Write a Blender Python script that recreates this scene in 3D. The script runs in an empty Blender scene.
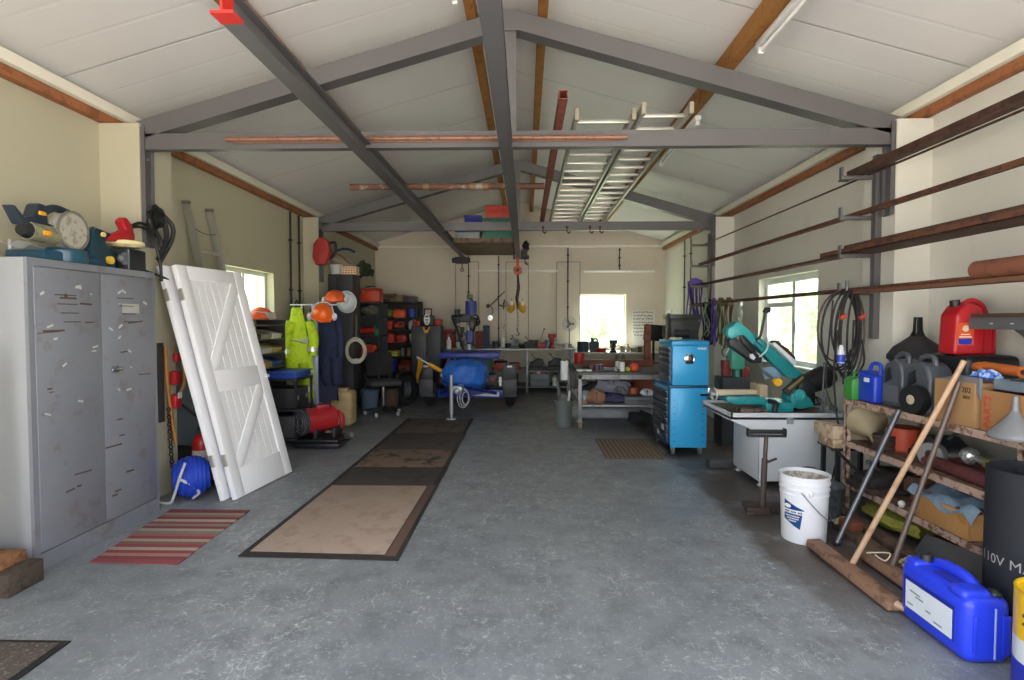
import bpy, bmesh, math, random
from mathutils import Vector, Matrix, Euler
C = bpy.context.scene.collection
rnd = random.Random(7)
PI = math.pi
# ------------------------------------------------------------------ camera
F = 560.0
CAMZ = 1.47
cam_rot = Euler((math.radians(90 - 2.046), 0, math.radians(1.33)), 'XYZ')
CR = cam_rot.to_matrix()
def ray(px, py):
    return CR @ Vector(((px - 512) / F, -(py - 340) / F, -1.0))
def P(px, py, Y):                      # point seen at (px,py) lying at depth Y
    d = ray(px, py); t = Y / d.y
    return Vector((d.x * t, Y, CAMZ + d.z * t))
def PF(px, py, Z=0.0):                 # point seen at (px,py) at height Z
    d = ray(px, py); t = (Z - CAMZ) / d.z
    return Vector((d.x * t, d.y * t, Z))
def PXX(px, py, X):
    d = ray(px, py); t = X / d.x
    return Vector((X, d.y * t, CAMZ + d.z * t))
# ------------------------------------------------------------------ materials
def lin(h):
    h = h.lstrip('#'); o = []
    for i in (0, 2, 4):
        c = int(h[i:i+2], 16) / 255
        o.append(c / 12.92 if c <= .04045 else ((c + .055) / 1.055) ** 2.4)
    return (*o, 1.0)
_M = {}
def M(hexc, rough=.6, metal=0.0, var=.14, sc=14, hex2=None, amt=.5, bump=0.0, sc2=None, trans=0.0, sheen=0):
    key = (hexc, rough, metal, var, sc, hex2, amt, bump, sc2, trans)
    if key in _M: return _M[key]
    m = bpy.data.materials.new('paint_' + hexc.strip('#'))
    m.use_nodes = True; nt = m.node_tree; N = nt.nodes; L = nt.links
    b = N['Principled BSDF']
    b.inputs['Roughness'].default_value = rough; b.inputs['Metallic'].default_value = metal
    if trans: b.inputs['Transmission Weight'].default_value = trans
    tc = N.new('ShaderNodeTexCoord')
    no = N.new('ShaderNodeTexNoise'); no.inputs['Scale'].default_value = sc; no.inputs['Detail'].default_value = 5
    L.new(tc.outputs['Object'], no.inputs['Vector'])
    mx = N.new('ShaderNodeMix'); mx.data_type = 'RGBA'
    c = lin(hexc)
    mx.inputs['A'].default_value = tuple(min(1, v * (1 - var)) for v in c[:3]) + (1,)
    mx.inputs['B'].default_value = tuple(min(1, v * (1 + var)) for v in c[:3]) + (1,)
    L.new(no.outputs['Fac'], mx.inputs['Factor'])
    out = mx.outputs['Result']
    if hex2:
        n2 = N.new('ShaderNodeTexNoise'); n2.inputs['Scale'].default_value = sc2 or sc * 1.7; n2.inputs['Detail'].default_value = 8
        n2.inputs['Roughness'].default_value = .65
        L.new(tc.outputs['Object'], n2.inputs['Vector'])
        rp = N.new('ShaderNodeValToRGB'); t = 1 - amt
        rp.color_ramp.elements[0].position = max(0, min(.98, .25 + t * .5 - .04)); rp.color_ramp.elements[1].position = min(1, .25 + t * .5 + .04)
        L.new(n2.outputs['Fac'], rp.inputs['Fac'])
        m2 = N.new('ShaderNodeMix'); m2.data_type = 'RGBA'
        L.new(rp.outputs['Color'], m2.inputs['Factor']); L.new(out, m2.inputs['A']); m2.inputs['B'].default_value = lin(hex2)
        out = m2.outputs['Result']
    L.new(out, b.inputs['Base Color'])
    if bump:
        bp = N.new('ShaderNodeBump'); bp.inputs['Strength'].default_value = bump; bp.inputs['Distance'].default_value = .01
        n3 = N.new('ShaderNodeTexNoise'); n3.inputs['Scale'].default_value = sc * 4; n3.inputs['Detail'].default_value = 6
        L.new(tc.outputs['Object'], n3.inputs['Vector']); L.new(n3.outputs['Fac'], bp.inputs['Height']); L.new(bp.outputs['Normal'], b.inputs['Normal'])
    _M[key] = m
    return m
# ------------------------------------------------------------------ mesh builder
def rotm(rot): return Euler(rot, 'XYZ').to_matrix().to_4x4()
class MB:
    def __init__(s): s.bm = bmesh.new()
    def _merge(s, b2, mat=None):
        if mat is not None: bmesh.ops.transform(b2, matrix=mat, verts=b2.verts)
        me = bpy.data.meshes.new('t'); b2.to_mesh(me); b2.free(); s.bm.from_mesh(me); bpy.data.meshes.remove(me)
    def raw(s, vs, fs):
        b = [s.bm.verts.new(v) for v in vs]
        for f in fs:
            try: s.bm.faces.new([b[i] for i in f])
            except ValueError: pass
        return s
    def box(s, c, size, rot=(0, 0, 0), bev=0.0, seg=2, top=None):
        b2 = bmesh.new(); bmesh.ops.create_cube(b2, size=1)
        for v in b2.verts:
            k = top if (top and v.co.z > 0) else (1, 1)
            v.co = Vector((v.co.x * size[0] * k[0], v.co.y * size[1] * k[1], v.co.z * size[2]))
        if bev > 0: bmesh.ops.bevel(b2, geom=b2.edges[:], offset=min(bev, min(size) * .45), segments=seg, affect='EDGES', profile=.5)
        s._merge(b2, Matrix.Translation(c) @ rotm(rot)); return s
    def b(s, x0, x1, y0, y1, z0, z1, bev=0.0, seg=2):
        return s.box(((x0+x1)/2, (y0+y1)/2, (z0+z1)/2), (abs(x1-x0), abs(y1-y0), abs(z1-z0)), bev=bev, seg=seg)
    def cyl(s, p0, p1, r0, r1=None, seg=16, cap=True):
        r1 = r0 if r1 is None else r1
        return s.tube([p0, p1], [r0, r1], seg, cap=cap)
    def tube(s, pts, r, seg=8, closed=False, cap=True):
        pts = [Vector(p) for p in pts]; n = len(pts)
        rr = r if isinstance(r, (list, tuple)) else [r] * n
        rings = []; prev = None
        for i, p in enumerate(pts):
            a = pts[(i - 1) % n] if (closed or i > 0) else p
            c = pts[(i + 1) % n] if (closed or i < n - 1) else p
            t = (c - a)
            if t.length < 1e-7: t = Vector((0, 0, 1))
            t.normalize()
            if prev is None:
                u = t.cross(Vector((0, 0, 1)))
                if u.length < .05: u = t.cross(Vector((1, 0, 0)))
            else: u = prev - t * prev.dot(t)
            if u.length < 1e-6: u = t.orthogonal()
            u.normalize(); prev = u; w = t.cross(u)
            rings.append([s.bm.verts.new(p + (u * math.cos(2*PI*k/seg) + w * math.sin(2*PI*k/seg)) * rr[i]) for k in range(seg)])
        m = n if closed else n - 1
        for i in range(m):
            A, B = rings[i], rings[(i+1) % n]
            for k in range(seg): s.bm.faces.new((A[k], A[(k+1) % seg], B[(k+1) % seg], B[k]))
        if cap and not closed:
            s.bm.faces.new(rings[0]); s.bm.faces.new(rings[-1][::-1])
        return s
    def lathe(s, prof, c=(0, 0, 0), rot=(0, 0, 0), seg=24, sx=1, sy=1):
        b2 = bmesh.new(); rings = []
        for r, z in prof:
            if r < 1e-5: rings.append([b2.verts.new((0, 0, z))])
            else: rings.append([b2.verts.new((r*sx*math.cos(2*PI*k/seg), r*sy*math.sin(2*PI*k/seg), z)) for k in range(seg)])
        for A, B in zip(rings, rings[1:]):
            for k in range(seg):
                k2 = (k + 1) % seg
                if len(A) == 1 and len(B) == 1: continue
                if len(A) == 1: b2.faces.new((A[0], B[k2], B[k]))
                elif len(B) == 1: b2.faces.new((A[k], A[k2], B[0]))
                else: b2.faces.new((A[k], A[k2], B[k2], B[k]))
        s._merge(b2, Matrix.Translation(c) @ rotm(rot)); return s
    def sph(s, c, r, seg=16, rot=(0, 0, 0), noise=0.0):
        b2 = bmesh.new(); bmesh.ops.create_uvsphere(b2, u_segments=seg, v_segments=max(6, seg*2//3), radius=1)
        if not isinstance(r, (tuple, list)): r = (r, r, r)
        for v in b2.verts:
            k = 1 + (noise * (math.sin(v.co.x*7+1) * math.cos(v.co.y*6+2) + math.sin(v.co.z*9+v.co.x*5)*.6) if noise else 0)
            v.co = Vector((v.co.x*r[0]*k, v.co.y*r[1]*k, v.co.z*r[2]*k))
        s._merge(b2, Matrix.Translation(c) @ rotm(rot)); return s
    def prism(s, poly, a, b, axis='y', bev=0.0, seg=2, mat=None):   # poly in the other two axes, extruded a..b
        b2 = bmesh.new()
        def v3(p, t):
            if axis == 'y': return (p[0], t, p[1])
            if axis == 'x': return (t, p[0], p[1])
            return (p[0], p[1], t)
        A = [b2.verts.new(v3(p, a)) for p in poly]; B = [b2.verts.new(v3(p, b)) for p in poly]
        n = len(poly); b2.faces.new(A); b2.faces.new(B[::-1])
        for i in range(n): b2.faces.new((A[i], A[(i+1) % n], B[(i+1) % n], B[i]))
        bmesh.ops.recalc_face_normals(b2, faces=b2.faces)
        if bev > 0: bmesh.ops.bevel(b2, geom=b2.edges[:], offset=bev, segments=seg, affect='EDGES', profile=.5, clamp_overlap=True)
        s._merge(b2, mat); return s
    def torus(s, c, R, r, rot=(0, 0, 0), seg=28, s2=8, sy=1):
        m = rotm(rot)
        pts = [Vector(c) + (m @ Vector((R*math.cos(2*PI*k/seg), R*sy*math.sin(2*PI*k/seg), 0))) for k in range(seg)]
        return s.tube(pts, r, s2, closed=True)
    def grid(s, fn, nu, nv, thick=0.0):
        V = [[s.bm.verts.new(fn(i/nu, j/nv)) for j in range(nv+1)] for i in range(nu+1)]
        fs = []
        for i in range(nu):
            for j in range(nv): fs.append(s.bm.faces.new((V[i][j], V[i+1][j], V[i+1][j+1], V[i][j+1])))
        if thick: bmesh.ops.solidify(s.bm, geom=fs, thickness=thick)
        return s
    def done(s, name, mat, inv=None):
        bm = s.bm
        if inv is not None: bmesh.ops.transform(bm, matrix=inv, verts=bm.verts)
        bmesh.ops.recalc_face_normals(bm, faces=bm.faces)
        lim = math.radians(38)
        for f in bm.faces: f.smooth = True
        for e in bm.edges:
            if len(e.link_faces) == 2 and e.calc_face_angle(0) > lim: e.smooth = False
        me = bpy.data.meshes.new(name); bm.to_mesh(me); bm.free()
        me.materials.append(mat)
        o = bpy.data.objects.new(name, me); C.objects.link(o); return o
def tag(o, label=None, cat=None, group=None, kind=None):
    if label: o['label'] = label
    if cat: o['category'] = cat
    if group: o['group'] = group
    if kind: o['kind'] = kind
    return o
def struct(name, mb, mat):
    return tag(mb.done(name, mat), kind='structure')
class T:                                # a thing: an Empty at its base; parts in its own frame (or world=True)
    def __init__(s, name, label, cat, loc=(0, 0, 0), rz=0.0, group=None, rot=None):
        o = bpy.data.objects.new(name, None); C.objects.link(o); o.empty_display_size = .1
        o.location = loc; o.rotation_euler = rot if rot else (0, 0, rz); tag(o, label, cat, group); s.o = o
        s.inv = (Matrix.Translation(loc) @ rotm(o.rotation_euler)).inverted()
    def p(s, name, mb, mat, parent=None, world=False, label=None):
        o = mb.done(name, mat, s.inv if world else None); o.parent = parent or s.o
        if label: o['label'] = label
        return o
def solo(name, label, cat, mb, mat, loc=(0, 0, 0), rz=0.0, group=None, rot=None, world=False):
    inv = (Matrix.Translation(loc) @ rotm(rot or (0, 0, rz))).inverted() if world else None
    o = mb.done(name, mat, inv); o.location = loc; o.rotation_euler = rot if rot else (0, 0, rz)
    return tag(o, label, cat, group)
def dup(o, parent=None, loc=None, rz=None, label=None):
    c = o.copy(); C.objects.link(c)
    if parent is not None: c.parent = parent
    if loc is not None: c.location = loc
    if rz is not None: c.rotation_euler = (c.rotation_euler[0], c.rotation_euler[1], rz)
    if label: c['label'] = label
    for ch in [x for x in o.children]: dup(ch, c)
    return c
def text_geo(txt, size, ext=.001):
    cu = bpy.data.curves.new('tx', 'FONT'); cu.body = txt; cu.size = size; cu.extrude = ext; cu.align_x = 'CENTER'; cu.align_y = 'CENTER'
    cu.resolution_u = 2
    ob = bpy.data.objects.new('tx', cu); C.objects.link(ob)
    dg = bpy.context.evaluated_depsgraph_get(); dg.update()
    me = bpy.data.meshes.new_from_object(ob.evaluated_get(dg))
    bt = bmesh.new(); bt.from_mesh(me); bmesh.ops.triangulate(bt, faces=bt.faces[:]); bt.to_mesh(me); bt.free()
    vs = [v.co.copy() for v in me.vertices]; fs = [tuple(p.vertices) for p in me.polygons]
    bpy.data.objects.remove(ob); bpy.data.curves.remove(cu); bpy.data.meshes.remove(me)
    return vs, fs
def text_mb(txt, size, c, rot=(PI/2, 0, 0), fn=None, ext=.001):
    vs, fs = text_geo(txt, size, ext); m = Matrix.Translation(c) @ rotm(rot)
    mb = MB(); mb.raw([(fn(v) if fn else m @ v) for v in vs], fs); return mb
def cat_pts(a, b, sag, n=10):
    a, b = Vector(a), Vector(b)
    return [a.lerp(b, i/n) - Vector((0, 0, sag * 4 * (i/n) * (1 - i/n))) for i in range(n+1)]
def smooth_pts(pts, k=6):
    pts = [Vector(p) for p in pts]; out = []; n = len(pts)
    for i in range(n-1):
        p0 = pts[max(0, i-1)]; p1 = pts[i]; p2 = pts[i+1]; p3 = pts[min(n-1, i+2)]
        for j in range(k):
            t = j/k
            out.append(.5*((2*p1) + (p2-p0)*t + (2*p0-5*p1+4*p2-p3)*t*t + (-p0+3*p1-3*p2+p3)*t**3))
    out.append(pts[-1]); return out
# common paints
STEEL = M('#5f6163', .45, .55, hex2='#4c4b4a', amt=.3)
GALV = M('#9a9c9c', .4, .6, sc=20)
ALU = M('#b9b8b0', .38, .75, var=.08)
CHROME = M('#c9ccd0', .18, 1.0, var=.04)
BLACK = M('#1b1c1e', .5)
RUBBER = M('#17181a', .85, bump=.2)
RUST = M('#5a382b', .8, .1, hex2='#3b2822', amt=.45, bump=.3)
RUSTRED = M('#7d3f2b', .75, hex2='#5d3326', amt=.4)
WHITE = M('#e4e5e3', .5, var=.05)
WOOD = M('#a77f52', .65, hex2='#8d6740', amt=.4, sc=9)
DWOOD = M('#4d3b30', .8, hex2='#2f2723', amt=.5, bump=.3)
CREAM = M('#d8cfb2', .7, var=.05)
RED = M('#b3201e', .38)
BLUE = M('#1d3fae', .4)
TEAL = M('#1d8a90', .4, hex2='#176067', amt=.25)
YEL = M('#d9a11c', .45)
ORANGE = M('#e2571c', .4)
# ================================================================== SETTING
XL, XR, YB, YF = -3.35, 3.10, 12.5, 1.0
XC = -.125; ZE = 3.2; ZR = 4.1; SL = (ZR - ZE) / (XR - XC)
def roof_z(x): return ZR - SL * abs(x - XC)
def wall_mat(name, hexc, hex2):
    m = M(hexc, .75, var=.05, sc=1.3, hex2=hex2, amt=.22, bump=.12, sc2=2.2); return m
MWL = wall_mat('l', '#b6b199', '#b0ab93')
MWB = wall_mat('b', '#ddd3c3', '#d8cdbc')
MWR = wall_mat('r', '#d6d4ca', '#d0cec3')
def floor_mat():
    m = bpy.data.materials.new('floor_paint'); m.use_nodes = True; nt = m.node_tree; N = nt.nodes; L = nt.links
    b = N['Principled BSDF']; tc = N.new('ShaderNodeTexCoord')
    def noise(sc, det=6, ro=.6, map_=None):
        n = N.new('ShaderNodeTexNoise'); n.inputs['Scale'].default_value = sc; n.inputs['Detail'].default_value = det; n.inputs['Roughness'].default_value = ro
        if map_:
            mp = N.new('ShaderNodeMapping'); mp.inputs['Scale'].default_value = map_[0]; mp.inputs['Rotation'].default_value = (0, 0, map_[1])
            L.new(tc.outputs['Object'], mp.inputs['Vector']); L.new(mp.outputs['Vector'], n.inputs['Vector'])
        else: L.new(tc.outputs['Object'], n.inputs['Vector'])
        return n.outputs['Fac']
    def ramp(src, a, c, inv=False):
        r = N.new('ShaderNodeMapRange'); r.inputs['From Min'].default_value = a; r.inputs['From Max'].default_value = c
        if inv: r.inputs['To Min'].default_value = 1; r.inputs['To Max'].default_value = 0
        L.new(src, r.inputs['Value']); return r.outputs['Result']
    def math_(op, x, y):
        q = N.new('ShaderNodeMath'); q.operation = op
        for i, v in enumerate((x, y)):
            if isinstance(v, (int, float)): q.inputs[i].default_value = v
            else: L.new(v, q.inputs[i])
        return q.outputs[0]
    def mix(f, a, c):
        q = N.new('ShaderNodeMix'); q.data_type = 'RGBA'
        if isinstance(f, (int, float)): q.inputs['Factor'].default_value = f
        else: L.new(f, q.inputs['Factor'])
        for nm, v in (('A', a), ('B', c)):
            if isinstance(v, str): q.inputs[nm].default_value = lin(v)
            else: L.new(v, q.inputs[nm])
        return q.outputs['Result']
    base = mix(ramp(noise(.9, 4), .35, .65), '#797e83', '#888d90')
    base = mix(ramp(noise(5, 8, .7), .45, .62), base, '#6f7477')
    base = mix(math_('MULTIPLY', ramp(noise(28, 8, .75), .56, .66), .5), base, '#a6aaab')
    # scuffs: fine stretched streaks in several directions, gathered in patches
    s = None
    for sc, ang in (((5, 2.3, 1), .35), ((6, 2.1, 1), 1.9), ((7, 2.6, 1), -.6), ((4, 5, 1), 2.7)):
        n = ramp(math_('ABSOLUTE', math_('SUBTRACT', noise(1.1, 2, .5, (sc, ang)), .5), 0), .0, .005, True)
        s = n if s is None else math_('MAXIMUM', s, n)
    patch = math_('MULTIPLY', ramp(noise(.9, 3, .5), .38, .55), ramp(noise(4.5, 4, .6), .47, .58))
    base = mix(math_('MULTIPLY', math_('MULTIPLY', s, patch), .5), base, '#d2d4d3')
    flakes = math_('MAXIMUM', math_('MULTIPLY', math_('MULTIPLY', ramp(noise(14, 10, .85), .545, .60), .75), ramp(noise(1.4, 4, .6), .44, .58)), math_('MULTIPLY', ramp(noise(45, 4, .6), .62, .68), .7))
    base = mix(math_('MULTIPLY', flakes, .75), base, '#cdd0cf')
    # worn brown area round the saw and shelves on the right, and a patchy darker tone towards the back
    sx = N.new('ShaderNodeSeparateXYZ'); L.new(tc.outputs['Object'], sx.inputs[0])
    wob = noise(1.5, 4)
    ex = math_('ADD', sx.outputs['X'], math_('MULTIPLY', math_('SUBTRACT', wob, .5), .5))
    dirt = math_('MULTIPLY', ramp(ex, 1.5, 1.6), math_('MULTIPLY', ramp(sx.outputs['Y'], 2.4, 3.4), ramp(noise(3, 6), .2, .45)))
    base = mix(math_('MULTIPLY', dirt, .95), base, '#4c423a')
    back_tone = math_('MULTIPLY', ramp(sx.outputs['Y'], 6.4, 8.2), ramp(noise(2, 5), .25, .55))
    base = mix(math_('MULTIPLY', back_tone, .55), base, '#4b4845')
    L.new(base, b.inputs['Base Color'])
    rr = N.new('ShaderNodeMapRange'); rr.inputs['To Min'].default_value = .33; rr.inputs['To Max'].default_value = .6
    L.new(noise(4, 6), rr.inputs['Value']); L.new(rr.outputs['Result'], b.inputs['Roughness'])
    bp = N.new('ShaderNodeBump'); bp.inputs['Strength'].default_value = .15; bp.inputs['Distance'].default_value = .004
    L.new(noise(60, 5), bp.inputs['Height']); L.new(bp.outputs['Normal'], b.inputs['Normal'])
    return m
struct('floor', MB().b(XL-.2, XR+.2, YF-.2, YB+.2, -.2, 0), floor_mat())
apron = struct('ground', MB().b(-30, 30, -30, YF-.2, -.22, -.02), M('#c4beb2', .9, sc=2, bump=.2))
grass = struct('lawn', MB().b(-45, XL-.2, YF-.2, 45, -.24, -.04).b(XR+.2, 45, YF-.2, 45, -.24, -.04).b(XL-.2, XR+.2, YB+.2, 45, -.24, -.04), M('#a3aa8c', .95, sc=3, hex2='#b3b79c', amt=.4, bump=.4))
# walls with real openings
def wall_x(name, x0, x1, opens, mat):
    mb = MB(); ys = [YF-.2] + [v for o in opens for v in (o[0], o[1])] + [YB+.2]
    for i in range(0, len(ys)-1, 2): mb.b(x0, x1, ys[i], ys[i+1], 0, ZE+.05)
    for o in opens: mb.b(x0, x1, o[0], o[1], 0, o[2]).b(x0, x1, o[0], o[1], o[3], ZE+.05)
    return struct(name, mb, mat)
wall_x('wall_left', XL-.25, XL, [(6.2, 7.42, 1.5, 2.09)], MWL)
wall_x('wall_right', XR, XR+.25, [(6.02, 7.52, .92, 2.0)], MWR)
BW = (1.18, 2.24, .95, 2.04)
mb = MB().b(XL, BW[0], YB, YB+.25, 0, ZE).b(BW[1], XR, YB, YB+.25, 0, ZE).b(BW[0], BW[1], YB, YB+.25, 0, BW[2]).b(BW[0], BW[1], YB, YB+.25, BW[3], ZE)
mb.prism([(XL, ZE), (XR, ZE), (XR, ZE+.03), (XC, ZR+.03), (XL, ZE+.03)], YB, YB+.25)
struct('wall_back', mb, MWB)
mb = MB().b(XL, -2.75, YF-.2, YF, 0, ZE).b(2.6, XR, YF-.2, YF, 0, ZE)
mb.prism([(XL, 3.1), (XR, 3.1), (XR, ZE+.03), (XC, ZR+.03), (XL, ZE+.03)], YF-.2, YF)
struct('wall_front', mb, MWR)
def ceil_mat():
    m = bpy.data.materials.new('roof_lining'); m.use_nodes = True; nt = m.node_tree; N = nt.nodes; L = nt.links
    b = N['Principled BSDF']; b.inputs['Roughness'].default_value = .5
    tc = N.new('ShaderNodeTexCoord'); sx = N.new('ShaderNodeSeparateXYZ'); L.new(tc.outputs['Object'], sx.inputs[0])
    def groove(period, w):
        a = N.new('ShaderNodeMath'); a.operation = 'PINGPONG'; a.inputs[1].default_value = period/2; L.new(sx.outputs['Y'], a.inputs[0])
        r = N.new('ShaderNodeMapRange'); r.inputs['From Min'].default_value = 0; r.inputs['From Max'].default_value = w; r.inputs['To Min'].default_value = 1; r.inputs['To Max'].default_value = 0
        L.new(a.outputs[0], r.inputs['Value']); return r.outputs['Result']
    g1 = groove(1.0, .012); g2 = groove(.3333, .02)
    no = N.new('ShaderNodeTexNoise'); no.inputs['Scale'].default_value = 1.2; no.inputs['Detail'].default_value = 5; L.new(tc.outputs['Object'], no.inputs['Vector'])
    mx = N.new('ShaderNodeMix'); mx.data_type = 'RGBA'; mx.inputs['A'].default_value = lin('#e4e2e1'); mx.inputs['B'].default_value = lin('#dddbda'); L.new(no.outputs['Fac'], mx.inputs['Factor'])
    m2 = N.new('ShaderNodeMix'); m2.data_type = 'RGBA'; L.new(mx.outputs['Result'], m2.inputs['A']); m2.inputs['B'].default_value = lin('#a9a7a3')
    q = N.new('ShaderNodeMath'); q.operation = 'MULTIPLY'; q.inputs[1].default_value = .75; L.new(g1, q.inputs[0]); L.new(q.outputs[0], m2.inputs['Factor'])
    L.new(m2.outputs['Result'], b.inputs['Base Color'])
    ad = N.new('ShaderNodeMath'); ad.operation = 'MAXIMUM'; L.new(g1, ad.inputs[0])
    h = N.new('ShaderNodeMath'); h.operation = 'MULTIPLY'; h.inputs[1].default_value = .35; L.new(g2, h.inputs[0]); L.new(h.outputs[0], ad.inputs[1])
    bp = N.new('ShaderNodeBump'); bp.invert = True; bp.inputs['Strength'].default_value = .5; bp.inputs['Distance'].default_value = .008
    L.new(ad.outputs[0], bp.inputs['Height']); L.new(bp.outputs['Normal'], b.inputs['Normal'])
    return m
CEILM = ceil_mat()
mb = MB()
mb.prism([(XL-.35, ZE-.35*SL), (XC, ZR), (XR+.35, ZE-.35*SL), (XR+.35, ZE-.35*SL+.1), (XC, ZR+.1), (XL-.35, ZE-.35*SL+.1)], YF-.5, YB+.4)
struct('ceiling', mb, CEILM)
# block piers that carry the two steel frames
FY = (4.45, 8.50)
PL, PR = -3.03, 2.83
PLS = (-3.03, -3.12)
trimn = [0]
def trim(mb, mat, base='trim'):
    trimn[0] += 1; return struct('%s_%d' % (base, trimn[0]), mb, mat)
for i, y in enumerate(FY):
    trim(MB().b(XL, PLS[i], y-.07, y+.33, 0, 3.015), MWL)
    trim(MB().b(PR, XR, y-.07, y+.33, 0, 3.0), MWR)
for (x0, x1) in ((455, 478), (505, 528), (556, 580)):        # shallow pilasters of the back wall
    a = P(x0, 262, YB); b_ = P(x1, 262, YB)
    trim(MB().b(a.x, b_.x, YB-.05, YB, 0, a.z, bev=.004), MWB)
TIMB = M('#965f3a', .7, hex2='#80502f', amt=.4, sc=6)
EDGE = M('#e2dfcf', .6, var=.04)
for x0, x1 in ((XL, XL+.07), (XR-.07, XR)):
    for ya, yb in ((YF, YB),):
        trim(MB().b(x0, x1, ya, yb, 3.018, 3.085, bev=.004), TIMB)
    sgn = 1 if x0 < 0 else -1
    xo = XL if x0 < 0 else XR
    trim(MB().b(xo, xo + sgn*.11, YF, YB, 3.088, 3.165, bev=.004), EDGE)
a = P(378, 247, YB)
trim(MB().b(XL, XR, YB-.08, YB, 3.07, 3.115, bev=.005), M('#f2f0ea', .5, var=.02))
GRV = M('#7d766b', .7)
def groove(px, y0, y1): q0 = P(px, y0, YB-.055); q1 = P(px, y1, YB-.055); trim(MB().b(q0.x-.006, q0.x+.006, YB-.056, YB-.04, q1.z, q0.z), GRV)
for px, py in ((455.6, 262), (478.7, 262), (506, 262), (528.5, 262), (556.7, 262), (580, 262)): groove(px, py, 345)
for a_, b2_ in ((455.6, 478.7), (506, 528.5), (556.7, 580)):
    q0 = P(a_, 262, YB-.055); q1 = P(b2_, 262, YB-.055); trim(MB().b(q0.x, q1.x, YB-.056, YB-.04, q0.z-.006, q0.z+.006), GRV)
# windows
def win(n, o):
    tag(o, kind='structure'); return o
WH = M('#eceeea', .35, var=.03)
GLASS = bpy.data.materials.new('window_glass'); GLASS.use_nodes = True
nt = GLASS.node_tree; b = nt.nodes['Principled BSDF']
nt.nodes.remove(b); g = nt.nodes.new('ShaderNodeBsdfGlass'); g.inputs['Roughness'].default_value = 0; g.inputs['IOR'].default_value = 1.02; g.inputs['Color'].default_value = (.97, 1, .985, 1)
tr = nt.nodes.new('ShaderNodeBsdfTransparent'); tr.inputs['Color'].default_value = (.93, .98, .95, 1)
gl = nt.nodes.new('ShaderNodeBsdfGlossy'); gl.inputs['Roughness'].default_value = .03
mx = nt.nodes.new('ShaderNodeMixShader'); mx.inputs[0].default_value = .05
nt.nodes.remove(g)
nt.links.new(tr.outputs[0], mx.inputs[1]); nt.links.new(gl.outputs[0], mx.inputs[2]); nt.links.new(mx.outputs[0], nt.nodes['Material Output'].inputs['Surface'])
def window(name, axis, pos, a0, a1, z0, z1, mull, trans, fw=.05):
    """axis 'x': lies in a plane of constant x. mull: list of fractions, trans: heights"""
    mb = MB(); d = .035
    def bar(u0, u1, w0, w1, dd=d):
        if axis == 'x': mb.b(pos-dd, pos+dd, u0, u1, w0, w1, bev=.004, seg=1)
        else: mb.b(u0, u1, pos-dd, pos+dd, w0, w1, bev=.004, seg=1)
    bar(a0, a0+fw, z0, z1); bar(a1-fw, a1, z0, z1); bar(a0+fw, a1-fw, z0, z0+fw); bar(a0+fw, a1-fw, z1-fw, z1)
    for f in mull: u = a0+(a1-a0)*f; bar(u-fw*.5, u+fw*.5, z0+fw, z1-fw, d*1.1)
    for t, f0, f1 in trans: bar(a0+(a1-a0)*f0, a0+(a1-a0)*f1, t-fw*.4, t+fw*.4, d*.9)
    fr = tag(mb.done(name, WH), kind='structure')
    gp = MB()
    if axis == 'x': gp.b(pos-.004, pos+.004, a0+.02, a1-.02, z0+.02, z1-.02)
    else: gp.b(a0+.02, a1-.02, pos-.004, pos+.004, z0+.02, z1-.02)
    g = gp.done('pane', GLASS); g.parent = fr
    return fr
w1 = window('window_1', 'x', XL-.14, 6.2, 7.42, 1.5, 2.09, [.5], [])
w2 = window('window_2', 'x', XR+.12, 6.02, 7.52, .92, 2.0, [.47], [(1.66, .47, .98)], .075)
w3 = window('window_3', 'y', YB+.13, BW[0], BW[1], BW[2], BW[3], [], [], .04)
for fr, mbx in ((w1, MB().b(XL-.1, XL+.02, 6.2, 7.42, 1.5, 1.52, bev=.004)), (w2, MB().b(XR-.03, XR+.08, 6.02, 7.52, .92, .94, bev=.004)), (w3, MB().b(BW[0], BW[1], YB-.03, YB+.09, BW[2], BW[2]+.02, bev=.004))):
    s_ = mbx.done('window_sill', WH); s_.parent = fr
h = MB().box((XR+.07, 6.64, 1.38), (.02, .03, .12), bev=.004).done('window_handle', WHITE); h.parent = w2
# planting outside the windows: lumpy hedges
def hedge(name, label, p0, p1, hgt, dep):
    mb = MB(); r2 = random.Random(hash(label) % 99 if False else len(label)); p0 = Vector(p0); p1 = Vector(p1)
    n = int((p1-p0).length / .8)
    for i in range(n):
        for j in range(2):
            q = p0.lerp(p1, (i+.5)/n) + Vector((r2.uniform(-.3, .3), r2.uniform(-.3, .3), 0))
            mb.sph((q.x, q.y, hgt*(.3+.38*j)), (dep*r2.uniform(.6, .9), dep*r2.uniform(.6, .9), hgt*r2.uniform(.3, .42)), 12, noise=.14)
    o = mb.done(name, M('#93a883', .9, sc=6, hex2='#b9c7a8', amt=.5, bump=.6)); tag(o, label, 'hedge', kind='stuff')
hedge('hedge', 'green hedge outside beyond the white double window', (7.5, 3, 0), (7.5, 18, 0), 3.0, 1.0)
hedge('hedge', 'green hedge outside beyond the small window behind the leaning doors', (-8, 4, 0), (-8, 20, 0), 2.6, 1.0)
hedge('hedge', 'pale green hedge outside beyond the bright back window', (-5, 19.5, 0), (5, 19.5, 0), 1.8, 1.0)
# timber purlins
for x in (-1.89, -.43, .14, 1.62):
    zt = roof_z(x) - .012
    trim(MB().b(x-.036, x+.036, YF, YB, zt-.15, zt), M('#96662e', .7, hex2='#805222', amt=.35, sc=5))
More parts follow.
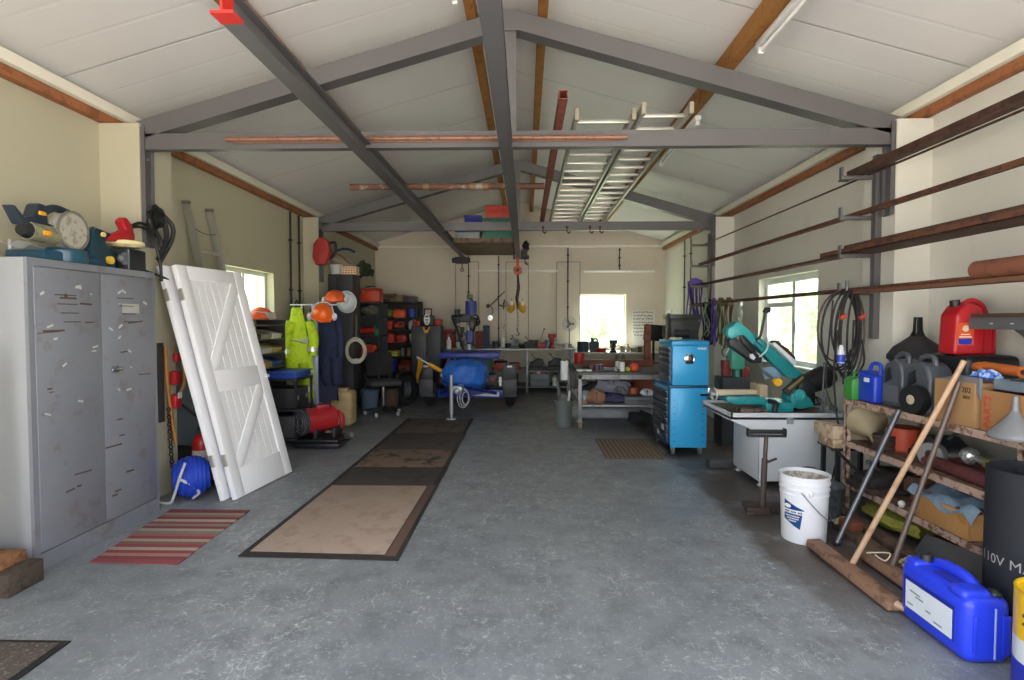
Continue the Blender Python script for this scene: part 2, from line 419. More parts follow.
# ------------------------------------------------------------------ steel frames (things: bolted members)
FRM = M('#656365', .42, .25, var=.05, sc=6)
for i, y in enumerate(FY):
    where = ('nearer', 'farther')[i]
    t = T('steel_roof_frame', '%s grey steel roof frame spanning the garage' % where, 'roof frame', (XC, y, 0), group='steel roof frames')
    xl, xr = PLS[i], PR
    def channel(p0, p1, hh, ww):        # C section between two (x,z) points, web towards -y
        p0 = Vector((p0[0], 0, p0[1])); p1 = Vector((p1[0], 0, p1[1])); d = (p1-p0); ln = d.length; d.normalize()
        n = Vector((-d.z, 0, d.x)); m = MB()
        def sl(o0, o1, y0, y1):
            vs = []
            for yy in (y0, y1):
                for q, o in ((p0, o0), (p1, o0), (p1, o1), (p0, o1)): vs.append((q.x+n.x*o, yy, q.z+n.z*o))
            m.raw(vs, [(0, 1, 2, 3), (7, 6, 5, 4), (0, 4, 5, 1), (1, 5, 6, 2), (2, 6, 7, 3), (3, 7, 4, 0)])
        sl(-hh/2, hh/2, y-.045, y-.036); sl(-hh/2, -hh/2+.01, y-.036, y-.045+ww); sl(hh/2-.01, hh/2, y-.036, y-.045+ww)
        return m
    t.p('tie_beam', channel((xl-.02, 2.878), (xr+.02, 2.878), .125, .075), FRM, world=True)
    t.p('rafter', channel((xl-.02, roof_z(xl)-.32), (XC-.02, 3.795), .14, .13), FRM, world=True)
    t.p('rafter', channel((XC+.02, 3.795), (xr+.02, roof_z(xr)-.32), .14, .13), FRM, world=True)
    t.p('king_post', MB().b(XC-.055, XC+.055, y-.035, y+.03, 2.94, 3.77), FRM, world=True)
    zb = (1.75, 1.32)
    for sx, z0 in ((PLS[i], 2.05), (PR, 2.28)):
        s = 1 if sx < 0 else -1
        m = MB().b(sx+s*.001, sx+s*.035, y-.06, y-.052, z0, 2.99).b(sx+s*.001, sx+s*.035, y+.042, y+.05, z0, 2.99).b(sx+s*.001, sx+s*.01, y-.052, y+.042, z0, 2.99)
        po = t.p('post', m, FRM, world=True)
        bl = MB()
        for zz in (2.35, 2.75): bl.cyl((sx+s*.01, y-.0, zz), (sx+s*.03, y, zz), .012, seg=6)
        t.p('bolt', bl, GALV, parent=po, world=True)
    t.p('gusset', MB().b(XC-.07, XC+.07, y-.055, y-.046, 3.70, 3.86), FRM, world=True)
# monorail hoist beams
def ibeam(x, y0, y1, zb, h=.11, w=.092):
    m = MB().b(x-w/2, x+w/2, y0, y1, zb, zb+.012).b(x-w/2, x+w/2, y0, y1, zb+h-.012, zb+h).b(x-.005, x+.005, y0, y1, zb+.012, zb+h-.012); return m
xa = -1.255; xb = -.145
t = T('hoist_rail_beam', 'long grey steel I-beam with a red painted end, left of the centre one', 'steel beam', (xa, 2.35, 2.74), group='long overhead hoist rail beams')
t.p('beam', ibeam(xa, 2.42, 11.4, 2.74), FRM, world=True)
t.p('painted_end', ibeam(xa, 2.33, 2.42, 2.738, .114, .098), M('#c42a22', .5), world=True, label='red painted beam end')
t = T('hoist_rail_beam', 'long grey steel I-beam running under the ridge down the middle', 'steel beam', (xb, YF+.02, 2.74), group='long overhead hoist rail beams')
t.p('beam', ibeam(xb, YF+.02, 11.4, 2.74), FRM, world=True)
for xx in (xa, xb):
    pass
# platform of boards between the rails, with crates
m = MB()
for k in range(5):
    m.b(-1.2, -.2, 9.36+k*.4, 9.73+k*.4, 2.775, 2.81, bev=.004)
m.b(-1.19, -.21, 9.33, 9.36, 2.755, 2.83, bev=.003)
solo('platform', 'brown board platform laid across the hoist rails near the back', 'platform', m, M('#7b6654', .8, hex2='#5c4a3d', amt=.4, sc=6), (-.7, 9.35, 2.77), world=True)
def crate(name, label, cat, x0, x1, y0, y1, z0, z1, mat, lid=None, group=None, lidmat=None):
    t = T(name, label, cat, ((x0+x1)/2, (y0+y1)/2, z0), group=group)
    w, d, h = x1-x0, y1-y0, z1-z0
    m = MB(); th = .008
    m.b(-w/2, w/2, -d/2, d/2, 0, .01)
    for a in ((-w/2, -w/2+th, -d/2, d/2), (w/2-th, w/2, -d/2, d/2), (-w/2, w/2, -d/2, -d/2+th), (-w/2, w/2, d/2-th, d/2)): m.b(*a, 0.005, h, bev=.002)
    m.b(-w/2-.008, w/2+.008, -d/2-.008, -d/2, h-.03, h-.005).b(-w/2-.008, w/2+.008, d/2, d/2+.008, h-.03, h-.005)
    for k in range(4): xk = -w/2 + w*(k+.5)/4; m.b(xk-.006, xk+.006, -d/2-.006, -d/2, .02, h-.04)
    t.p('bin', m, mat)
    if lid is not None:
        t.p('lid', MB().b(-w/2-.012, w/2+.012, -d/2-.012, d/2+.012, h, h+.025, bev=.006), lidmat or mat)
    else:
        t.p('contents', MB().b(-w/2+th, w/2-th, -d/2+th, d/2-th, .01, h*.6), M('#2c2b2a', .9))
    return t
GRT = M('#2f7a6b', .5)
crate('storage_crate', 'lower green crate on the overhead platform beside the centre rail', 'crate', -.70, -.21, 9.4, 9.8, 2.812, 2.97, GRT, 1)
crate('storage_crate', 'upper green crate under the red box on the overhead platform', 'crate', -.69, -.22, 9.42, 9.8, 3.0, 3.15, GRT, 1)
crate('storage_crate', 'red box topmost on the overhead platform', 'crate', -.66, -.24, 9.45, 9.8, 3.177, 3.36, M('#c8402c', .5), 1)
crate('storage_crate', 'grey translucent tub with blue lid on the overhead platform', 'crate', -1.16, -.76, 9.4, 9.8, 2.812, 2.94, M('#8e9698', .4), 1, lidmat=M('#25349a', .4))
crate('storage_crate', 'flat blue box on the grey tub on the overhead platform', 'crate', -1.02, -.74, 9.45, 9.75, 2.966, 3.2, M('#3340a8', .45), 1)
# ================================================================== OVERHEAD
def ladder(name, label, x0, x1, y0, y1, z, z1=None, group='aluminium ladders', st=.075, sp=.28):
    t = T(name, label, 'ladder', ((x0+x1)/2, y0, z), group=None)
    for x in (x0, x1):
        m = MB().b(x-.012, x+.012, y0, y1, z, z+st, bev=.003); t.p('stile', m, ALU, world=True)
        t.p('end_cap', MB().b(x-.016, x+.016, y0-.02, y0+.03, z-.004, z+st+.004, bev=.004), M('#8d8778', .7), world=True)
    n = int((y1-y0-.2)/sp)
    for k in range(n+1):
        y = y0+.15+k*sp
        t.p('rung', MB().b(x0+.012, x1-.012, y-.016, y+.016, z+st/2-.014, z+st/2+.014, bev=.006), ALU, world=True)
    return t
ladder('ladder', 'wide aluminium ladder section lying across the roof ties, beside the rusty square tube', .38, .80, 4.2, 8.75, 2.945)
ladder('ladder', 'narrower aluminium ladder section on the roof ties, beside the wall-side roof timber', .85, 1.19, 4.1, 8.75, 2.95)
t = T('square_tube', 'rust-red square steel tube lying along the roof ties beside the ladders', 'tube', (.25, 3.8, 2.985))
m = MB(); x, z, w = .255, 2.975, .03
for a in ((x-w, x-w+.005, z-w, z+w), (x+w-.005, x+w, z-w, z+w)): m.b(a[0], a[1], 3.8, 8.7, a[2], a[3])
m.b(x-w, x+w, 3.8, 8.7, z-w, z-w+.005).b(x-w, x+w, 3.8, 8.7, z+w-.005, z+w)
t.p('tube_wall', m, M('#8a4a3a', .75, hex2='#6b382b', amt=.4), world=True)
solo('pipe', 'copper-brown pipe resting across the hoist rails in front of the nearer roof frame', 'pipe',
     MB().cyl((-2.33, 4.36, 2.875), (.78, 4.36, 2.87), .018, seg=12), M('#8e6550', .5, .3, hex2='#70503f', amt=.4), (-.8, 4.36, 2.85), world=True)
solo('timber_batten', 'thin pale timber batten lying beside the copper-brown pipe across the hoist rails', 'batten',
     MB().b(-2.28, .7, 4.385, 4.4, 2.852, 2.895, bev=.002), M('#876552', .7), (-.8, 4.39, 2.85), world=True)
t = T('scaffold_pipe', 'patchy rusty scaffold pipe with couplings lying across the hoist rails between the frames', 'pipe', (-.8, 5.98, 2.85))
t.p('pipe', MB().cyl((-1.86, 5.98, 2.886), (.2, 5.98, 2.884), .033, seg=14), M('#6d4c3c', .7, .2, hex2='#a49a8c', amt=.35, sc=3), world=True)
for x in (-1.05, -.55, -.42): t.p('coupling', MB().cyl((x-.03, 5.98, 2.885), (x+.03, 5.98, 2.885), .042, seg=14), M('#8b7159', .6, .4), world=True)
# fluorescent battens
def batten(label, x, y0, y1, z, rx=0):
    t = T('strip_light', label, 'light', (x, (y0+y1)/2, z), group='fluorescent strip lights')
    t.p('housing', MB().b(x-.03, x+.03, y0, y1, z-.045, z, bev=.006), WHITE, world=True)
    t.p('tube', MB().cyl((x, y0+.04, z-.068), (x, y1-.04, z-.068), .013, seg=12), M('#f4f4f0', .25), world=True)
    for y in (y0+.03, y1-.03): t.p('lamp_holder', MB().b(x-.018, x+.018, y-.012, y+.012, z-.09, z-.04, bev=.004), WHITE, world=True)
zt = roof_z(1.74)-.012-.1
batten('unlit fluorescent strip light beside the wall-side purlin, nearest the door', 1.665, 2.5, 4.1, 3.44)
batten('unlit fluorescent strip light beside the wall-side purlin, over the ladder ends', 1.665, 5.5, 7.0, 3.44)
batten('unlit fluorescent strip light under the timber beside the ridge, cut by the photo top', -.50, 2.5, 4.08, 3.8)
for k, (a, b_) in enumerate(((477, 558), (584, 655))):
    p0 = P(a, 271, YB-.03); p1 = P(b_, 271, YB-.03); z = p0.z
    t = T('wall_strip_light', ('slim white strip light high on the back wall behind the chain hoist', 'slim white strip light high on the back wall above the window')[k], 'light', ((p0.x+p1.x)/2, YB-.03, z), group='strip lights on the back wall')
    t.p('housing', MB().b(p0.x, p1.x, YB-.055, YB-.002, z-.03, z+.02, bev=.005), WHITE, world=True)
    t.p('tube', MB().cyl((p0.x+.03, YB-.07, z), (p1.x-.03, YB-.07, z), .013, seg=10), M('#f4f4f0', .25), world=True)
# conduits
def conduit(label, pts, r=.012, clips=()):
    t = T('conduit', label, 'conduit', pts[0]); t.p('pipe', MB().tube(pts, r, 10), M('#2a2a2b', .5), world=True)
    for q in clips: t.p('clip', MB().box(q, (.05, .05, .025), bev=.004), M('#1d1d1e', .5), world=True)
    return t
for px, y0, y1, lab in ((468.8, 256, 301, 'black conduit dropping down the back wall behind the blue machine'), (498.7, 256, 346, 'long black conduit down the back wall beside the hoist chain'), (567.8, 248, 322, 'black conduit down the back wall beside the bright window'), (619.3, 248, 270, 'short black conduit above the bright back window')):
    a = P(px, y0, YB-.02); b_ = P(px, y1, YB-.02)
    if 520 > px: yy = YB-.02
    conduit(lab, [(a.x, YB-.075, a.z), (a.x, YB-.075, b_.z)], clips=[(a.x, YB-.07, a.z*(1-f)+b_.z*f) for f in (.1, .45, .8)])
for Y, z0, lab in ((10.9, 1.45, 'farther black conduit down the wall above the black bin'), (10.5, 1.45, 'nearer black conduit down the wall above the black bin')):
    conduit(lab, [(XR-.03, Y, 3.0), (XR-.03, Y, z0)], clips=[(XR-.03, Y, z) for z in (2.7, 2.1)])
for Y, z0, lab in ((7.9, 1.2, 'black conduit on the cream wall above the hi-vis coat, nearer of the pair'), (8.2, 1.2, 'black conduit on the cream wall above the hi-vis coat, nearer the pier')):
    conduit(lab, [(XL+.03, Y, 3.0), (XL+.03, Y, z0)], .014, clips=[(XL+.03, Y, z) for z in (2.6, 1.9)])
# loops of cable hanging round those conduits
solo('cable_loop', 'loose black cable loops hanging on the wall conduits behind the hi-vis coat', 'cable',
     MB().torus((XL+.09, 7.95, 1.62), .13, .008, (0, PI/2, .2)).torus((XL+.1, 8.0, 1.56), .16, .008, (0, PI/2+.1, 0)), BLACK, (XL+.06, 7.95, 1.45), world=True)
# hooks along the farther tie
for i, px in enumerate((543, 567, 590, 600)):
    p = P(px, 231, 8.46)
    solo('tie_hook', 'small dark hook under the farther roof tie, %s of four from the hoist chain' % ('first', 'second', 'third', 'fourth')[i], 'hook',
         MB().tube(smooth_pts([(p.x, 8.46, 2.86), (p.x, 8.46, 2.80), (p.x+.03, 8.46, 2.77), (p.x+.05, 8.46, 2.80)], 4), .01, 6).sph((p.x, 8.46, 2.86), .022, 8), RUST, (p.x, 8.46, 2.85), world=True, group='hooks under the roof tie')
# chain hoist
t = T('chain_hoist', 'chain hoist with orange-red hook block hanging from the centre hoist rail', 'hoist', (xb, 11.0, 2.4))
t.p('trolley', MB().b(xb-.09, xb-.058, 10.9, 11.1, 2.66, 2.8, bev=.005).b(xb+.058, xb+.09, 10.9, 11.1, 2.66, 2.8, bev=.005).cyl((xb-.09, 11, 2.68), (xb+.09, 11, 2.68), .012), M('#4a545e', .5, .4), world=True)
t.p('body', MB().cyl((xb, 10.93, 2.44), (xb, 11.07, 2.44), .085, seg=20).b(xb-.03, xb+.03, 10.96, 11.04, 2.5, 2.68, bev=.006), M('#c4502a', .45), world=True)
t.p('hub', MB().cyl((xb, 10.91, 2.44), (xb, 10.93, 2.44), .035), BLACK, world=True)
m = MB()
zc = 2.36; k = 0
while zc > 1.28:
    m.torus((xb+.006*math.sin(k*.6), 11, zc), .016, .0055, (PI/2, 0, (k % 2)*PI/2), 10, 5, sy=1.5); zc -= .038; k += 1
t.p('chain', m, M('#54504b', .4, .7), world=True)
t.p('hook_strap', MB().tube([(xb, 11, 2.36), (xb+.02, 11, 2.1), (xb-.015, 11, 1.9), (xb, 11, 1.7)], [.02, .03, .035, .012], 8), M('#4d3f35', .8), world=True)
t.p('hook', MB().tube(smooth_pts([(xb, 11, 1.3), (xb, 11, 1.24), (xb+.035, 11, 1.2), (xb, 11, 1.165), (xb-.03, 11, 1.19)], 4), .011, 8), STEEL, world=True)
t = T('electric_hoist', 'small dark winch under the end of the hoist rail beyond the blue trailer', 'hoist', (xa, 11.2, 2.6))
t.p('housing', MB().b(xa-.14, xa+.12, 11.1, 11.3, 2.6, 2.72, bev=.02).cyl((xa-.2, 11.2, 2.66), (xa+.16, 11.2, 2.66), .05), M('#3a3532', .6), world=True)
t.p('hook', MB().cyl((xa, 11.2, 2.6), (xa, 11.2, 2.5), .01).torus((xa, 11.2, 2.47), .03, .009, (PI/2, 0, 0), 12), STEEL, world=True)
# ------------------------------------------------------------------ pipe rack
levels = (2.625, 2.305, 2.00, 1.70)
for i, y in enumerate(FY):
    t = T('bar_rack_bracket', ('nearer', 'farther')[i] + ' welded bar rack of four upturned arms on the frame post above the saw wall', 'rack', (PR, y+.15, 1.7), group='bar rack brackets')
    t.p('upright', MB().b(PR-.05, PR, y+.09, y+.15, 1.32, 2.78, bev=.003), FRM, world=True)
    for z in levels:
        t.p('arm', MB().b(PR-.30, PR-.03, y+.13, y+.17, z-.03, z, bev=.003).b(PR-.30, PR-.285, y+.13, y+.17, z, z+.07, bev=.003), FRM, world=True)
def bar(name, label, cat, mb, mat):
    bb = [v.co.copy() for v in mb.bm.verts]; c = sum(bb, Vector())/len(bb)
    return solo(name, label, cat, mb, mat, (c.x, c.y, min(v.z for v in bb)), world=True)
R1 = M('#5b4034', .75, .2, hex2='#46322a', amt=.45, sc=6)
R2 = M('#6b4433', .75, .2, hex2='#4b362c', amt=.45, sc=6)
z = levels[0]
bar('angle_bar', 'heavy rusty angle iron on the topmost rack arms, cut off by the photo edge', 'steel bar', MB().b(2.62, 2.70, 2.2, 4.80, z, z+.008).b(2.692, 2.70, 2.2, 4.8, z, z+.085), R1)
bar('steel_rod', 'long thin rusty rod on the topmost rack arms running the length of the wall', 'steel bar', MB().cyl((2.76, 2.2, z+.01), (2.76, 8.75, z+.01), .009, seg=8), R1)
z = levels[1]
bar('flat_bar', 'long rusty flat bar on the second rack arms from the top', 'steel bar', MB().b(2.69, 2.697, 2.2, 8.8, z, z+.045).b(2.66, 2.69, 2.2, 8.8, z, z+.006), R2)
z = levels[2]
bar('channel_bar', 'wide rusty channel on the third rack arms, its cut end jutting past the arm', 'steel bar', MB().b(2.58, 2.80, 2.1, 4.62, z, z+.008).b(2.58, 2.588, 2.1, 4.62, z, z+.07).b(2.792, 2.80, 2.1, 4.62, z, z+.07), R1)
bar('angle_bar', 'short rusty angle resting against the wide channel on the third rack arms', 'steel bar', MB().b(2.535, 2.575, 2.1, 4.9, z, z+.005).b(2.535, 2.541, 2.1, 4.9, z, z+.04), R2)
bar('steel_rod', 'thin brown rod on the third rack arms reaching the farther frame, outermost', 'steel bar', MB().cyl((2.66, 4.7, z+.012), (2.64, 8.9, z+.012), .012, seg=8), R1)
bar('steel_rod', 'thick brown rod on the third rack arms reaching the farther frame, against the post', 'steel bar', MB().cyl((2.75, 4.7, z+.016), (2.74, 8.9, z+.016), .015, seg=8), R2)
bar('steel_rod', 'loose light-brown rod ending in mid air on the third rack level', 'steel bar', MB().cyl((2.72, 4.4, z+.02), (2.68, 6.1, z-.01), .009, seg=8), M('#7b6350', .7))
z = levels[3]
m = MB()
m.prism([(2.55+.055*math.cos(a)+.055, z+.055+.055*math.sin(a)) for a in [k*PI/12 for k in range(24)]], 1.9, 3.3, 'y')
bar('timber_round', 'thick red-brown round timber on the lowest rack arms at the photo edge', 'timber', m, M('#7c4c38', .7, hex2='#643b2b', amt=.4, sc=5))
bar('flat_bar', 'long dark flat bar on the lowest rack arms reaching past the farther frame', 'steel bar', MB().b(2.70, 2.74, 2.0, 8.9, z, z+.02), R1)
bar('flat_board', 'tapered brown board lying on the lowest rack arms under the round timber', 'board', MB().prism([(2.54, 2.2), (2.68, 2.2), (2.66, 4.3), (2.60, 4.75), (2.56, 4.4)], z-.025, z-.001, 'z'), M('#6f4c37', .7, hex2='#55392b', amt=.4, sc=4))
bar('steel_rod', 'thin dark rod on the lowest rack arms, outermost beside the cable bundle', 'steel bar', MB().cyl((2.57, 3.32, z+.012), (2.56, 8.8, z+.012), .011, seg=8), R2)
bar('steel_rod', 'slim dark rod on the lowest rack arms between the flat bar and the outer rod', 'steel bar', MB().cyl((2.64, 3.4, z+.012), (2.64, 7.6, z+.012), .013, seg=8), R1)
# ================================================================== LEFT SIDE
# ---- steel cabinet
cx0, cx1, cy0, cy1, ch = -3.31, -2.83, 3.13, 4.23, 1.83
CAB = M('#8c8e97', .45, .3, var=.08, sc=5, hex2='#858084', amt=.3, sc2=7)
CABL = M('#a3a5a8', .45, .2, var=.05, sc=4)
t = T('steel_cabinet', 'tall worn grey two-door steel cabinet with power tools on top', 'cabinet', ((cx0+cx1)/2, (cy0+cy1)/2, 0))
m = MB().b(cx0, cx1-.02, cy0, cy1, .0, ch, bev=.004)
t.p('body', m, CABL, world=True)
t.p('face_frame', MB().b(cx1-.022, cx1, cy0, cy0+.035, 0, ch).b(cx1-.022, cx1, cy1-.03, cy1, 0, ch).b(cx1-.022, cx1, cy0+.035, cy1-.03, ch-.045, ch).b(cx1-.022, cx1, cy0+.035, cy1-.03, 0, .10), CAB, world=True)
ym = (cy0+cy1)/2+.0
scuff = M('#c9c9c6', .6)
for k, (a, b_) in enumerate(((cy0+.038, ym-.002), (ym+.002, cy1-.033))):
    d = t.p('door', MB().b(cx1-.02, cx1+.004, a, b_, .105, ch-.05, bev=.004), CAB, world=True)
    s = MB()
    for j in range(4): s.b(cx1+.003, cx1+.006, a+.14+.02*j, a+.3+.01*j, 1.62-.055*j, 1.626-.055*j)
    t.p('vent_slot', s, M('#4b423b', .8), parent=d, world=True)
    s = MB(); r2 = random.Random(k+3)
    for j in range(11):
        y, z = r2.uniform(a+.04, b_-.06), r2.uniform(.9, 1.74); s.box((cx1+.0045, y, z), (.002, r2.uniform(.012, .05), r2.uniform(.006, .016)), (r2.uniform(-.7, .7), 0, 0))
    t.p('paint_chip', s, scuff, parent=d, world=True)
    s = MB()
    for j in range(9):
        y, z = r2.uniform(a+.04, b_-.12), r2.uniform(.2, 1.6); s.box((cx1+.0045, y+.03, z), (.002, r2.uniform(.03, .16), r2.uniform(.004, .013)), (r2.uniform(-.1, .1), 0, 0))
    t.p('rust_scratch', s, M('#5b4a3e', .8), parent=d, world=True)
    if k: 
        t.p('handle', MB().cyl((cx1+.004, a+.09, 1.13), (cx1+.03, a+.09, 1.13), .024, seg=16).box((cx1+.035, a+.09, 1.13), (.016, .11, .022), bev=.006), CHROME, parent=d, world=True, label='chrome turn handle')
        t.p('label_holder', MB().b(cx1+.003, cx1+.006, a+.19, a+.36, 1.52, 1.585), M('#b9b6ae', .7), parent=d, world=True)
    else:
        t.p('keyhole', MB().cyl((cx1+.003, a+.22, 1.62), (cx1+.009, a+.22, 1.62), .012).box((cx1+.006, a+.24, 1.605), (.004, .12, .012)), M('#55452f', .6), parent=d, world=True)
# ---- tools on the cabinet
DT = M('#1d3a48', .4); DTB = M('#27323c', .45)
zt = ch+.001
t = T('mitre_saw', 'dark teal mitre saw with pale round blade guard on the cabinet', 'power tool', (-2.98, 3.45, zt))
def disc(m, c, R, w, seg=28): return m.cyl((c[0]-w/2, c[1], c[2]), (c[0]+w/2, c[1], c[2]), R, seg=seg)
Yt = 3.45
def q(px, py, Y=3.45): return P(px, py, Y)
m = MB()   # base : tray with curved front, traced outline extruded in depth
base = [(0, 233), (10, 231), (36, 231), (44, 235), (84, 233), (88, 240), (86, 252), (70, 254), (58, 260), (44, 258), (30, 250), (12, 247), (0, 244)]
pl = [(-3.10, 3.28), (-2.86, 3.28), (-2.84, 3.45), (-2.86, 3.78), (-2.95, 3.84), (-3.10, 3.78)]
m.prism(pl, zt, zt+.06, 'z', bev=.012)
m.lathe([(0, 0), (.12, 0), (.125, .02), (.125, .07), (.11, .085), (0, .085)], (-2.92, 3.5, zt), seg=28)
t.p('base', m, M('#1d4558', .35, hex2='#18384a', amt=.3), world=True)
t.p('fence', MB().b(-3.08, -3.06, 3.28, 3.8, zt+.06, zt+.12, bev=.004), M('#b7b7b2', .4, .5), world=True)
g = t.p('blade_guard', MB().cyl((-2.965, 3.56, zt+.21), (-2.905, 3.56, zt+.21), .122, seg=36), M('#a5a196', .35, hex2='#8a8577', amt=.35), world=True)
t.p('blade', MB().cyl((-2.904, 3.56, zt+.21), (-2.899, 3.56, zt+.21), .104, seg=36), M('#c4c0b2', .4, .3, hex2='#a39b88', amt=.4), parent=g, world=True)
t.p('guard_rim', MB().torus((-2.905, 3.56, zt+.21), .122, .008, (0, PI/2, 0), 36, 6), M('#6f6b66', .4), parent=g, world=True)
m = MB().tube(smooth_pts([(-2.94, 3.37, zt+.29), (-2.94, 3.45, zt+.335), (-2.94, 3.56, zt+.325), (-2.94, 3.66, zt+.3)], 4), .024, 10)
t.p('carry_handle', m, DTB, world=True)
m = MB().cyl((-2.95, 3.46, zt+.165), (-2.95, 3.27, zt+.17), .055, seg=20)
t.p('motor', m, M('#8d8a70', .45, hex2='#6d6a58', amt=.4), world=True)
t.p('motor_cap', MB().cyl((-2.95, 3.27, zt+.17), (-2.95, 3.23, zt+.17), .05, .035, seg=20), BLACK, world=True)
t.p('badge', MB().box((-2.895, 3.35, zt+.165), (.01, .06, .03), bev=.004), M('#e39a17', .5), world=True)
m = MB().prism([(3.16, zt+.30), (3.18, zt+.30), (3.24, zt+.24), (3.29, zt+.255), (3.32, zt+.33), (3.34, zt+.345), (3.39, zt+.34), (3.4, zt+.27), (3.4, zt+.235), (3.47, zt+.22), (3.47, zt+.2), (3.22, zt+.20)], -3.0, -2.93, 'x', bev=.008)
t.p('grip', m, DTB, world=True)
t.p('trigger', MB().box((-2.925, 3.355, zt+.285), (.015, .05, .024), bev=.005), M('#e3a52a', .5), world=True)
solo('paper_sheet', 'crumpled white paper under the mitre saw motor', 'paper', MB().grid(lambda u, v: Vector((-2.99+.15*u, 3.08+.2*v, zt+.075+.012*math.sin(u*7+v*5))), 8, 8, .002), WHITE, (-2.92, 3.2, zt+.06), world=True)
t = T('circular_saw', 'dark blue cordless tool with yellow knobs beside the mitre saw', 'power tool', (-2.93, 3.83, zt))
t.p('body', MB().prism([(3.70, zt), (3.92, zt), (3.94, zt+.08), (3.9, zt+.13), (3.84, zt+.17), (3.83, zt+.23), (3.76, zt+.27), (3.72, zt+.24), (3.70, zt+.1)], -3.0, -2.9, 'x', bev=.012), DT, world=True)
t.p('knob', MB().cyl((-2.9, 3.85, zt+.055), (-2.875, 3.85, zt+.055), .027, seg=20), M('#e0b73a', .4), world=True)
t.p('knob', MB().cyl((-2.9, 3.73, zt+.05), (-2.88, 3.73, zt+.05), .013, seg=14), M('#e0d060', .4), world=True)
t.p('handle', MB().tube([(-2.94, 3.76, zt+.25), (-2.93, 3.9, zt+.225), (-2.92, 4.02, zt+.2)], [.025, .024, .016], 10), DTB, world=True)
t.p('dial', MB().cyl((-2.9, 3.8, zt+.225), (-2.885, 3.8, zt+.225), .016, seg=14), M('#e8c97a', .4), world=True)
t = T('polisher', 'red-handled polisher with a cream fleece pad lying on the black tool box', 'power tool', (-2.93, 4.05, zt+.19))
t.p('body', MB().prism([(3.86, zt+.19), (3.97, zt+.2), (4.06, zt+.22), (4.12, zt+.21), (4.13, zt+.26), (4.10, zt+.34), (4.04, zt+.39), (4.0, zt+.35), (4.04, zt+.30), (3.98, zt+.27), (3.88, zt+.235)], -2.97, -2.9, 'x', bev=.012), M('#a81c25', .4), world=True)
t.p('pad', MB().lathe([(0, 0), (.1, 0), (.125, .018), (.12, .04), (.06, .052), (0, .053)], (-2.93, 4.06, zt+.17), seg=28), M('#d9cc9a', .95, bump=.6), world=True)
t = T('tool_box', 'small black box with a grey side catch under the polisher on the cabinet', 'tool box', (-2.94, 4.1, zt))
t.p('box', MB().b(-3.04, -2.86, 3.97, 4.185, zt, zt+.155, bev=.012), M('#222428', .45), world=True)
t.p('catch', MB().box((-2.87, 3.975, zt+.08), (.03, .05, .09), bev=.012).sph((-2.88, 3.95, zt+.08), .03, 12), M('#5f6266', .5), world=True)
t.p('corner_strip', MB().b(-2.862, -2.852, 3.985, 3.995, zt+.005, zt+.15), M('#6d7176', .5), world=True)
solo('power_cable', 'black cable hung in a bunch from the frame post above the cabinet', 'cable',
     MB().tube(smooth_pts([(-2.95, 4.13, zt+.33), (-2.93, 4.25, zt+.38), (-2.95, 4.4, zt+.3), (-2.93, 4.45, zt+.1), (-2.93, 4.46, zt-.05)], 6), .012, 8)
     .tube(smooth_pts([(-2.95, 4.12, zt+.32), (-2.94, 4.23, zt+.35), (-2.92, 4.36, zt+.34), (-2.92, 4.46, zt+.42)], 6), .011, 8)
     .tube(smooth_pts([(-2.95, 4.42, zt+.55), (-2.93, 4.5, zt+.45), (-2.92, 4.52, zt+.3), (-2.94, 4.44, zt+.12)], 6), .02, 8)
     .tube(smooth_pts([(-2.96, 4.42, zt+.5), (-2.95, 4.36, zt+.42), (-2.94, 4.46, zt+.3), (-2.94, 4.5, zt+.2)], 6), .018, 8)
     .tube(smooth_pts([(-2.95, 4.46, zt+.52), (-2.9, 4.56, zt+.42), (-2.9, 4.56, zt+.3), (-2.94, 4.46, zt+.1)], 6), .018, 8)
     .sph((-2.95, 4.46, zt+.46), (.045, .07, .09), 12, noise=.2), M('#1a191b', .5), (-2.95, 4.4, zt+.1), world=True)
solo('power_cable', 'thin black cable crossing from the cabinet top to the leaning doors', 'cable',
     MB().tube(smooth_pts([(-2.95, 4.3, zt+.02), (-2.93, 4.5, zt-.02), (-2.93, 4.62, zt-.08), (-3.0, 4.8, zt-.2)], 6), .011, 8), BLACK, (-2.95, 4.3, zt-.1), world=True)
# ---- timber offcuts at the lower left
t = T('timber_block', 'lower dark weathered timber block on the floor beside the cabinet front corner', 'timber block', (-2.95, 3.1, 0))
t.p('block', MB().b(-3.2, -2.72, 2.84, 3.06, 0, .125, bev=.006), M('#4f4338', .8, hex2='#3a3028', amt=.4, bump=.3), world=True)
solo('timber_block', 'small brown timber block lying on the dark weathered block', 'timber block', MB().b(-3.15, -2.80, 2.89, 3.04, .126, .185, bev=.005), M('#8a5f3f', .7, hex2='#6a452c', amt=.4), (-3, 3.07, .126), world=True)
solo('timber_post', 'pale upright timber post leaning by the cabinet, cut off by the photo edge', 'timber post', MB().prism([(-2.915, .19), (-2.87, .19), (-2.885, 1.3), (-2.935, 1.3)], 2.9, 2.95, 'y', bev=.003), M('#c3a87c', .65, sc=5), (-2.9, 3.0, .188), world=True)
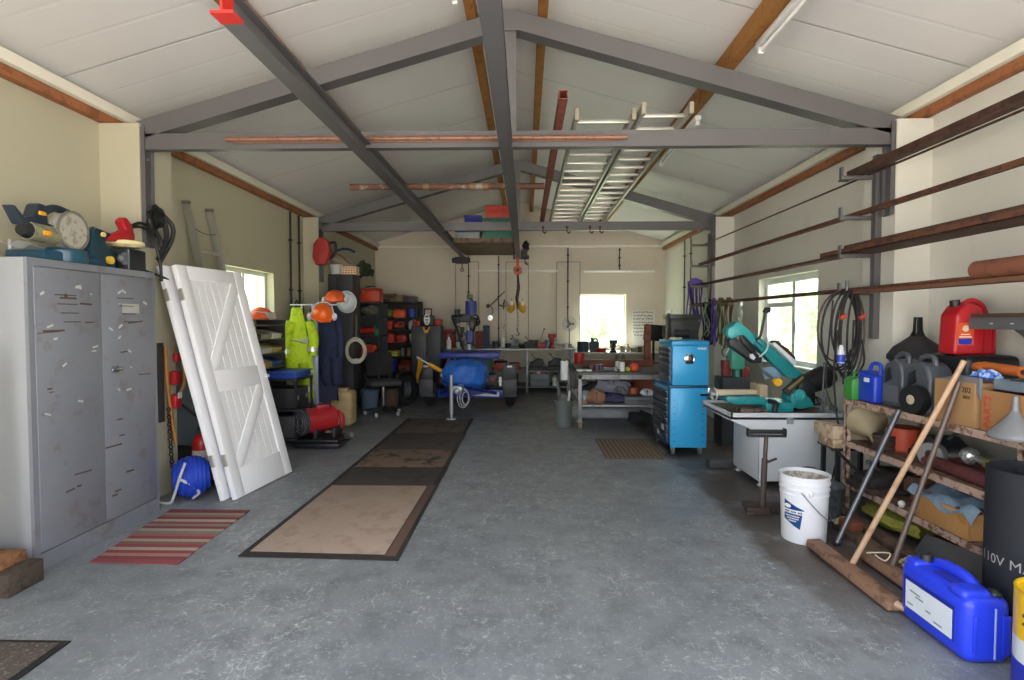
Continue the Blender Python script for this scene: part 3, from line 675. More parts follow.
# ---- rug and mats
def stripe_mat():
    m = bpy.data.materials.new('striped_weave'); m.use_nodes = True; nt = m.node_tree; N = nt.nodes; L = nt.links
    b = N['Principled BSDF']; b.inputs['Roughness'].default_value = .95
    tc = N.new('ShaderNodeTexCoord'); sx = N.new('ShaderNodeSeparateXYZ'); L.new(tc.outputs['Object'], sx.inputs[0])
    mr = N.new('ShaderNodeMapRange'); mr.inputs['From Min'].default_value = -.48; mr.inputs['From Max'].default_value = .48; L.new(sx.outputs['Y'], mr.inputs['Value'])
    rp = N.new('ShaderNodeValToRGB'); rp.color_ramp.interpolation = 'CONSTANT'
    cols = ['#8b4448', '#7c4044', '#a37a6c', '#8c4348', '#b0a08c', '#94484c', '#87605a', '#b0a08a', '#93474b', '#a8666a', '#8a8070', '#b0a694', '#8b4148', '#978878', '#985055', '#beb39f', '#874044', '#9c7264', '#aa9684', '#864246', '#90504c']
    e = rp.color_ramp.elements
    while len(e) < len(cols): e.new(.5)
    for i, c in enumerate(cols): e[i].position = i/len(cols); e[i].color = lin(c)
    L.new(mr.outputs['Result'], rp.inputs['Fac'])
    no = N.new('ShaderNodeTexNoise'); no.inputs['Scale'].default_value = 60; L.new(tc.outputs['Object'], no.inputs['Vector'])
    mx = N.new('ShaderNodeMix'); mx.data_type = 'RGBA'; mx.blend_type = 'MULTIPLY'; mx.inputs['Factor'].default_value = .35
    L.new(rp.outputs['Color'], mx.inputs['A']); L.new(no.outputs['Color'], mx.inputs['B']); L.new(mx.outputs['Result'], b.inputs['Base Color'])
    return m
def quad_mat(pts, z0, z1, bev=.003): return MB().prism(pts, z0, z1, 'z', bev=bev)
c = (-2.40, 3.75)
rg = [(-2.634, 3.279), (-2.082, 3.264), (-2.116, 4.215), (-2.739, 4.223)]
solo('striped_rug', 'red and beige striped rug on the floor in front of the steel cabinet', 'rug', MB().prism([(x-c[0], y-c[1]) for x, y in rg], 0, .008, 'z', bev=.002), stripe_mat(), (c[0], c[1], .001))
t = T('floor_mat', 'large brown floor panel edged by black rubber, nearest of the mat row', 'mat', (-1.24, 4.2, 0), group=None)
t.p('rubber_border', quad_mat([(-1.782, 3.385), (-.772, 3.345), (-.765, 4.9), (-1.745, 4.9)], 0.001, .008), M('#2b2725', .85), world=True)
t.p('panel', quad_mat([(-1.735, 3.45), (-.872, 3.42), (-.86, 4.86), (-1.70, 4.86)], .008, .013), M('#a08d7e', .85, hex2='#958172', amt=.4, sc=4, bump=.2), world=True)
t.p('edge_strip', quad_mat([(-.866, 3.4), (-.80, 3.4), (-.79, 4.89), (-.855, 4.89)], .008, .011), M('#5b463c', .85), world=True)
seg = [(4.91, 5.5, '#3a3431', 'black worn rubber floor mat just behind the big brown panel'), (5.51, 6.25, '#6f5b4c', 'brownish worn floor mat third in the row leading to the trailer'), (6.26, 7.2, '#3f3a36', 'dark floor mat in front of the trailer jockey stand'), (7.21, 8.25, '#54483f', 'dark brown floor mat under the trailer jockey stand')]
for y0, y1, col, lab in seg:
    t = T('floor_mat', lab, 'mat', (-1.25, (y0+y1)/2, 0))
    t.p('mat', quad_mat([(-1.74, y0), (-.77, y0), (-.76, y1), (-1.73, y1)], 0.001, .007), M(col, .85, hex2='#2f2926', amt=.4, sc=3, bump=.3), world=True)
    t.p('border', MB().b(-1.74, -1.70, y0, y1, .007, .010), M('#262321', .85), world=True); t.p('border', MB().b(-.81, -.765, y0, y1, .007, .010), M('#262321', .85), world=True)
t = T('door_mat', 'grey-brown doormat with black rim in the bottom corner of the photo', 'mat', (-2.5, 2.2, 0))
t.p('rim', quad_mat([(-2.95, 1.78), (-2.06, 1.78), (-2.07, 2.46), (-2.95, 2.46)], .001, .008), M('#1f1e1e', .85), world=True)
t.p('pile', quad_mat([(-2.92, 1.81), (-2.09, 1.81), (-2.10, 2.43), (-2.92, 2.43)], .008, .016), M('#574e47', .98, hex2='#7b726a', amt=.35, sc=30, bump=.8), world=True)
t = T('ribbed_mat', 'ribbed brown mat on the floor beside the blue tool chest', 'mat', (1.18, 6.4, 0))
t.p('backing', MB().b(.86, 1.52, 5.9, 6.9, .001, .006), M('#5e5348', .9), world=True)
m = MB()
for k in range(13): m.b(.875+k*.05, .905+k*.05, 5.92, 6.88, .006, .012)
t.p('rib', m, M('#857663', .9), world=True)
# ---- leaning doors
def plank_door(name, label, BL, BR, TL, TR, handle=True):
    """lean: a door in its own frame u (width) v (height) w (out of face)"""
    BL, BR, TL = Vector(BL), Vector(BR), Vector(TL)
    u = (BR-BL); W = u.length; u.normalize(); v = (TL-BL); v -= u*v.dot(u); v.normalize(); n = u.cross(v).normalized()
    Hh = 1.98; th = .044
    mat4 = Matrix((u.to_4d(), v.to_4d(), n.to_4d(), (0, 0, 0, 1))).transposed(); mat4.col[3] = (*BL, 1)
    for i in range(3): mat4.col[i][3] = 0
    t = T(name, label, 'door', BL)
    DW = M('#eeedef', .45, var=.03, sc=5)
    def part(nm, fn, mt=DW, parent=None, lab=None):
        m = MB(); fn(m); bmesh.ops.transform(m.bm, matrix=mat4, verts=m.bm.verts); return t.p(nm, m, mt, parent=parent, world=True, label=lab)
    fw = .118
    part('panel', lambda m: [m.b(fw+k*(W-2*fw)/7+.0015, fw+(k+1)*(W-2*fw)/7-.0015, .15, Hh-.06, -.012, .009, bev=.003, seg=1) for k in range(7)])
    for a, b_ in ((0, fw), (W-fw, W)): part('stile', lambda m: m.b(a, b_, 0, Hh, -th/2, th/2, bev=.004))
    for a, b_ in ((0, .23), (.89, 1.07), (Hh-.12, Hh)): part('rail', lambda m: m.b(fw, W-fw, a, b_, -th/2, th/2, bev=.004))
    for z0, z1 in ((.23, .89), (1.07, Hh-.12)):
        def br(m):
            w = .10
            p = [(fw, z0), (fw+w, z0), (W-fw, z1-w*.0), (W-fw-w, z1)]
            p = [(fw, z0), (fw+.07, z0), (W-fw, z1-.085), (W-fw, z1), (W-fw-.07, z1), (fw, z0+.085)]
            m.prism(p, .004, th/2-.003, 'z', bev=.003)
        part('brace', br)
    for z in (.28, 1.68): part('hinge', lambda m: [m.b(-.004, .001, z, z+.1, -.016, .016), m.cyl((-.004, z, .018), (-.004, z+.1, .018), .006)], M('#b3ada2', .35, .6))
    if handle: part('latch', lambda m: [m.b(W-.003, W+.012, .93, 1.0, -.012, .012, bev=.003), m.b(W-.04, W+.008, .94, .965, .015, .04, bev=.004)], WHITE)
    return t
plank_door('panel_door', 'front white boarded door with diagonal braces, leaning in front of its twin', (-2.365, 4.46, .005), (-2.262, 5.305, .005), (-2.86, 4.58, 1.92), None)
plank_door('panel_door', 'rear white boarded door, half hidden behind its twin', (-2.45, 4.43, .005), (-2.345, 5.27, .005), (-2.975, 4.53, 1.92), None, False)
# ladder leaning behind the doors
t = T('leaning_ladder', 'aluminium ladder standing upright behind the white doors', 'ladder', (-2.85, 5.6, 0))
for y in (5.40, 5.80):
    t.p('stile', MB().prism([(-2.80, 0), (-2.73, 0), (-3.25, 2.6), (-3.32, 2.6)], y-.013, y+.013, 'y', bev=.003), ALU, world=True)
    t.p('end_cap', MB().prism([(-3.248, 2.59), (-3.32, 2.59), (-3.325, 2.625), (-3.245, 2.625)], y-.017, y+.017, 'y', bev=.004), M('#6f6a5c', .7), world=True)
for k in range(8):
    f = (k+.7)/9.3*1; x = -2.765 - .52*f; z = 2.6*f
    t.p('rung', MB().b(x-.016, x+.016, 5.412, 5.788, z-.014, z+.014, bev=.005), ALU, world=True)
t.p('cord', MB().tube(cat_pts((-3.22, 5.41, 2.37), (-3.22, 5.79, 2.36), .03), .004, 6), M('#5b564a', .8), world=True)
solo('grey_sheet', 'blue-grey sheet board standing against the wall behind the leaning ladder', 'board', MB().b(XL+.01, XL+.04, 4.84, 5.95, 0, 1.48, bev=.003), M('#8e9aa6', .5, var=.05, sc=2), (-3.32, 5.4, 0), world=True)
# ---- red lifting straps on the pier, chain
t = T('lifting_straps', 'red and orange straps with a chain hung on the wall pier beside the cabinet', 'straps', (-3.0, 4.72, .35))
t.p('backboard', MB().b(PL, PL+.015, 4.53, 4.60, .62, 1.28, bev=.003), M('#3d3a3a', .8), world=True)
t.p('strap', MB().tube(smooth_pts([(-3.0, 4.6, 1.25), (-2.98, 4.58, 1.0), (-2.98, 4.62, .7), (-2.98, 4.68, .42)], 5), .014, 6), M('#b77c3c', .7), world=True, label='orange-tan strap')
t.p('strap', MB().tube(smooth_pts([(-3.0, 4.7, 1.22), (-2.97, 4.78, 1.1), (-2.97, 4.8, .92), (-2.99, 4.72, .8)], 5), .012, 6), M('#c08a3e', .7), world=True)
t.p('ratchet', MB().box((-2.97, 4.68, .98), (.06, .1, .12), bev=.02).box((-2.97, 4.68, .78), (.06, .09, .12), bev=.02).box((-2.97, 4.72, 1.15), (.05, .1, .08), bev=.02), M('#b8252b', .45), world=True, label='red ratchet')
t.p('tag', MB().box((-2.935, 4.68, .83), (.006, .05, .05)), WHITE, world=True)
m = MB(); 
for k in range(16): m.torus((-2.985, 4.6+.002*k, .72-.032*k), .016, .005, (PI/2, 0, (k % 2)*PI/2), 10, 5)
t.p('chain', m, M('#3f3c3a', .5, .6), world=True)
# ---- fire extinguishers
def extinguisher(label, x, y, hose=1):
    t = T('fire_extinguisher', label, 'fire extinguisher', (x, y, 0), group='red fire extinguishers')
    t.p('cylinder', MB().lathe([(0, 0), (.075, 0), (.08, .012), (.08, .36), (.072, .40), (.045, .43), (.02, .445), (0, .445)], seg=24), M('#b51f20', .35))
    t.p('valve', MB().cyl((0, 0, .44), (0, 0, .48), .02).box((.01, 0, .49), (.1, .022, .018), (0, -.25, 0), bev=.004).box((.01, 0, .515), (.1, .022, .012), (0, -.4, 0), bev=.004), BLACK)
    t.p('hose', MB().tube(smooth_pts([(.03, 0, .465), (.09, .03, .44), (.1, .05, .3), (.085, .05, .12)], 5), .011, 8), BLACK)
    t.p('label_plate', MB().lathe([(.0812, .15), (.0812, .3)], seg=24), M('#d8c9b9', .5))
extinguisher('red fire extinguisher behind the blue hose reel, nearer the cabinet', -2.93, 4.98)
extinguisher('red fire extinguisher against the leaning doors behind the blue hose reel', -2.84, 5.2)
t = T('black_stand', 'dark iron stand on the floor behind the fire extinguishers', 'stand', (-2.86, 5.05, 0))
t.p('post', MB().cyl((-2.88, 4.93, .01), (-2.9, 4.97, .80), .016).cyl((-3.1, 4.94, .72), (-2.9, 4.97, .55), .012), BLACK, world=True)
t.p('base', MB().b(-3.0, -2.8, 4.88, 4.99, 0, .012), BLACK, world=True)
solo('motor_pump', 'dark machine under the grey wall behind the extinguishers', 'machine', MB().box((0, 0, .16), (.22, .2, .3), bev=.04).cyl((0, -.14, .2), (0, .1, .2), .1).cyl((-.05, 0, .3), (-.05, 0, .42), .03), M('#2a2a2c', .6), (-3.2, 5.03, 0))
# ---- blue hose reel
t = T('hose_reel', 'blue hose reel in a bent white tube frame on the floor by the doors', 'hose reel', (-2.7, 4.5, 0), rot=(0, 0, 0))
hub = (-2.74, 4.50, .185)
m = MB()
for k in range(9):
    a = -.13 + k*.0325
    R = .155 - .00001
    m.torus((hub[0]+a*.75, hub[1]+a*.45, hub[2]), .05+.10*math.sqrt(1-((k-4)/4.5)**2), .021, (PI/2, 0, PI/2+.55), 28, 8)
t.p('hose', m, M('#1f3fae', .45), world=True)
t.p('drum', MB().cyl((hub[0]-.105, hub[1]-.063, hub[2]), (hub[0]+.105, hub[1]+.063, hub[2]), .07, seg=24), M('#1b368f', .5), world=True)
t.p('frame', MB().tube(smooth_pts([P(157, 502, 4.36), P(170, 503, 4.34), P(174, 496, 4.33), P(179, 480, 4.31), P(185, 463, 4.30)], 5), .011, 8)
    .tube(smooth_pts([P(179, 479, 4.31), P(189, 484, 4.36), P(199, 492, 4.42), P(193, 498, 4.44)], 5), .011, 8), M('#d8d9dc', .35, .3), world=True)
# ---- small-parts rack under the window
DG = M('#3b3a38', .6, .2)
t = T('parts_rack', 'dark open rack of small parts trays under the window behind the doors', 'rack', (-3.15, 6.4, 0))
for y in (6.0, 6.88): t.p('side_panel', MB().b(-3.33, -2.98, y-.012, y+.012, 0, 1.47), DG, world=True)
m = MB()
rk = []
for k in range(9): t.p('shelf', MB().b(-3.33, -2.98, 6.012, 6.868, .08+k*.165, .092+k*.165), M('#6d6558', .6), world=True)
cols = ['#8d2f28', '#2f4a7d', '#9a9488', '#4c4a46', '#b59a5b', '#31302f', '#6e7c80', '#c7c3b8']
names = {'#8d2f28': 'red', '#2f4a7d': 'blue', '#9a9488': 'pale grey', '#4c4a46': 'dark grey', '#b59a5b': 'tan', '#31302f': 'black', '#6e7c80': 'blue-grey', '#c7c3b8': 'cream'}
ords = ['lowest', 'second', 'third', 'fourth', 'fifth', 'sixth', 'seventh', 'eighth']
r2 = random.Random(5)
for k in range(3, 8):
    for j in range(3):
        c = cols[(k*3+j*5) % 8]; y = 6.06+.27*j; z = .093+k*.165
        solo('parts_bin', '%s small bin on the %s tier of the parts rack, %s' % (names[c], ords[k], ('nearest the camera', 'in the middle', 'farthest in')[j]), 'bin',
             MB().prism([(-3.2, z), (-3.0, z), (-2.985, z+.06), (-3.2, z+.11)], y, y+.22, 'y', bev=.004), M(c, .5), (-3.1, y+.11, z), world=True)
# orange helmet / lantern on window sill
t = T('safety_helmet', 'orange helmet with clear visor on the window sill above the parts rack', 'helmet', (-3.2, 6.72, 1.475))
def helmet(t, shell, brimmat=None, c=(0, 0, 0), s=1.0, rx=0, rz=0, world=False):
    R = Matrix.Translation(c) @ Euler((rx, 0, rz)).to_matrix().to_4x4()
    m = MB(); m.lathe([(.118, 0), (.122, .03), (.115, .07), (.095, .11), (.06, .135), (0, .145)], seg=24, sx=1.0, sy=1.18)
    m.lathe([(.118, 0), (.142, -.006), (.144, -.002), (.12, .012)], seg=24, sx=1, sy=1.2)
    m.prism([(-.09, -.12), (.09, -.12), (.06, -.205), (-.06, -.205)], -.008, .0, 'z', bev=.003)
    for x in (-.025, 0, .025): m.tube([(x, -.13, .03), (x*.9, -.08, .12), (x*.8, 0, .148), (x*.9, .08, .12), (x, .13, .03)], .006, 6)
    for v in m.bm.verts: v.co *= s
    bmesh.ops.transform(m.bm, matrix=R, verts=m.bm.verts)
    t.p('shell', m, shell)
    return R
helmet(t, M('#e0561d', .35), c=(0, 0, .01), rz=PI/2, s=.95)
t.p('visor', MB().prism([(-.02, .10), (.12, .09), (.16, .0), (.15, -.0), (.1, .08), (-.02, .085)], -.1, .1, 'y'), M('#b9c2c2', .2))
# blue tray on black trolley
t = T('tool_trolley', 'black trolley loaded with dark boxes beside the leaning doors', 'trolley', (-2.78, 6.5, 0))
BT = M('#242427', .5)
for x in (-2.94, -2.62):
    for y in (6.32, 6.78): t.p('leg', MB().b(x-.012, x+.012, y-.012, y+.012, .05, .79), BT, world=True); t.p('wheel', MB().cyl((x-.015, y, .035), (x+.015, y, .035), .035), RUBBER, world=True)
for z in (.08, .42, .77): t.p('shelf', MB().b(-2.95, -2.6, 6.3, 6.8, z, z+.025, bev=.004), BT, world=True)
t = T('parts_tray', 'blue plastic tray on top of the black trolley', 'tray', (-2.78, 6.5, .797))
t.p('tray', MB().b(-2.95, -2.62, 6.33, 6.78, .797, .86, bev=.01), M('#2446a0', .4), world=True)
t.p('lid', MB().b(-2.97, -2.6, 6.31, 6.8, .86, .878, bev=.006), M('#2d55b5', .4), world=True)
for lab, x0, x1, y0, y1, z0, z1, c in (('black plastic case on the middle shelf of the trolley', -2.93, -2.64, 6.36, 6.75, .447, .68, '#2b2b2e'), ('dark grey case on the bottom shelf of the trolley', -2.92, -2.65, 6.35, 6.76, .107, .36, '#3e3d3f')):
    t = T('plastic_case', lab, 'case', ((x0+x1)/2, (y0+y1)/2, z0)); t.p('body', MB().b(x0, x1, y0, y1, z0, z1, bev=.015), M(c, .5), world=True)
    t.p('handle', MB().tube([(x1-.0, y0+.12, z1-.05), (x1+.02, y0+.13, z1-.05), (x1+.02, y1-.13, z1-.05), (x1, y1-.12, z1-.05)], .008, 8), BLACK, world=True)
    t.p('latch', MB().box((x1, y0+.07, (z0+z1)/2), (.012, .03, .05), bev=.003).box((x1, y1-.07, (z0+z1)/2), (.012, .03, .05), bev=.003), M('#a9a9a6', .4, .6), world=True)
# ---- red machine with a round grey end
t = T('floor_machine', 'red drum machine with round grey end on a black sled, in front of the overalls', 'machine', (-2.36, 6.5, 0))
t.p('sled', MB().b(-2.63, -2.1, 6.22, 6.72, .02, .075, bev=.02).b(-2.6, -2.12, 6.26, 6.68, .075, .11, bev=.015), M('#1c1c1f', .5), world=True)
t.p('drum', MB().cyl((-2.53, 6.30, .31), (-2.31, 6.60, .31), .145, seg=32), M('#a8242a', .4), world=True)
e = t.p('end_cover', MB().cyl((-2.552, 6.27, .31), (-2.53, 6.30, .31), .155, seg=32), M('#3c3d40', .5), world=True)
m = MB()
for r_ in (.05, .09, .13): m.torus((-2.553, 6.268, .31), r_, .006, (PI/2, 0, math.atan2(.30, .22)+PI/2), 28, 6)
t.p('grille_ring', m, M('#6b6c6f', .5), parent=e, world=True)
t.p('rear_ring', MB().torus((-2.24, 6.62, .28), .09, .03, (PI/2, 0, math.atan2(.30, .22)+PI/2), 24, 8), M('#a52a30', .4), world=True)
t.p('cradle', MB().b(-2.42, -2.38, 6.3, 6.6, .1, .22, bev=.005).b(-2.24, -2.2, 6.4, 6.66, .1, .22, bev=.005), BT, world=True)
t.p('control_box', MB().box((-2.37, 6.48, .46), (.16, .1, .05), (0, 0, .6), bev=.01), M('#8f2127', .4), world=True)
t.p('outlet', MB().cyl((-2.1, 6.5, .1), (-2.02, 6.45, .13), .03), M('#77797c', .4, .5), world=True)
# ---- garment stand with clothes
t = T('coat_stand', 'pale metal coat stand carrying the hi-vis coat and overalls', 'coat stand', (-2.66, 7.15, 0))
t.p('post', MB().b(-2.735, -2.665, 7.12, 7.17, .02, 1.68, bev=.006), M('#aab0c4', .35, .4), world=True)
t.p('arm', MB().cyl((-3.02, 7.145, 1.665), (-2.38, 7.145, 1.665), .01).cyl((-2.5, 7.0, 1.64), (-2.5, 7.145, 1.665), .01), M('#d5d8dc', .35, .3), world=True)
t.p('foot', MB().b(-2.86, -2.46, 7.12, 7.17, 0, .03, bev=.005).b(-2.685, -2.63, 6.96, 7.35, 0, .03, bev=.005), M('#aab0c4', .35, .4), world=True)
def hanging(m, cx, cy, top, bot, wt, wb, d, folds=5, seed=1, nu=26, nv=16, neck=.06):
    r2 = random.Random(seed); ph = r2.uniform(0, 6)
    rings = []
    for j in range(nv+1):
        f = j/nv; z = top+(bot-top)*f
        sh = min(1, (f/.14)**.6) if f < .14 else 1
        w = (neck + (wt-neck)*sh) if f < .14 else wt+(wb-wt)*((f-.14)/.86)
        r = []
        for i in range(nu):
            a = 2*PI*i/nu
            k = 1+.16*f*math.sin(folds*a+ph+2*f)+.05*math.sin(9*a+f*7)
            r.append(m.bm.verts.new((cx+w*math.cos(a)*k, cy+d*(.35+.65*f)*math.sin(a)*k, z+.02*math.sin(3*a+ph)*f)))
        rings.append(r)
    for A, B in zip(rings, rings[1:]):
        for i in range(nu): m.bm.faces.new((A[i], A[(i+1) % nu], B[(i+1) % nu], B[i]))
    m.bm.faces.new(rings[0]); m.bm.faces.new(rings[-1][::-1])
    return m
HV = M('#c3e01f', .7, hex2='#aaca1c', amt=.4, sc=8)
t = T('hi_vis_coat', 'fluorescent yellow hi-vis coat hanging on the coat stand arm', 'coat', (-2.87, 7.13, .45))
t.p('coat_body', hanging(MB(), -2.93, 7.13, 1.63, .80, .085, .22, .09, 4, 3), HV, world=True)
t.p('sleeve', MB().tube(smooth_pts([(-2.99, 7.1, 1.45), (-3.06, 7.08, 1.2), (-3.05, 7.06, .98)], 5), [.06]*5+[.065]*3+[.055]*3, 10), HV, world=True)
t.p('sleeve', MB().tube(smooth_pts([(-2.75, 7.1, 1.45), (-2.69, 7.06, 1.25), (-2.70, 7.05, 1.02)], 5), [.06]*5+[.065]*3+[.055]*3, 10), HV, world=True)
t.p('trouser_leg', MB().tube(smooth_pts([(-2.84, 7.12, .92), (-2.80, 7.11, .7), (-2.79, 7.12, .45)], 5), .085, 10), M('#a8c41f', .7), world=True)
t.p('reflective_band', hanging(MB(), -2.87, 7.13, 1.25, 1.19, .193, .193, .078, 4, 3, nv=1, neck=.193), M('#d8dccb', .3, .4), world=True)
for q0_, q1_, r_ in (((-2.70, 7.05, 1.13), (-2.70, 7.05, 1.07), .067), ((-3.055, 7.06, 1.10), (-3.055, 7.06, 1.04), .067), ((-2.80, 7.11, .62), (-2.795, 7.115, .56), .09)): t.p('reflective_band', MB().tube([q0_, q1_], r_, 10), M('#d8dccb', .3, .4), world=True)
t.p('hanger', MB().tube([(-2.87, 7.14, 1.61), (-2.87, 7.14, 1.68)], .01, 8), WHITE, world=True)
NV = M('#1c2444', .8, hex2='#151a33', amt=.4, sc=7)
t = T('overalls', 'navy overalls hanging beside the coat stand post, farthest from the hi-vis coat', 'overalls', (-2.42, 7.25, .45))
t.p('bodice', hanging(MB(), -2.53, 7.3, 1.60, .98, .11, .13, .1, 3, 8), NV, world=True)
for x in (-2.59, -2.47): t.p('trouser_leg', MB().tube(smooth_pts([(x, 7.3, 1.02), (x-.01, 7.29, .75), (x+.01, 7.3, .62)], 5), [.085]*5+[.08]*3+[.07]*3, 12), NV, world=True)
t.p('sleeve', MB().tube(smooth_pts([(-2.44, 7.25, 1.5), (-2.40, 7.24, 1.25), (-2.41, 7.24, .98)], 5), .05, 10), NV, world=True)
t = T('work_jacket', 'dark navy jacket hung behind the coat stand post next to the hi-vis coat', 'jacket', (-2.66, 7.4, .4))
t.p('jacket_body', hanging(MB(), -2.66, 7.38, 1.62, .4, .14, .17, .1, 5, 12), M('#20273f', .8), world=True)
t.p('hood', MB().sph((-2.72, 7.3, 1.56), (.11, .09, .07), 14, (0, .5, 0), noise=.15), M('#27304a', .8), world=True)
t = T('orange_helmet', 'orange safety helmet with white ear defender on top of the coat stand', 'helmet', (-2.55, 7.0, 1.52))
helmet(t, M('#e8641c', .35), c=(0, 0, 0), s=1.05, rx=.35, rz=.5)
t.p('ear_defender', MB().sph((-.15, -.02, -.01), (.035, .045, .05), 12).sph((.15, .0, -.01), (.035, .045, .05), 12).tube(smooth_pts([(-.15, 0, 0), (-.1, .03, .14), (0, .04, .18), (.1, .03, .14), (.15, 0, 0)], 4), .008, 6), M('#cfd4dc', .4))
t = T('orange_helmet', 'orange forestry helmet with pale ear muffs hanging above the navy overalls', 'helmet', (-2.57, 7.55, 1.72))
helmet(t, M('#d95a22', .35), c=(0, 0, 0), s=1.05, rx=.1, rz=-.3)
t.p('ear_defender', MB().sph((-.15, 0, .02), (.035, .045, .05), 12).sph((.15, 0, .02), (.035, .045, .05), 12), M('#c7cbd0', .4))
t = T('white_helmet', 'white hard hat hanging on the side of the dark locker', 'helmet', (-2.56, 8.0, 1.73))
m = MB(); m.lathe([(.142, 0), (.144, .012), (.128, .02), (.124, .06), (.105, .11), (.06, .14), (0, .148)], seg=28, sy=1.15)
bmesh.ops.transform(m.bm, matrix=Euler((PI/2+.25, 0, .1)).to_matrix().to_4x4(), verts=m.bm.verts)
t.p('shell', m, M('#dcdfe6', .35))
m = MB().torus((.0, -.02, .0), .128, .008, (PI/2+.25, 0, .1), 28, 6, sy=1.1); t.p('rim', m, M('#b9bec8', .4))
t.p('peg', MB().cyl((0, -.01, .0), (0, .25, .0), .012), BLACK)
def rope_coil(name, label, cat, c, R, mat, n=7, r=.009, hook=None, rz=0):
    t = T(name, label, cat, c); m = MB(); r2 = random.Random(len(label))
    for k in range(n): m.torus((r2.uniform(-.012, .012), -.004*k, r2.uniform(-.02, .01)), R*r2.uniform(.78, 1), r, (PI/2+r2.uniform(-.12, .12), 0, r2.uniform(-.15, .15)+rz), 32, 6, sy=1.25)
    t.p('coil', m, mat); m2 = MB().torus((0, 0, -R*1.0), R*.22, r, (0, 0, 0), 16, 6); m2.torus((0, -.01, -R*.9), R*.22, r, (.2, 0, 0), 16, 6); t.p('wrap', m2, mat)
    if hook: t.p('hook', MB().tube([(0, .02, R*1.1), (0, .02, hook)], .012, 6), M('#6b5b4a', .7))
    return t
rope_coil('rope_coil', 'white rope coil hanging below the white hard hat', 'rope', (-2.46, 8.1, 1.03), .15, M('#c5bfae', .8), 10, .008, .5)
t = T('fuel_can', 'tall beige plastic can standing on the floor below the rope coil', 'can', (-2.55, 7.78, 0))
t.p('body', MB().box((0, 0, .24), (.3, .3, .48), bev=.05, seg=4).box((0, 0, .495), (.16, .16, .05), bev=.02), M('#b99f74', .55))
t.p('neck', MB().cyl((-.06, 0, .5), (-.06, 0, .54), .04), M('#2b2722', .6))
m = MB()
for k in range(3): m.b(-.152, .152, -.152, .152, .1+.13*k, .112+.13*k, bev=.005)
t.p('rib', m, M('#ad9268', .55))
# ---- dark locker and things on it
LK = M('#3f4044', .55, .2, var=.08)
t = T('dark_locker', 'tall dark grey locker against the wall pier with odds and ends on top', 'locker', (-2.92, 8.95, 0))
x0, x1, y0, y1 = -3.27, -2.75, 8.9, 9.32
t.p('body', MB().b(x0, x1, y0, y1, 0, 2.2, bev=.006), LK, world=True)
for k in range(2): 
    d = t.p('door', MB().b(x0+.01+k*.255, x0+.255+k*.255, y0-.015, y0, .06, 2.17, bev=.004), LK, world=True)
    t.p('handle', MB().b(x0+.22+k*.03, x0+.235+k*.03, y0-.03, y0-.015, 1.05, 1.2, bev=.003), STEEL, parent=d, world=True)
zt2 = 2.201
t = T('white_bucket', 'white bucket on top of the dark locker', 'bucket', (-3.06, 9.04, zt2))
t.p('pail', MB().lathe([(0, 0), (.085, 0), (.1, .16), (.105, .165), (.105, .15)], seg=20), M('#c9ccc8', .5)); t.p('lid', MB().lathe([(0, .17), (.1, .17), (.108, .16), (.108, .15)], seg=20), M('#b9b8b0', .5))
t = T('egg_crate', 'orange and white lattice crate on top of the dark locker', 'crate', (-2.82, 9.04, zt2))
m = MB()
for k in range(6): m.b(-.12+.044*k, -.104+.044*k, -.1, .1, 0, .13)
for k in range(4): m.b(-.12, .116, -.103, -.095, .0+.038*k, .016+.038*k).b(-.12, .116, .095, .103, .0+.038*k, .016+.038*k)
t.p('lattice', m, M('#e5cfb0', .6)); t.p('contents', MB().b(-.1, .1, -.09, .09, 0, .11), M('#c8622a', .7))
t = T('leather_bag', 'tan cloth bundle slumped on the locker top behind the white bucket', 'bag', (-3.05, 9.1, zt2+.1))
t.p('bundle', MB().sph((0, .08, .14), (.19, .08, .07), 14, (0, .35, 0), .12), M('#a79a7e', .8), ); t.p('bundle_strap', MB().tube(smooth_pts([(-.15, .02, .2), (0, 0, .24), (.2, .02, .08)], 5), .012, 6), M('#8f4a30', .7))
solo('green_foliage', 'green and dark netting heaped at the back corner of the locker top', 'netting', MB().sph((0, 0, .1), (.13, .1, .12), 12, noise=.3).sph((.1, 0, .05), (.08, .08, .06), 10, noise=.3), M('#35432c', .9, hex2='#222a1d', amt=.5), (-2.66, 9.2, zt2), )
solo('blue_hose', 'blue hose loop on top of the bundle on the locker', 'hose', MB().tube(smooth_pts([(-.2, 0, .0), (-.1, 0, .07), (.05, 0, .08), (.16, 0, .03)], 5), .02, 8), M('#27406b', .5), (-2.93, 9.1, zt2+.34))
t = T('red_bag', 'red and black bag hanging on the farther frame post', 'bag', (-3.02, 8.3, 2.4))
t.p('bag', MB().prism([(-.11, .2), (-.02, .3), (.1, .26), (.14, .1), (.08, -.1), (-.08, -.12), (-.13, .0)], -.06, .06, 'y', bev=.03, seg=3), M('#9c2722', .6)); t.p('strap', MB().tube(smooth_pts([(.1, 0, .2), (.2, 0, .22), (.2, 0, .05), (.12, 0, -.02)], 5), .018, 6).b(-.04, 0, -.01, .01, .25, .42), BLACK)
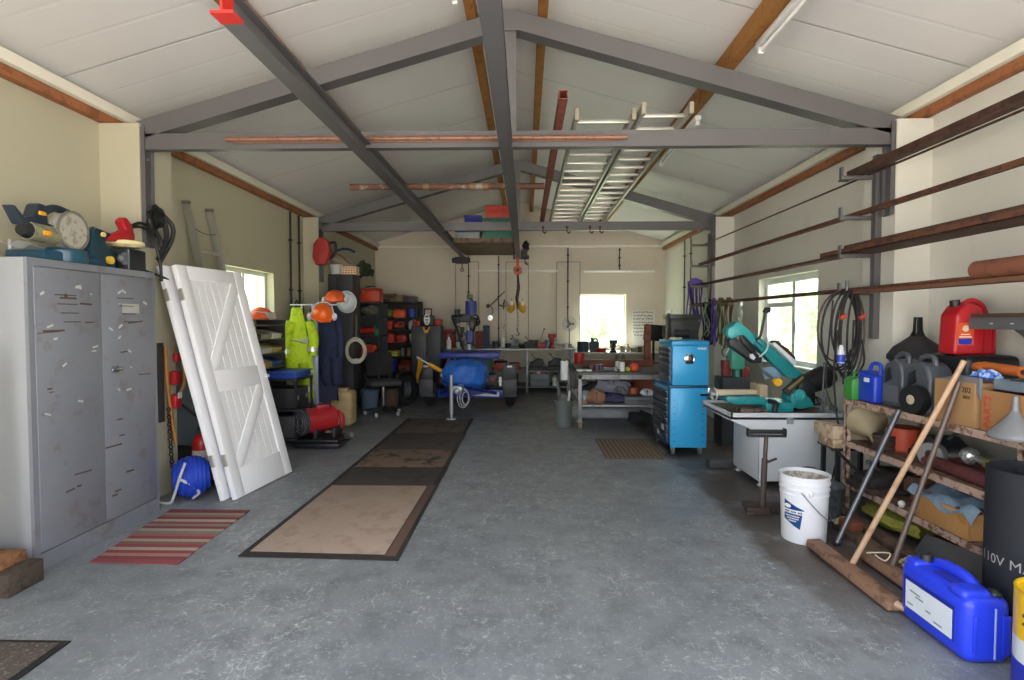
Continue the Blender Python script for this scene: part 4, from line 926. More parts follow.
# ---- wall shelf B with red gear, faces the aisle
SH = M('#3a3d42', .6, .2)
def shelf_unit(name, label, x0, x1, y0, y1, zs, mat, post=.03, ztop=None, back=False):
    t = T(name, label, 'shelving', ((x0+x1)/2, (y0+y1)/2, 0)); ztop = ztop or zs[-1]+.02
    for x in (x0, x1-post):
        for y in (y0, y1-post): t.p('post', MB().b(x, x+post, y, y+post, 0, ztop, bev=.002), mat, world=True)
    for z in zs: t.p('shelf', MB().b(x0+.002, x1-.002, y0+.002, y1-.002, z-.02, z, bev=.002), mat, world=True)
    if back: t.p('back_panel', MB().b(x0, x1, y1, y1+.01, .1, ztop), mat, world=True)
    return t
zB = [.1, .45, .85, 1.2, 1.55, 1.78]
shelf_unit('side_shelving', 'dark shelving beside the locker, holding red and grey gear', -3.05, -2.52, 9.7, 10.2, zB, SH, back=True)
def itm(name, label, cat, shape, x, y, z, w, d, h, mat, mat2=None, rz=0, group=None):
    """small workshop goods with a real shape each"""
    t = T(name, label, cat, (x, y, z), rz, group=group); mat2 = mat2 or BLACK
    if shape == 'toolbox':
        t.p('body', MB().box((0, 0, h*.36), (w, d, h*.72), bev=min(w, h)*.08), mat); t.p('lid', MB().box((0, 0, h*.81), (w*1.02, d*1.02, h*.16), bev=min(w, h)*.06, top=(.9, .8)), mat2)
        t.p('handle', MB().tube([(-w*.22, 0, h*.88), (-w*.2, 0, h), (w*.2, 0, h), (w*.22, 0, h*.88)], h*.035, 6), BLACK); t.p('latch', MB().box((-w*.25, -d*.51, h*.66), (w*.08, .008, h*.16)).box((w*.25, -d*.51, h*.66), (w*.08, .008, h*.16)), GALV)
    elif shape == 'case':
        t.p('body', MB().box((0, 0, h/2), (w, d, h), bev=min(w, d, h)*.15), mat); t.p('handle', MB().tube([(-w*.15, -d*.5, h*.5), (-w*.15, -d*.5-.02, h*.5), (w*.15, -d*.5-.02, h*.5), (w*.15, -d*.5, h*.5)], .006, 6), mat2); t.p('seam', MB().b(-w/2-.001, w/2+.001, -d/2-.001, d/2+.001, h*.48, h*.52), mat2)
    elif shape == 'bottle':
        r = w/2; t.p('body', MB().lathe([(0, 0), (r*.95, 0), (r, h*.03), (r, h*.6), (r*.8, h*.72), (r*.36, h*.8), (r*.36, h*.86), (0, h*.86)], seg=18), mat); t.p('cap', MB().lathe([(0, h), (r*.4, h), (r*.42, h*.85), (0, h*.85)][::-1], seg=14), mat2)
        t.p('label_band', MB().lathe([(r*1.01, h*.18), (r*1.01, h*.48)], seg=18), M('#d9d6cc', .6))
    elif shape == 'tin':
        r = w/2; t.p('can', MB().lathe([(0, 0), (r, 0), (r, h*.96), (r*.9, h*.97), (0, h*.95)], seg=20), mat); t.p('rim', MB().torus((0, 0, h*.97), r*.96, r*.06, seg=20, s2=6).torus((0, 0, h*.04), r*.98, r*.05, seg=20, s2=6), mat2)
    elif shape == 'spray':
        r = w/2; t.p('can', MB().lathe([(0, 0), (r, 0), (r, h*.72), (r*.7, h*.8), (r*.4, h*.82), (0, h*.82)], seg=16), mat); t.p('nozzle', MB().lathe([(r*.6, h*.8), (r*.6, h*.98), (0, h)], seg=12), mat2)
    elif shape == 'bin':
        m = MB().prism([(-d/2, 0), (d/2, 0), (d/2, h), (d*.1, h), (-d*.42, h*.55), (-d/2, h*.5)], -w/2, w/2, 'x', bev=.004); t.p('bin', m, mat); t.p('label_plate', MB().box((0, -d*.5, h*.22), (w*.5, .004, h*.2)), mat2)
    elif shape == 'drawers':
        t.p('case', MB().b(-w/2, w/2, -d/2, d/2, 0, h, bev=.004), mat2); rows = max(3, int(h/.05)); cols_ = 3
        for i in range(rows):
            for j in range(cols_):
                dd = t.p('drawer', MB().box((-w/2+w*(j+.5)/cols_, -d/2-.004, h*(i+.5)/rows), (w/cols_*.86, .014, h/rows*.78), bev=.003, seg=1), mat)
    elif shape == 'machine':
        t.p('base', MB().box((0, 0, h*.1), (w, d, h*.2), bev=.006), mat2); t.p('body', MB().prism([(-w*.42, h*.2), (w*.3, h*.2), (w*.42, h*.45), (w*.36, h*.7), (.0, h*.78), (-w*.2, h*.6), (-w*.42, h*.5)], -d*.35, d*.35, 'y', bev=.01), mat); t.p('wheel', MB().cyl((w*.15, -d*.42, h*.5), (w*.15, -d*.5, h*.5), h*.2), mat2)
        t.p('lever', MB().tube([(-w*.1, 0, h*.7), (-w*.3, 0, h), ], [.012, .008], 6).sph((-w*.3, 0, h), .018, 8), STEEL)
    elif shape == 'vise':
        t.p('base', MB().lathe([(0, 0), (w*.3, 0), (w*.28, h*.12), (w*.16, h*.2), (w*.16, h*.4), (0, h*.4)], seg=16), mat); t.p('fixed_jaw', MB().box((0, d*.1, h*.6), (w*.4, d*.4, h*.42), bev=.01).box((0, -d*.06, h*.85), (w*.62, d*.1, h*.28), bev=.005), mat)
        t.p('moving_jaw', MB().box((0, -d*.28, h*.6), (w*.36, d*.2, h*.36), bev=.01).box((0, -d*.2, h*.85), (w*.62, d*.1, h*.28), bev=.005), mat); t.p('screw', MB().cyl((0, -d*.6, h*.5), (0, -d*.3, h*.5), .012).cyl((-w*.4, -d*.58, h*.42), (w*.4, -d*.58, h*.6), .006), STEEL)
    elif shape == 'bundle':
        t.p('bundle', MB().sph((0, 0, h*.48), (w/2, d/2, h*.5), 16, noise=.14).sph((w*.22, -d*.1, h*.34), (w*.3, d*.4, h*.34), 12, noise=.2), mat); t.p('strap', MB().torus((0, 0, h*.5), d*.44, .008, (PI/2, 0, PI/2), 18, 5, sy=h/d*1.0), mat2)
    elif shape == 'coil':
        m = MB(); 
        for k in range(5): m.torus((0, 0, h*.15+h*.17*k), w*.4*(1-.04*(k % 2)), h*.1, (0, 0, 0), 22, 6)
        t.p('coil', m, mat); t.p('tie', MB().torus((w*.4, 0, h*.5), h*.5, .006, (PI/2, 0, 0), 12, 5), mat2)
    elif shape == 'grinder':
        t.p('body', MB().cyl((-w*.4, 0, h*.4), (w*.2, 0, h*.4), h*.28, seg=14).cyl((w*.2, 0, h*.4), (w*.36, 0, h*.4), h*.36, seg=14), mat); t.p('disc', MB().cyl((w*.34, 0, 0.0), (w*.34, 0, h*.08), d*.5, seg=20), mat2); t.p('handle', MB().cyl((w*.3, 0, h*.5), (w*.3, -d*.2, h*1.0), h*.13), mat2)
    elif shape == 'book':
        t.p('pack', MB().box((0, 0, h/2), (w, d, h), bev=.002), mat); t.p('band', MB().box((0, 0, h/2), (w*.3, d*1.01, h*1.01)), mat2)
    elif shape == 'jug':
        t.p('body', MB().box((0, 0, h*.38), (w, d, h*.76), bev=min(w, d)*.18, seg=3), mat); t.p('neck', MB().cyl((-w*.2, 0, h*.76), (-w*.2, 0, h*.9), w*.12), mat); t.p('cap', MB().cyl((-w*.2, 0, h*.88), (-w*.2, 0, h), w*.15), mat2)
        t.p('handle', MB().tube(smooth_pts([(-w*.08, 0, h*.74), (.0, 0, h*.9), (w*.3, 0, h*.9), (w*.42, 0, h*.66)], 4), w*.07, 8), mat)
    return t
cR, cR2, cG, cB, cY, cK, cS = M('#b3261f', .45), M('#c8432a', .45), M('#2f7d4a', .5), M('#22388f', .45), M('#c9a83a', .5), M('#26262a', .55), M('#9a9c9e', .45)
SB = 'of the dark side shelving'
itm('tool_bag', 'red holdall on top ' + SB, 'bag', 'toolbox', -2.72, 9.85, 1.781, .38, .28, .28, cR2, cR)
itm('gear_bundle', 'grey-green cloth bundle on the upper shelf ' + SB, 'bundle', 'bundle', -2.72, 9.85, 1.551, .32, .25, .18, M('#6c6f60', .8), M('#3b3b36', .8))
itm('power_saw', 'red and green power tool on the second shelf down ' + SB, 'power tool', 'grinder', -2.76, 9.85, 1.201, .36, .2, .2, cR, cG)
itm('grease_tub', 'small green tub beside the red power tool ' + SB, 'tub', 'tin', -2.6, 9.78, 1.201, .11, .11, .12, cG, cK)
itm('chain_saw', 'bright red chainsaw case on the third shelf down ' + SB, 'case', 'machine', -2.76, 9.85, .851, .34, .24, .26, cR2, cR2)
itm('paint_tin', 'dark blue tin on the third shelf down ' + SB, 'tin', 'tin', -2.97, 9.85, .851, .14, .14, .18, M('#283a66', .5))
itm('tool_case', 'black case low down ' + SB, 'case', 'case', -2.78, 9.95, .451, .42, .3, .24, cK, M('#505257', .5))
# ---- office chair
t = T('office_chair', 'dark grey swivel office chair in front of the cluttered shelves', 'chair', (-2.2, 8.62, 0), .5)
CF = M('#3b3a3d', .9, bump=.3)
t.p('seat', MB().box((0, 0, .5), (.48, .46, .08), bev=.035, seg=3), CF)
m = MB().grid(lambda u, v: Vector(((u-.5)*.44*(1-.25*abs(v-.45)), .2+.05*math.cos((u-.5)*3)+.02*v, .6+.36*v)), 10, 8, .05); t.p('backrest', m, CF)
t.p('back_bar', MB().tube([(0, .1, .45), (0, .26, .47), (0, .28, .7)], .018, 8), BLACK)
t.p('column', MB().cyl((0, 0, .12), (0, 0, .46), .022), CHROME)
for k in range(5):
    a = 2*PI*k/5+.3; ft = t.p('leg', MB().tube([(0, 0, .12), (.28*math.cos(a), .28*math.sin(a), .07)], [.026, .016], 8), BLACK)
    t.p('caster', MB().sph((.28*math.cos(a), .28*math.sin(a), .035), (.028, .028, .034), 10), M('#a9a9ac', .4), parent=ft)
t.p('armrest', MB().tube([(.22, .1, .5), (.27, .08, .62), (.27, -.12, .68)], .016, 8), BLACK); t.p('armrest', MB().tube([(-.22, .1, .5), (-.27, .08, .62), (-.27, -.12, .68)], .016, 8), BLACK)
t = T('blue_bucket', 'blue-grey bucket standing between the chair and the shelving', 'bucket', (-2.5, 8.95, 0))
t.p('pail', MB().lathe([(0, 0), (.12, 0), (.15, .33), (.157, .34), (.15, .32)], seg=22), M('#55677b', .5)); t.p('contents', MB().lathe([(0, .3), (.14, .3)], seg=20), BLACK); t.p('handle', MB().torus((0, 0, .3), .15, .005, (PI/2-.6, 0, 0), 20, 5), STEEL)
t = T('timber_log', 'brown stump-like drum beside the blue-grey bucket', 'drum', (-2.22, 9.1, 0)); t.p('drum', MB().lathe([(0, 0), (.14, 0), (.15, .05), (.15, .3), (.14, .36), (0, .36)], seg=20), M('#4a382c', .8, bump=.3)); t.p('lid', MB().torus((0, 0, .36), .14, .012, seg=20, s2=6), BLACK)
for k, (x, y, lab) in enumerate(((-2.06, 9.0, 'tyre leaning against the shelves behind the office chair'),)):
    t = T('car_wheel', lab, 'wheel', (x, y+.55, .0), 0); t.p('tyre', MB().torus((0, 0, .28), .21, .075, (PI/2-.15, 0, 1.0), 32, 12), RUBBER); t.p('rim', MB().cyl((-.05, -.03, .28), (.05, .03, .28), .15, seg=24), M('#595c60', .4, .5))
# ================================================================== BACK AND MIDDLE
# ---- metal shelf with coloured goods, back left
zC = [.12, .42, .72, 1.0, 1.27, 1.52, 1.84]
shelf_unit('goods_shelving', 'tall dark shelving of coloured goods in the back left corner', -3.02, -2.2, 11.4, 12.0, zC, M('#3b3835', .6), ztop=1.86, back=True)
SC = 'of the corner shelving'
def brt(c):
    return '#%02x%02x%02x' % tuple(min(245, int(int(c[i:i+2], 16)*1.3+8)) for i in (1, 3, 5))
goods = [
 (6, -2.85, 'helmet brown crate', 'box', 'bin', .3, .16, '#5c4c3a', 'brown open crate on the top'),
 (6, -2.62, 'x', 'basket', 'coil', .26, .14, '#6d5c40', 'tan coil of cord on the top'),
 (6, -2.38, 'x', 'case', 'case', .26, .1, '#3a2a33', 'flat dark case on the top'),
 (5, -2.86, 'x', 'bag', 'bundle', .26, .16, '#6f7f35', 'olive-yellow bundle on the sixth shelf'),
 (5, -2.60, 'x', 'case', 'toolbox', .24, .18, '#c4452b', 'orange-red tool box on the sixth shelf'),
 (5, -2.34, 'x', 'tub', 'tin', .17, .17, '#24368c', 'blue tub on the sixth shelf'),
 (4, -2.86, 'x', 'case', 'case', .24, .17, '#a3241f', 'red case at the left of the fifth shelf'),
 (4, -2.60, 'x', 'power tool', 'machine', .24, .2, '#c0331f', 'red power tool on the fifth shelf'),
 (4, -2.34, 'x', 'jug', 'jug', .15, .2, '#8f9a9b', 'pale grey jug on the fifth shelf'),
 (3, -2.84, 'x', 'case', 'toolbox', .28, .2, '#b82a22', 'red tool box on the fourth shelf'),
 (3, -2.56, 'x', 'case', 'case', .2, .14, '#8d1f1d', 'dark red case on the fourth shelf'),
 (3, -2.34, 'x', 'tin', 'tin', .15, .17, '#b9b394', 'cream tin on the fourth shelf'),
 (2, -2.80, 'x', 'case', 'case', .34, .1, '#c9a53a', 'flat yellow case on the third shelf'),
 (2, -2.42, 'x', 'spray can', 'spray', .08, .2, '#8e6a3a', 'tan spray can on the third shelf'),
 (2, -2.55, 'x', 'spray can', 'spray', .08, .19, '#6a7277', 'grey spray can on shelf three'),
 (1, -2.82, 'x', 'crate', 'bin', .26, .2, '#22339a', 'deep blue bin on the second shelf'),
 (1, -2.50, 'x', 'crate', 'bin', .22, .19, '#7d3325', 'brown-red bin on the second shelf'),
 (0, -2.82, 'x', 'tub', 'tin', .22, .2, '#3c3c3c', 'dark tub on the lowest shelf'),
 (0, -2.46, 'x', 'case', 'toolbox', .3, .2, '#b32c20', 'red tool box on the lowest shelf'),
]
for k, x, _, cat, shp, w, h, c, lab in goods:
    nm = {'bin': 'storage_bin', 'coil': 'cord_coil', 'case': 'tool_case', 'bundle': 'cloth_bundle', 'toolbox': 'tool_box', 'tin': 'tin', 'machine': 'power_tool', 'jug': 'jug', 'spray': 'spray_can'}[shp]
    itm(nm, lab + ' ' + SC, cat, shp, x, 11.62, zC[k]+.001, w, min(.3, w), h*1.12, M(brt(c), .45), M('#2b2a2a', .5) if shp != 'toolbox' else M(brt(c), .45))
# ---- dark metal cupboard with white sign
t = T('metal_cupboard', 'dark grey metal cupboard between the corner shelving and the trailer', 'cupboard', (-1.9, 10.8, 0))
DK = M('#38383b', .5, .2)
t.p('carcass', MB().b(-2.16, -1.60, 10.6, 11.0, .06, 1.36, bev=.005), DK, world=True)
for k in range(2):
    d = t.p('door', MB().b(-2.155+k*.278, -1.883+k*.278, 10.58, 10.6, .08, 1.34, bev=.003), M('#3d3d40', .5, .2), world=True)
    t.p('handle', MB().b(-1.91+k*.05, -1.9+k*.05, 10.565, 10.58, .7, .8), STEEL, parent=d, world=True)
for x in (-2.13, -1.65): t.p('foot', MB().b(x-.02, x+.02, 10.62, 10.98, 0, .06), BLACK, world=True)
t = T('battery_charger', 'black charger with handle and white oval plate on the metal cupboard', 'charger', (-1.87, 10.75, 1.361))
t.p('body', MB().b(-.12, .12, -.1, .1, 0, .2, bev=.02), BLACK); t.p('handle', MB().tube([(-.07, 0, .2), (-.07, 0, .32), (.07, 0, .32), (.07, 0, .2)], .014, 8), BLACK)
pl = t.p('plate', MB().prism([(.06*math.cos(a), .12+.11*math.sin(a)) for a in [k*PI/12 for k in range(24)]], -.112, -.1, 'y'), M('#e5e6e2', .5), label='white oval plate')
t.p('display_mark', MB().b(-.03, .03, -.116, -.112, .16, .19).b(-.03, .03, -.116, -.112, .1, .12).prism([(-.02, .07), (.02, .07), (0, .04)], -.116, -.112, 'y'), BLACK, parent=pl)
t = T('red_tool_case', 'red case left of the charger on the metal cupboard', 'case', (-2.08, 10.8, 1.361)); t.p('body', MB().box((0, 0, .045), (.15, .3, .09), bev=.015), cR); t.p('handle', MB().box((0, -.16, .05), (.08, .02, .02), bev=.004), BLACK)
t = T('red_tool_case', 'red case right of the charger on the metal cupboard', 'case', (-1.67, 10.8, 1.361)); t.p('body', MB().box((0, 0, .06), (.12, .3, .12), bev=.015), cR); t.p('handle', MB().box((0, -.16, .06), (.06, .02, .02), bev=.004), BLACK)
t = T('yellow_cable', 'yellow plug lead hanging over the front of the metal cupboard', 'cable', (-1.87, 10.55, 1.22)); t.p('lead', MB().tube(smooth_pts([(-.05, .02, .12), (-.03, -.0, .05), (.04, 0, .06), (.06, .02, .13)], 5), .014, 6), YEL); t.p('plug', MB().box((0, 0, .03), (.07, .03, .05), bev=.008), YEL)
t = T('spray_gun', 'white and blue spray bottle hanging beside the metal cupboard', 'spray bottle', (-1.5, 11.0, .9)); t.p('bottle', MB().lathe([(0, 0), (.05, 0), (.05, .16), (.02, .2), (.02, .24), (0, .24)]), M('#dfe2e4', .5)); t.p('trigger_head', MB().box((0, -.02, .26), (.03, .12, .05), bev=.008), M('#6b90b8', .5)); t.p('base', MB().lathe([(0, -.03), (.06, -.03), (.06, 0), (0, 0)]), M('#7c8794', .5))
# ---- back workbench
BST = M('#8d8f90', .45, .4, var=.08)
t = T('workbench', 'long steel workbench against the back wall left of the window', 'workbench', (-.3, 11.6, 0))
bx0, bx1, by0, by1 = -1.75, 1.02, 11.3, 12.2
t.p('top', MB().b(bx0, bx1, by0, by1, .855, .89, bev=.004), M('#a9aaa8', .4, .3, hex2='#8b8a87', amt=.35), world=True)
for z in (.45, .12): t.p('shelf', MB().b(bx0+.04, bx1-.04, by0+.03, by1-.03, z-.025, z, bev=.003), M('#7e8082', .5, .3), world=True)
for x in (bx0+.03, .02, bx1-.07):
    for y in (by0, by1-.05): t.p('leg', MB().b(x, x+.05, y, y+.05, 0, .855, bev=.003), BST, world=True)
t.p('back_rail', MB().b(bx0, bx1, by1-.02, by1, .89, .95), BST, world=True)
SB2 = 'on the back workbench'
def onb(px, Y, zt): v = P(px, 345, Y); return v.x
bench = [
 ('drawer_cabinet', 'red drawer stack %s left of the blue machine' % SB2, 'drawers', 'drawers', 450, 11.9, .22, .2, .38, cR, M('#541a18', .5)),
 ('white_bottle', 'white bottle %s between the red drawers and blue machine' % SB2, 'bottle', 'bottle', 458, 11.6, .09, .09, .2, M('#d8d8d4', .4), M('#b9b9b5', .4)),
 ('drawer_cabinet', 'red and brown drawer stack %s right of the blue machine' % SB2, 'drawers', 'drawers', 479.5, 11.9, .16, .2, .34, M('#8d2f26', .5), M('#4f3b2a', .6)),
 ('drawer_cabinet', 'blue drawer stack %s right of the blue machine' % SB2, 'drawers', 'drawers', 486.5, 12.0, .13, .2, .46, M('#2c3f63', .5), M('#28303c', .6)),
 ('paint_tin', 'dark tin with steel rim %s beside the blue drawers' % SB2, 'tin', 'tin', 496, 11.6, .15, .15, .14, M('#2c3040', .4), GALV),
 ('white_bottle', 'tall white bottle %s below the black conduit' % SB2, 'bottle', 'bottle', 503, 11.7, .08, .08, .27, M('#e0e1de', .4), WHITE),
 ('oil_tin', 'low black tin %s beside the tall white bottle' % SB2, 'tin', 'tin', 508.5, 11.6, .12, .12, .1, cK, GALV),
 ('bench_grinder', 'pale grey bench grinder %s' % SB2, 'machine', 'machine', 515, 11.65, .2, .2, .25, M('#a4a6a7', .45), M('#4d5052', .5)),
 ('belt_sander', 'dark green belt sander %s' % SB2, 'machine', 'machine', 530, 11.65, .3, .22, .22, M('#27382b', .5), cK),
 ('red_tray', 'red tool tray with a rod %s' % SB2, 'tray', 'toolbox', 541.5, 11.6, .16, .16, .12, cR, M('#8d1f1d', .5)),
 ('bench_vise', 'red bench vise %s at the window end' % SB2, 'vise', 'vise', 552, 11.5, .26, .3, .3, M('#9d2a22', .5), STEEL),
]
for nm, lab, cat, shp, px, Y, w, d, h, c, c2 in bench: itm(nm, lab, cat, shp, onb(px, Y, 0), Y, .891, w, d, h, c, c2)
t = T('metal_rod', 'steel rod leaning out of the red tray on the back workbench', 'rod', (onb(541, 11.7, 0), 11.75, .9)); t.p('rod', MB().cyl((-.05, 0, 0), (.07, .05, .38), .008, seg=8), STEEL); t.p('knob', MB().sph((.07, .05, .38), .02, 10), BLACK)
# small wire fan
t = T('desk_fan', 'grey wire desk fan standing beside the bright back window', 'fan', (.93, 11.75, .891))
t.p('base', MB().lathe([(0, 0), (.1, 0), (.1, .015), (.02, .035), (0, .035)]), M('#8b8c8a', .5)); t.p('stem', MB().cyl((0, 0, .03), (0, .02, .4), .012), M('#8b8c8a', .5))
m = MB().torus((0, 0, .5), .14, .006, (PI/2, 0, 0), 28, 6).torus((0, -.05, .5), .10, .004, (PI/2, 0, 0), 28, 6)
for k in range(14): a = 2*PI*k/14; m.tube([(.02*math.cos(a), -.06, .5+.02*math.sin(a)), (.1*math.cos(a), -.05, .5+.1*math.sin(a)), (.14*math.cos(a), 0, .5+.14*math.sin(a))], .003, 4)
t.p('grille', m, M('#9c9d9a', .4, .5)); 
m = MB()
for k in range(3): m.box((.055*math.cos(k*2.09), -.02, .5+.055*math.sin(k*2.09)), (.09, .006, .05), (0, -k*2.09, 0), bev=.002)
t.p('blade', m, M('#6f7170', .5)); t.p('motor', MB().cyl((0, 0, .5), (0, .09, .5), .04), M('#77787a', .5))
# under the bench
UB = 'under the back workbench'
t0 = 'teal tub with lid %s, '
crate('teal_tub', 'teal tub on the middle shelf %s, left of the blue machine column' % UB, 'tub', -1.40, -1.06, 11.36, 11.7, .452, .68, M('#3f7f74', .5), 1)
crate('teal_tub', 'teal tub on the middle shelf %s, right of the blue machine column' % UB, 'tub', -1.02, -.68, 11.36, 11.7, .452, .68, M('#3a786f', .5), 1)
under = [
 ('red_crate', 'dark red box %s at its trailer end' % UB, 'box', 'case', -1.58, .452, .22, .22, '#6d1f22'),
 ('tool_box', 'orange-red tool box %s next to the right teal tub' % UB, 'tool box', 'toolbox', -.5, .452, .28, .2, '#c4472a'),
 ('tool_case', 'red case %s beside the orange-red tool box' % UB, 'case', 'case', -.22, .452, .22, .14, '#8f2a22'),
 ('power_tool', 'black machine on the middle shelf %s, just right of the middle leg' % UB, 'machine', 'machine', .25, .452, .34, .3, '#26282a'),
 ('power_tool', 'dark green-black machine on the middle shelf %s, farther right of the leg' % UB, 'machine', 'machine', .62, .452, .34, .32, '#232a26'),
 ('grey_crate', 'pale grey bin on the bottom shelf %s' % UB, 'bin', 'case', .3, .121, .4, .26, '#858b90'),
 ('white_bottle', 'large white bottle on the bottom shelf %s' % UB, 'bottle', 'bottle', .62, .121, .12, .26, '#e3e4e2'),
 ('box_pack', 'red and white pack lying on the pale grey bin %s' % UB, 'pack', 'book', .28, .382, .26, .05, '#9b3a36'),
 ('black_case', 'black case on the bottom shelf %s behind the trailer wheel' % UB, 'case', 'case', -.3, .121, .32, .26, '#232326'),
 ('blue_case', 'navy case on the bottom shelf %s behind the trailer' % UB, 'case', 'toolbox', -.8, .121, .36, .26, '#1f2c63'),
]
for nm, lab, cat, shp, x, z, w, h, c in under: itm(nm, lab, cat, shp, x, 11.5, z, w, min(w, .3), h, M(c, .5), M('#2a2a2c', .5) if nm != 'box_pack' else WHITE)
# ---- window bench
t = T('window_bench', 'pale-topped bench under the bright back window', 'workbench', (2.0, 12, 0))
t.p('top', MB().b(1.06, 3.06, 11.5, 12.42, .77, .80, bev=.004), M('#d9d7cf', .5), world=True)
for x in (1.08, 2.0, 2.98):
    for y in (11.52, 12.34): t.p('leg', MB().b(x, x+.05, y, y+.05, 0, .77), BST, world=True)
t.p('shelf', MB().b(1.1, 3.02, 11.54, 12.4, .3, .32), M('#56605a', .6), world=True)
WB = 'on the bench under the bright window'
wb = [
 ('kettle', 'dark blue-black drum tin %s' % WB, 'tin', 'tin', 583, 11.75, .24, .24, .22, '#2c3444'),
 ('metal_jug', 'dark steel jug %s with a bent spout' % WB, 'jug', 'jug', 594, 11.75, .2, .18, .3, '#3b4755'),
 ('red_pliers', 'red tool roll lying %s' % WB, 'tool', 'coil', 601, 11.6, .26, .16, .09, '#b5302a'),
 ('bench_vise', 'black bench vise %s' % WB, 'vise', 'vise', 613, 11.55, .26, .26, .26, '#222326'),
 ('cream_tub', 'cream tub %s right of the black vise' % WB, 'tub', 'tin', 622.5, 11.8, .12, .12, .12, '#cfc6a8'),
 ('cream_bottle', 'small cream bottle %s' % WB, 'bottle', 'bottle', 628, 11.8, .08, .08, .16, '#d8d0b8'),
 ('wire_coil', 'tan wire coil %s' % WB, 'coil', 'coil', 634, 11.75, .16, .16, .1, '#a39a80'),
 ('small_tin', 'dark small tin %s at its rusty post end' % WB, 'tin', 'tin', 640, 11.7, .1, .1, .12, '#57504a'),
 ('glass_jar', 'white jar %s next to the rusty post' % WB, 'jar', 'tin', 644.5, 11.6, .09, .09, .14, '#c9c6bb'),
]
for nm, lab, cat, shp, px, Y, w, d, h, c in wb: itm(nm, lab, cat, shp, onb(px, Y, 0), Y, .801, w, d, h, M(c, .5), M('#55575a', .5))
# handwritten sheet
a = P(632, 310, YB-.02); b_ = P(655, 336, YB-.02)
t = T('notice_sheet', 'white sheet with rows of black handwriting on the back wall beside the window', 'notice', ((a.x+b_.x)/2, YB-.01, (a.z+b_.z)/2))
t.p('sheet', MB().b(a.x, b_.x, YB-.012, YB-.003, b_.z-.2, a.z, bev=.002), M('#e3e0d8', .7, var=.03), world=True)
m = MB(); r2 = random.Random(4); zz = a.z-.05
for row in range(8):
    x = a.x+.03+.02*r2.random()
    while x < b_.x-.06:
        w = r2.uniform(.02, .05)
        m.tube([(x+w*q_/4, YB-.0125, zz+r2.uniform(-.014, .016)) for q_ in range(5)], .007, 4); x += w+r2.uniform(.008, .03)
    zz -= .075 if row != 3 else .06
t.p('handwriting', m, M('#22242c', .7), world=True)
a = PXX(669, 317, XR-.01)
t = T('small_notice', 'small framed black and white notice on the right wall near the back corner', 'notice', (XR-.01, a.y, a.z)); t.p('sheet', MB().b(-.006, .006, -.2, .2, -.2, .15), WHITE); t.p('print', MB().b(-.01, -.006, -.13, .13, -.08, .08), M('#3b3d3c', .6))
# yellow lobed object & hooks on the back wall
for sgn, px in (('left', 511.3), ('right', 522.2)):
    p = P(px, 307.5, YB-.05)
    t = T('work_lamp', '%s one of two yellow-edged lamps on the back wall behind the hoist chain' % sgn, 'lamp', p, group='yellow-edged lamps behind the hoist chain')
    t.p('housing', MB().sph((0, 0, 0), (.088, .05, .13), 16, (0, .35 if sgn == 'left' else -.35, 0)), M('#d2a531', .5)); t.p('lens', MB().sph((0, -.03, .09), (.045, .03, .06), 12), M('#e2dfd0', .3)); t.p('bracket', MB().b(-.01, .01, .0, .05, -.02, .2), STEEL)
p = P(489, 307, YB-.05)
t = T('arm_lamp', 'jointed wall lamp with a small round mirror left of the long conduit', 'lamp', p)
t.p('arm', MB().tube([(.38, .04, .38), (.05, -.03, .05), (-.02, -.04, .02)], .012, 8), M('#6b665e', .5, .4)); t.p('joint', MB().sph((-.02, -.04, .02), .045, 10), M('#5a544c', .5)); t.p('gooseneck', MB().tube(smooth_pts([(-.02, -.04, .02), (.06, -.05, .0), (.09, -.05, -.1), (.04, -.05, -.18)], 5), .009, 8), STEEL)
t.p('mirror', MB().cyl((.03, -.04, -.24), (.03, -.06, -.24), .06, seg=20), M('#dfe1df', .2, .4)); t.p('mirror_ring', MB().torus((.03, -.05, -.24), .065, .01, (PI/2, 0, 0), 20, 6), M('#4c4741', .5))
p = P(503.5, 305, YB-.05)
t = T('wall_clamp', 'small green and purple clamp hung right beside the long conduit', 'clamp', p); t.p('bar', MB().cyl((0, 0, -.1), (.02, 0, .13), .012), M('#4b4f63', .5)); t.p('jaw', MB().box((-.04, 0, -.02), (.12, .04, .04), (0, .4, 0), bev=.01), M('#5c7d33', .5)); t.p('screw', MB().torus((.04, 0, .03), .05, .008, (PI/2, 0, 0), 16, 6), M('#54467b', .5))
p = P(504.5, 327, YB-.04)
solo('wall_hook', 'thin bent wire hook on the back wall under the purple clamp', 'hook', MB().tube(smooth_pts([(.02, .03, .12), (.01, 0, .06), (-.02, 0, -.02), (.0, 0, -.06)], 4), .006, 6), M('#6b6053', .6), p)
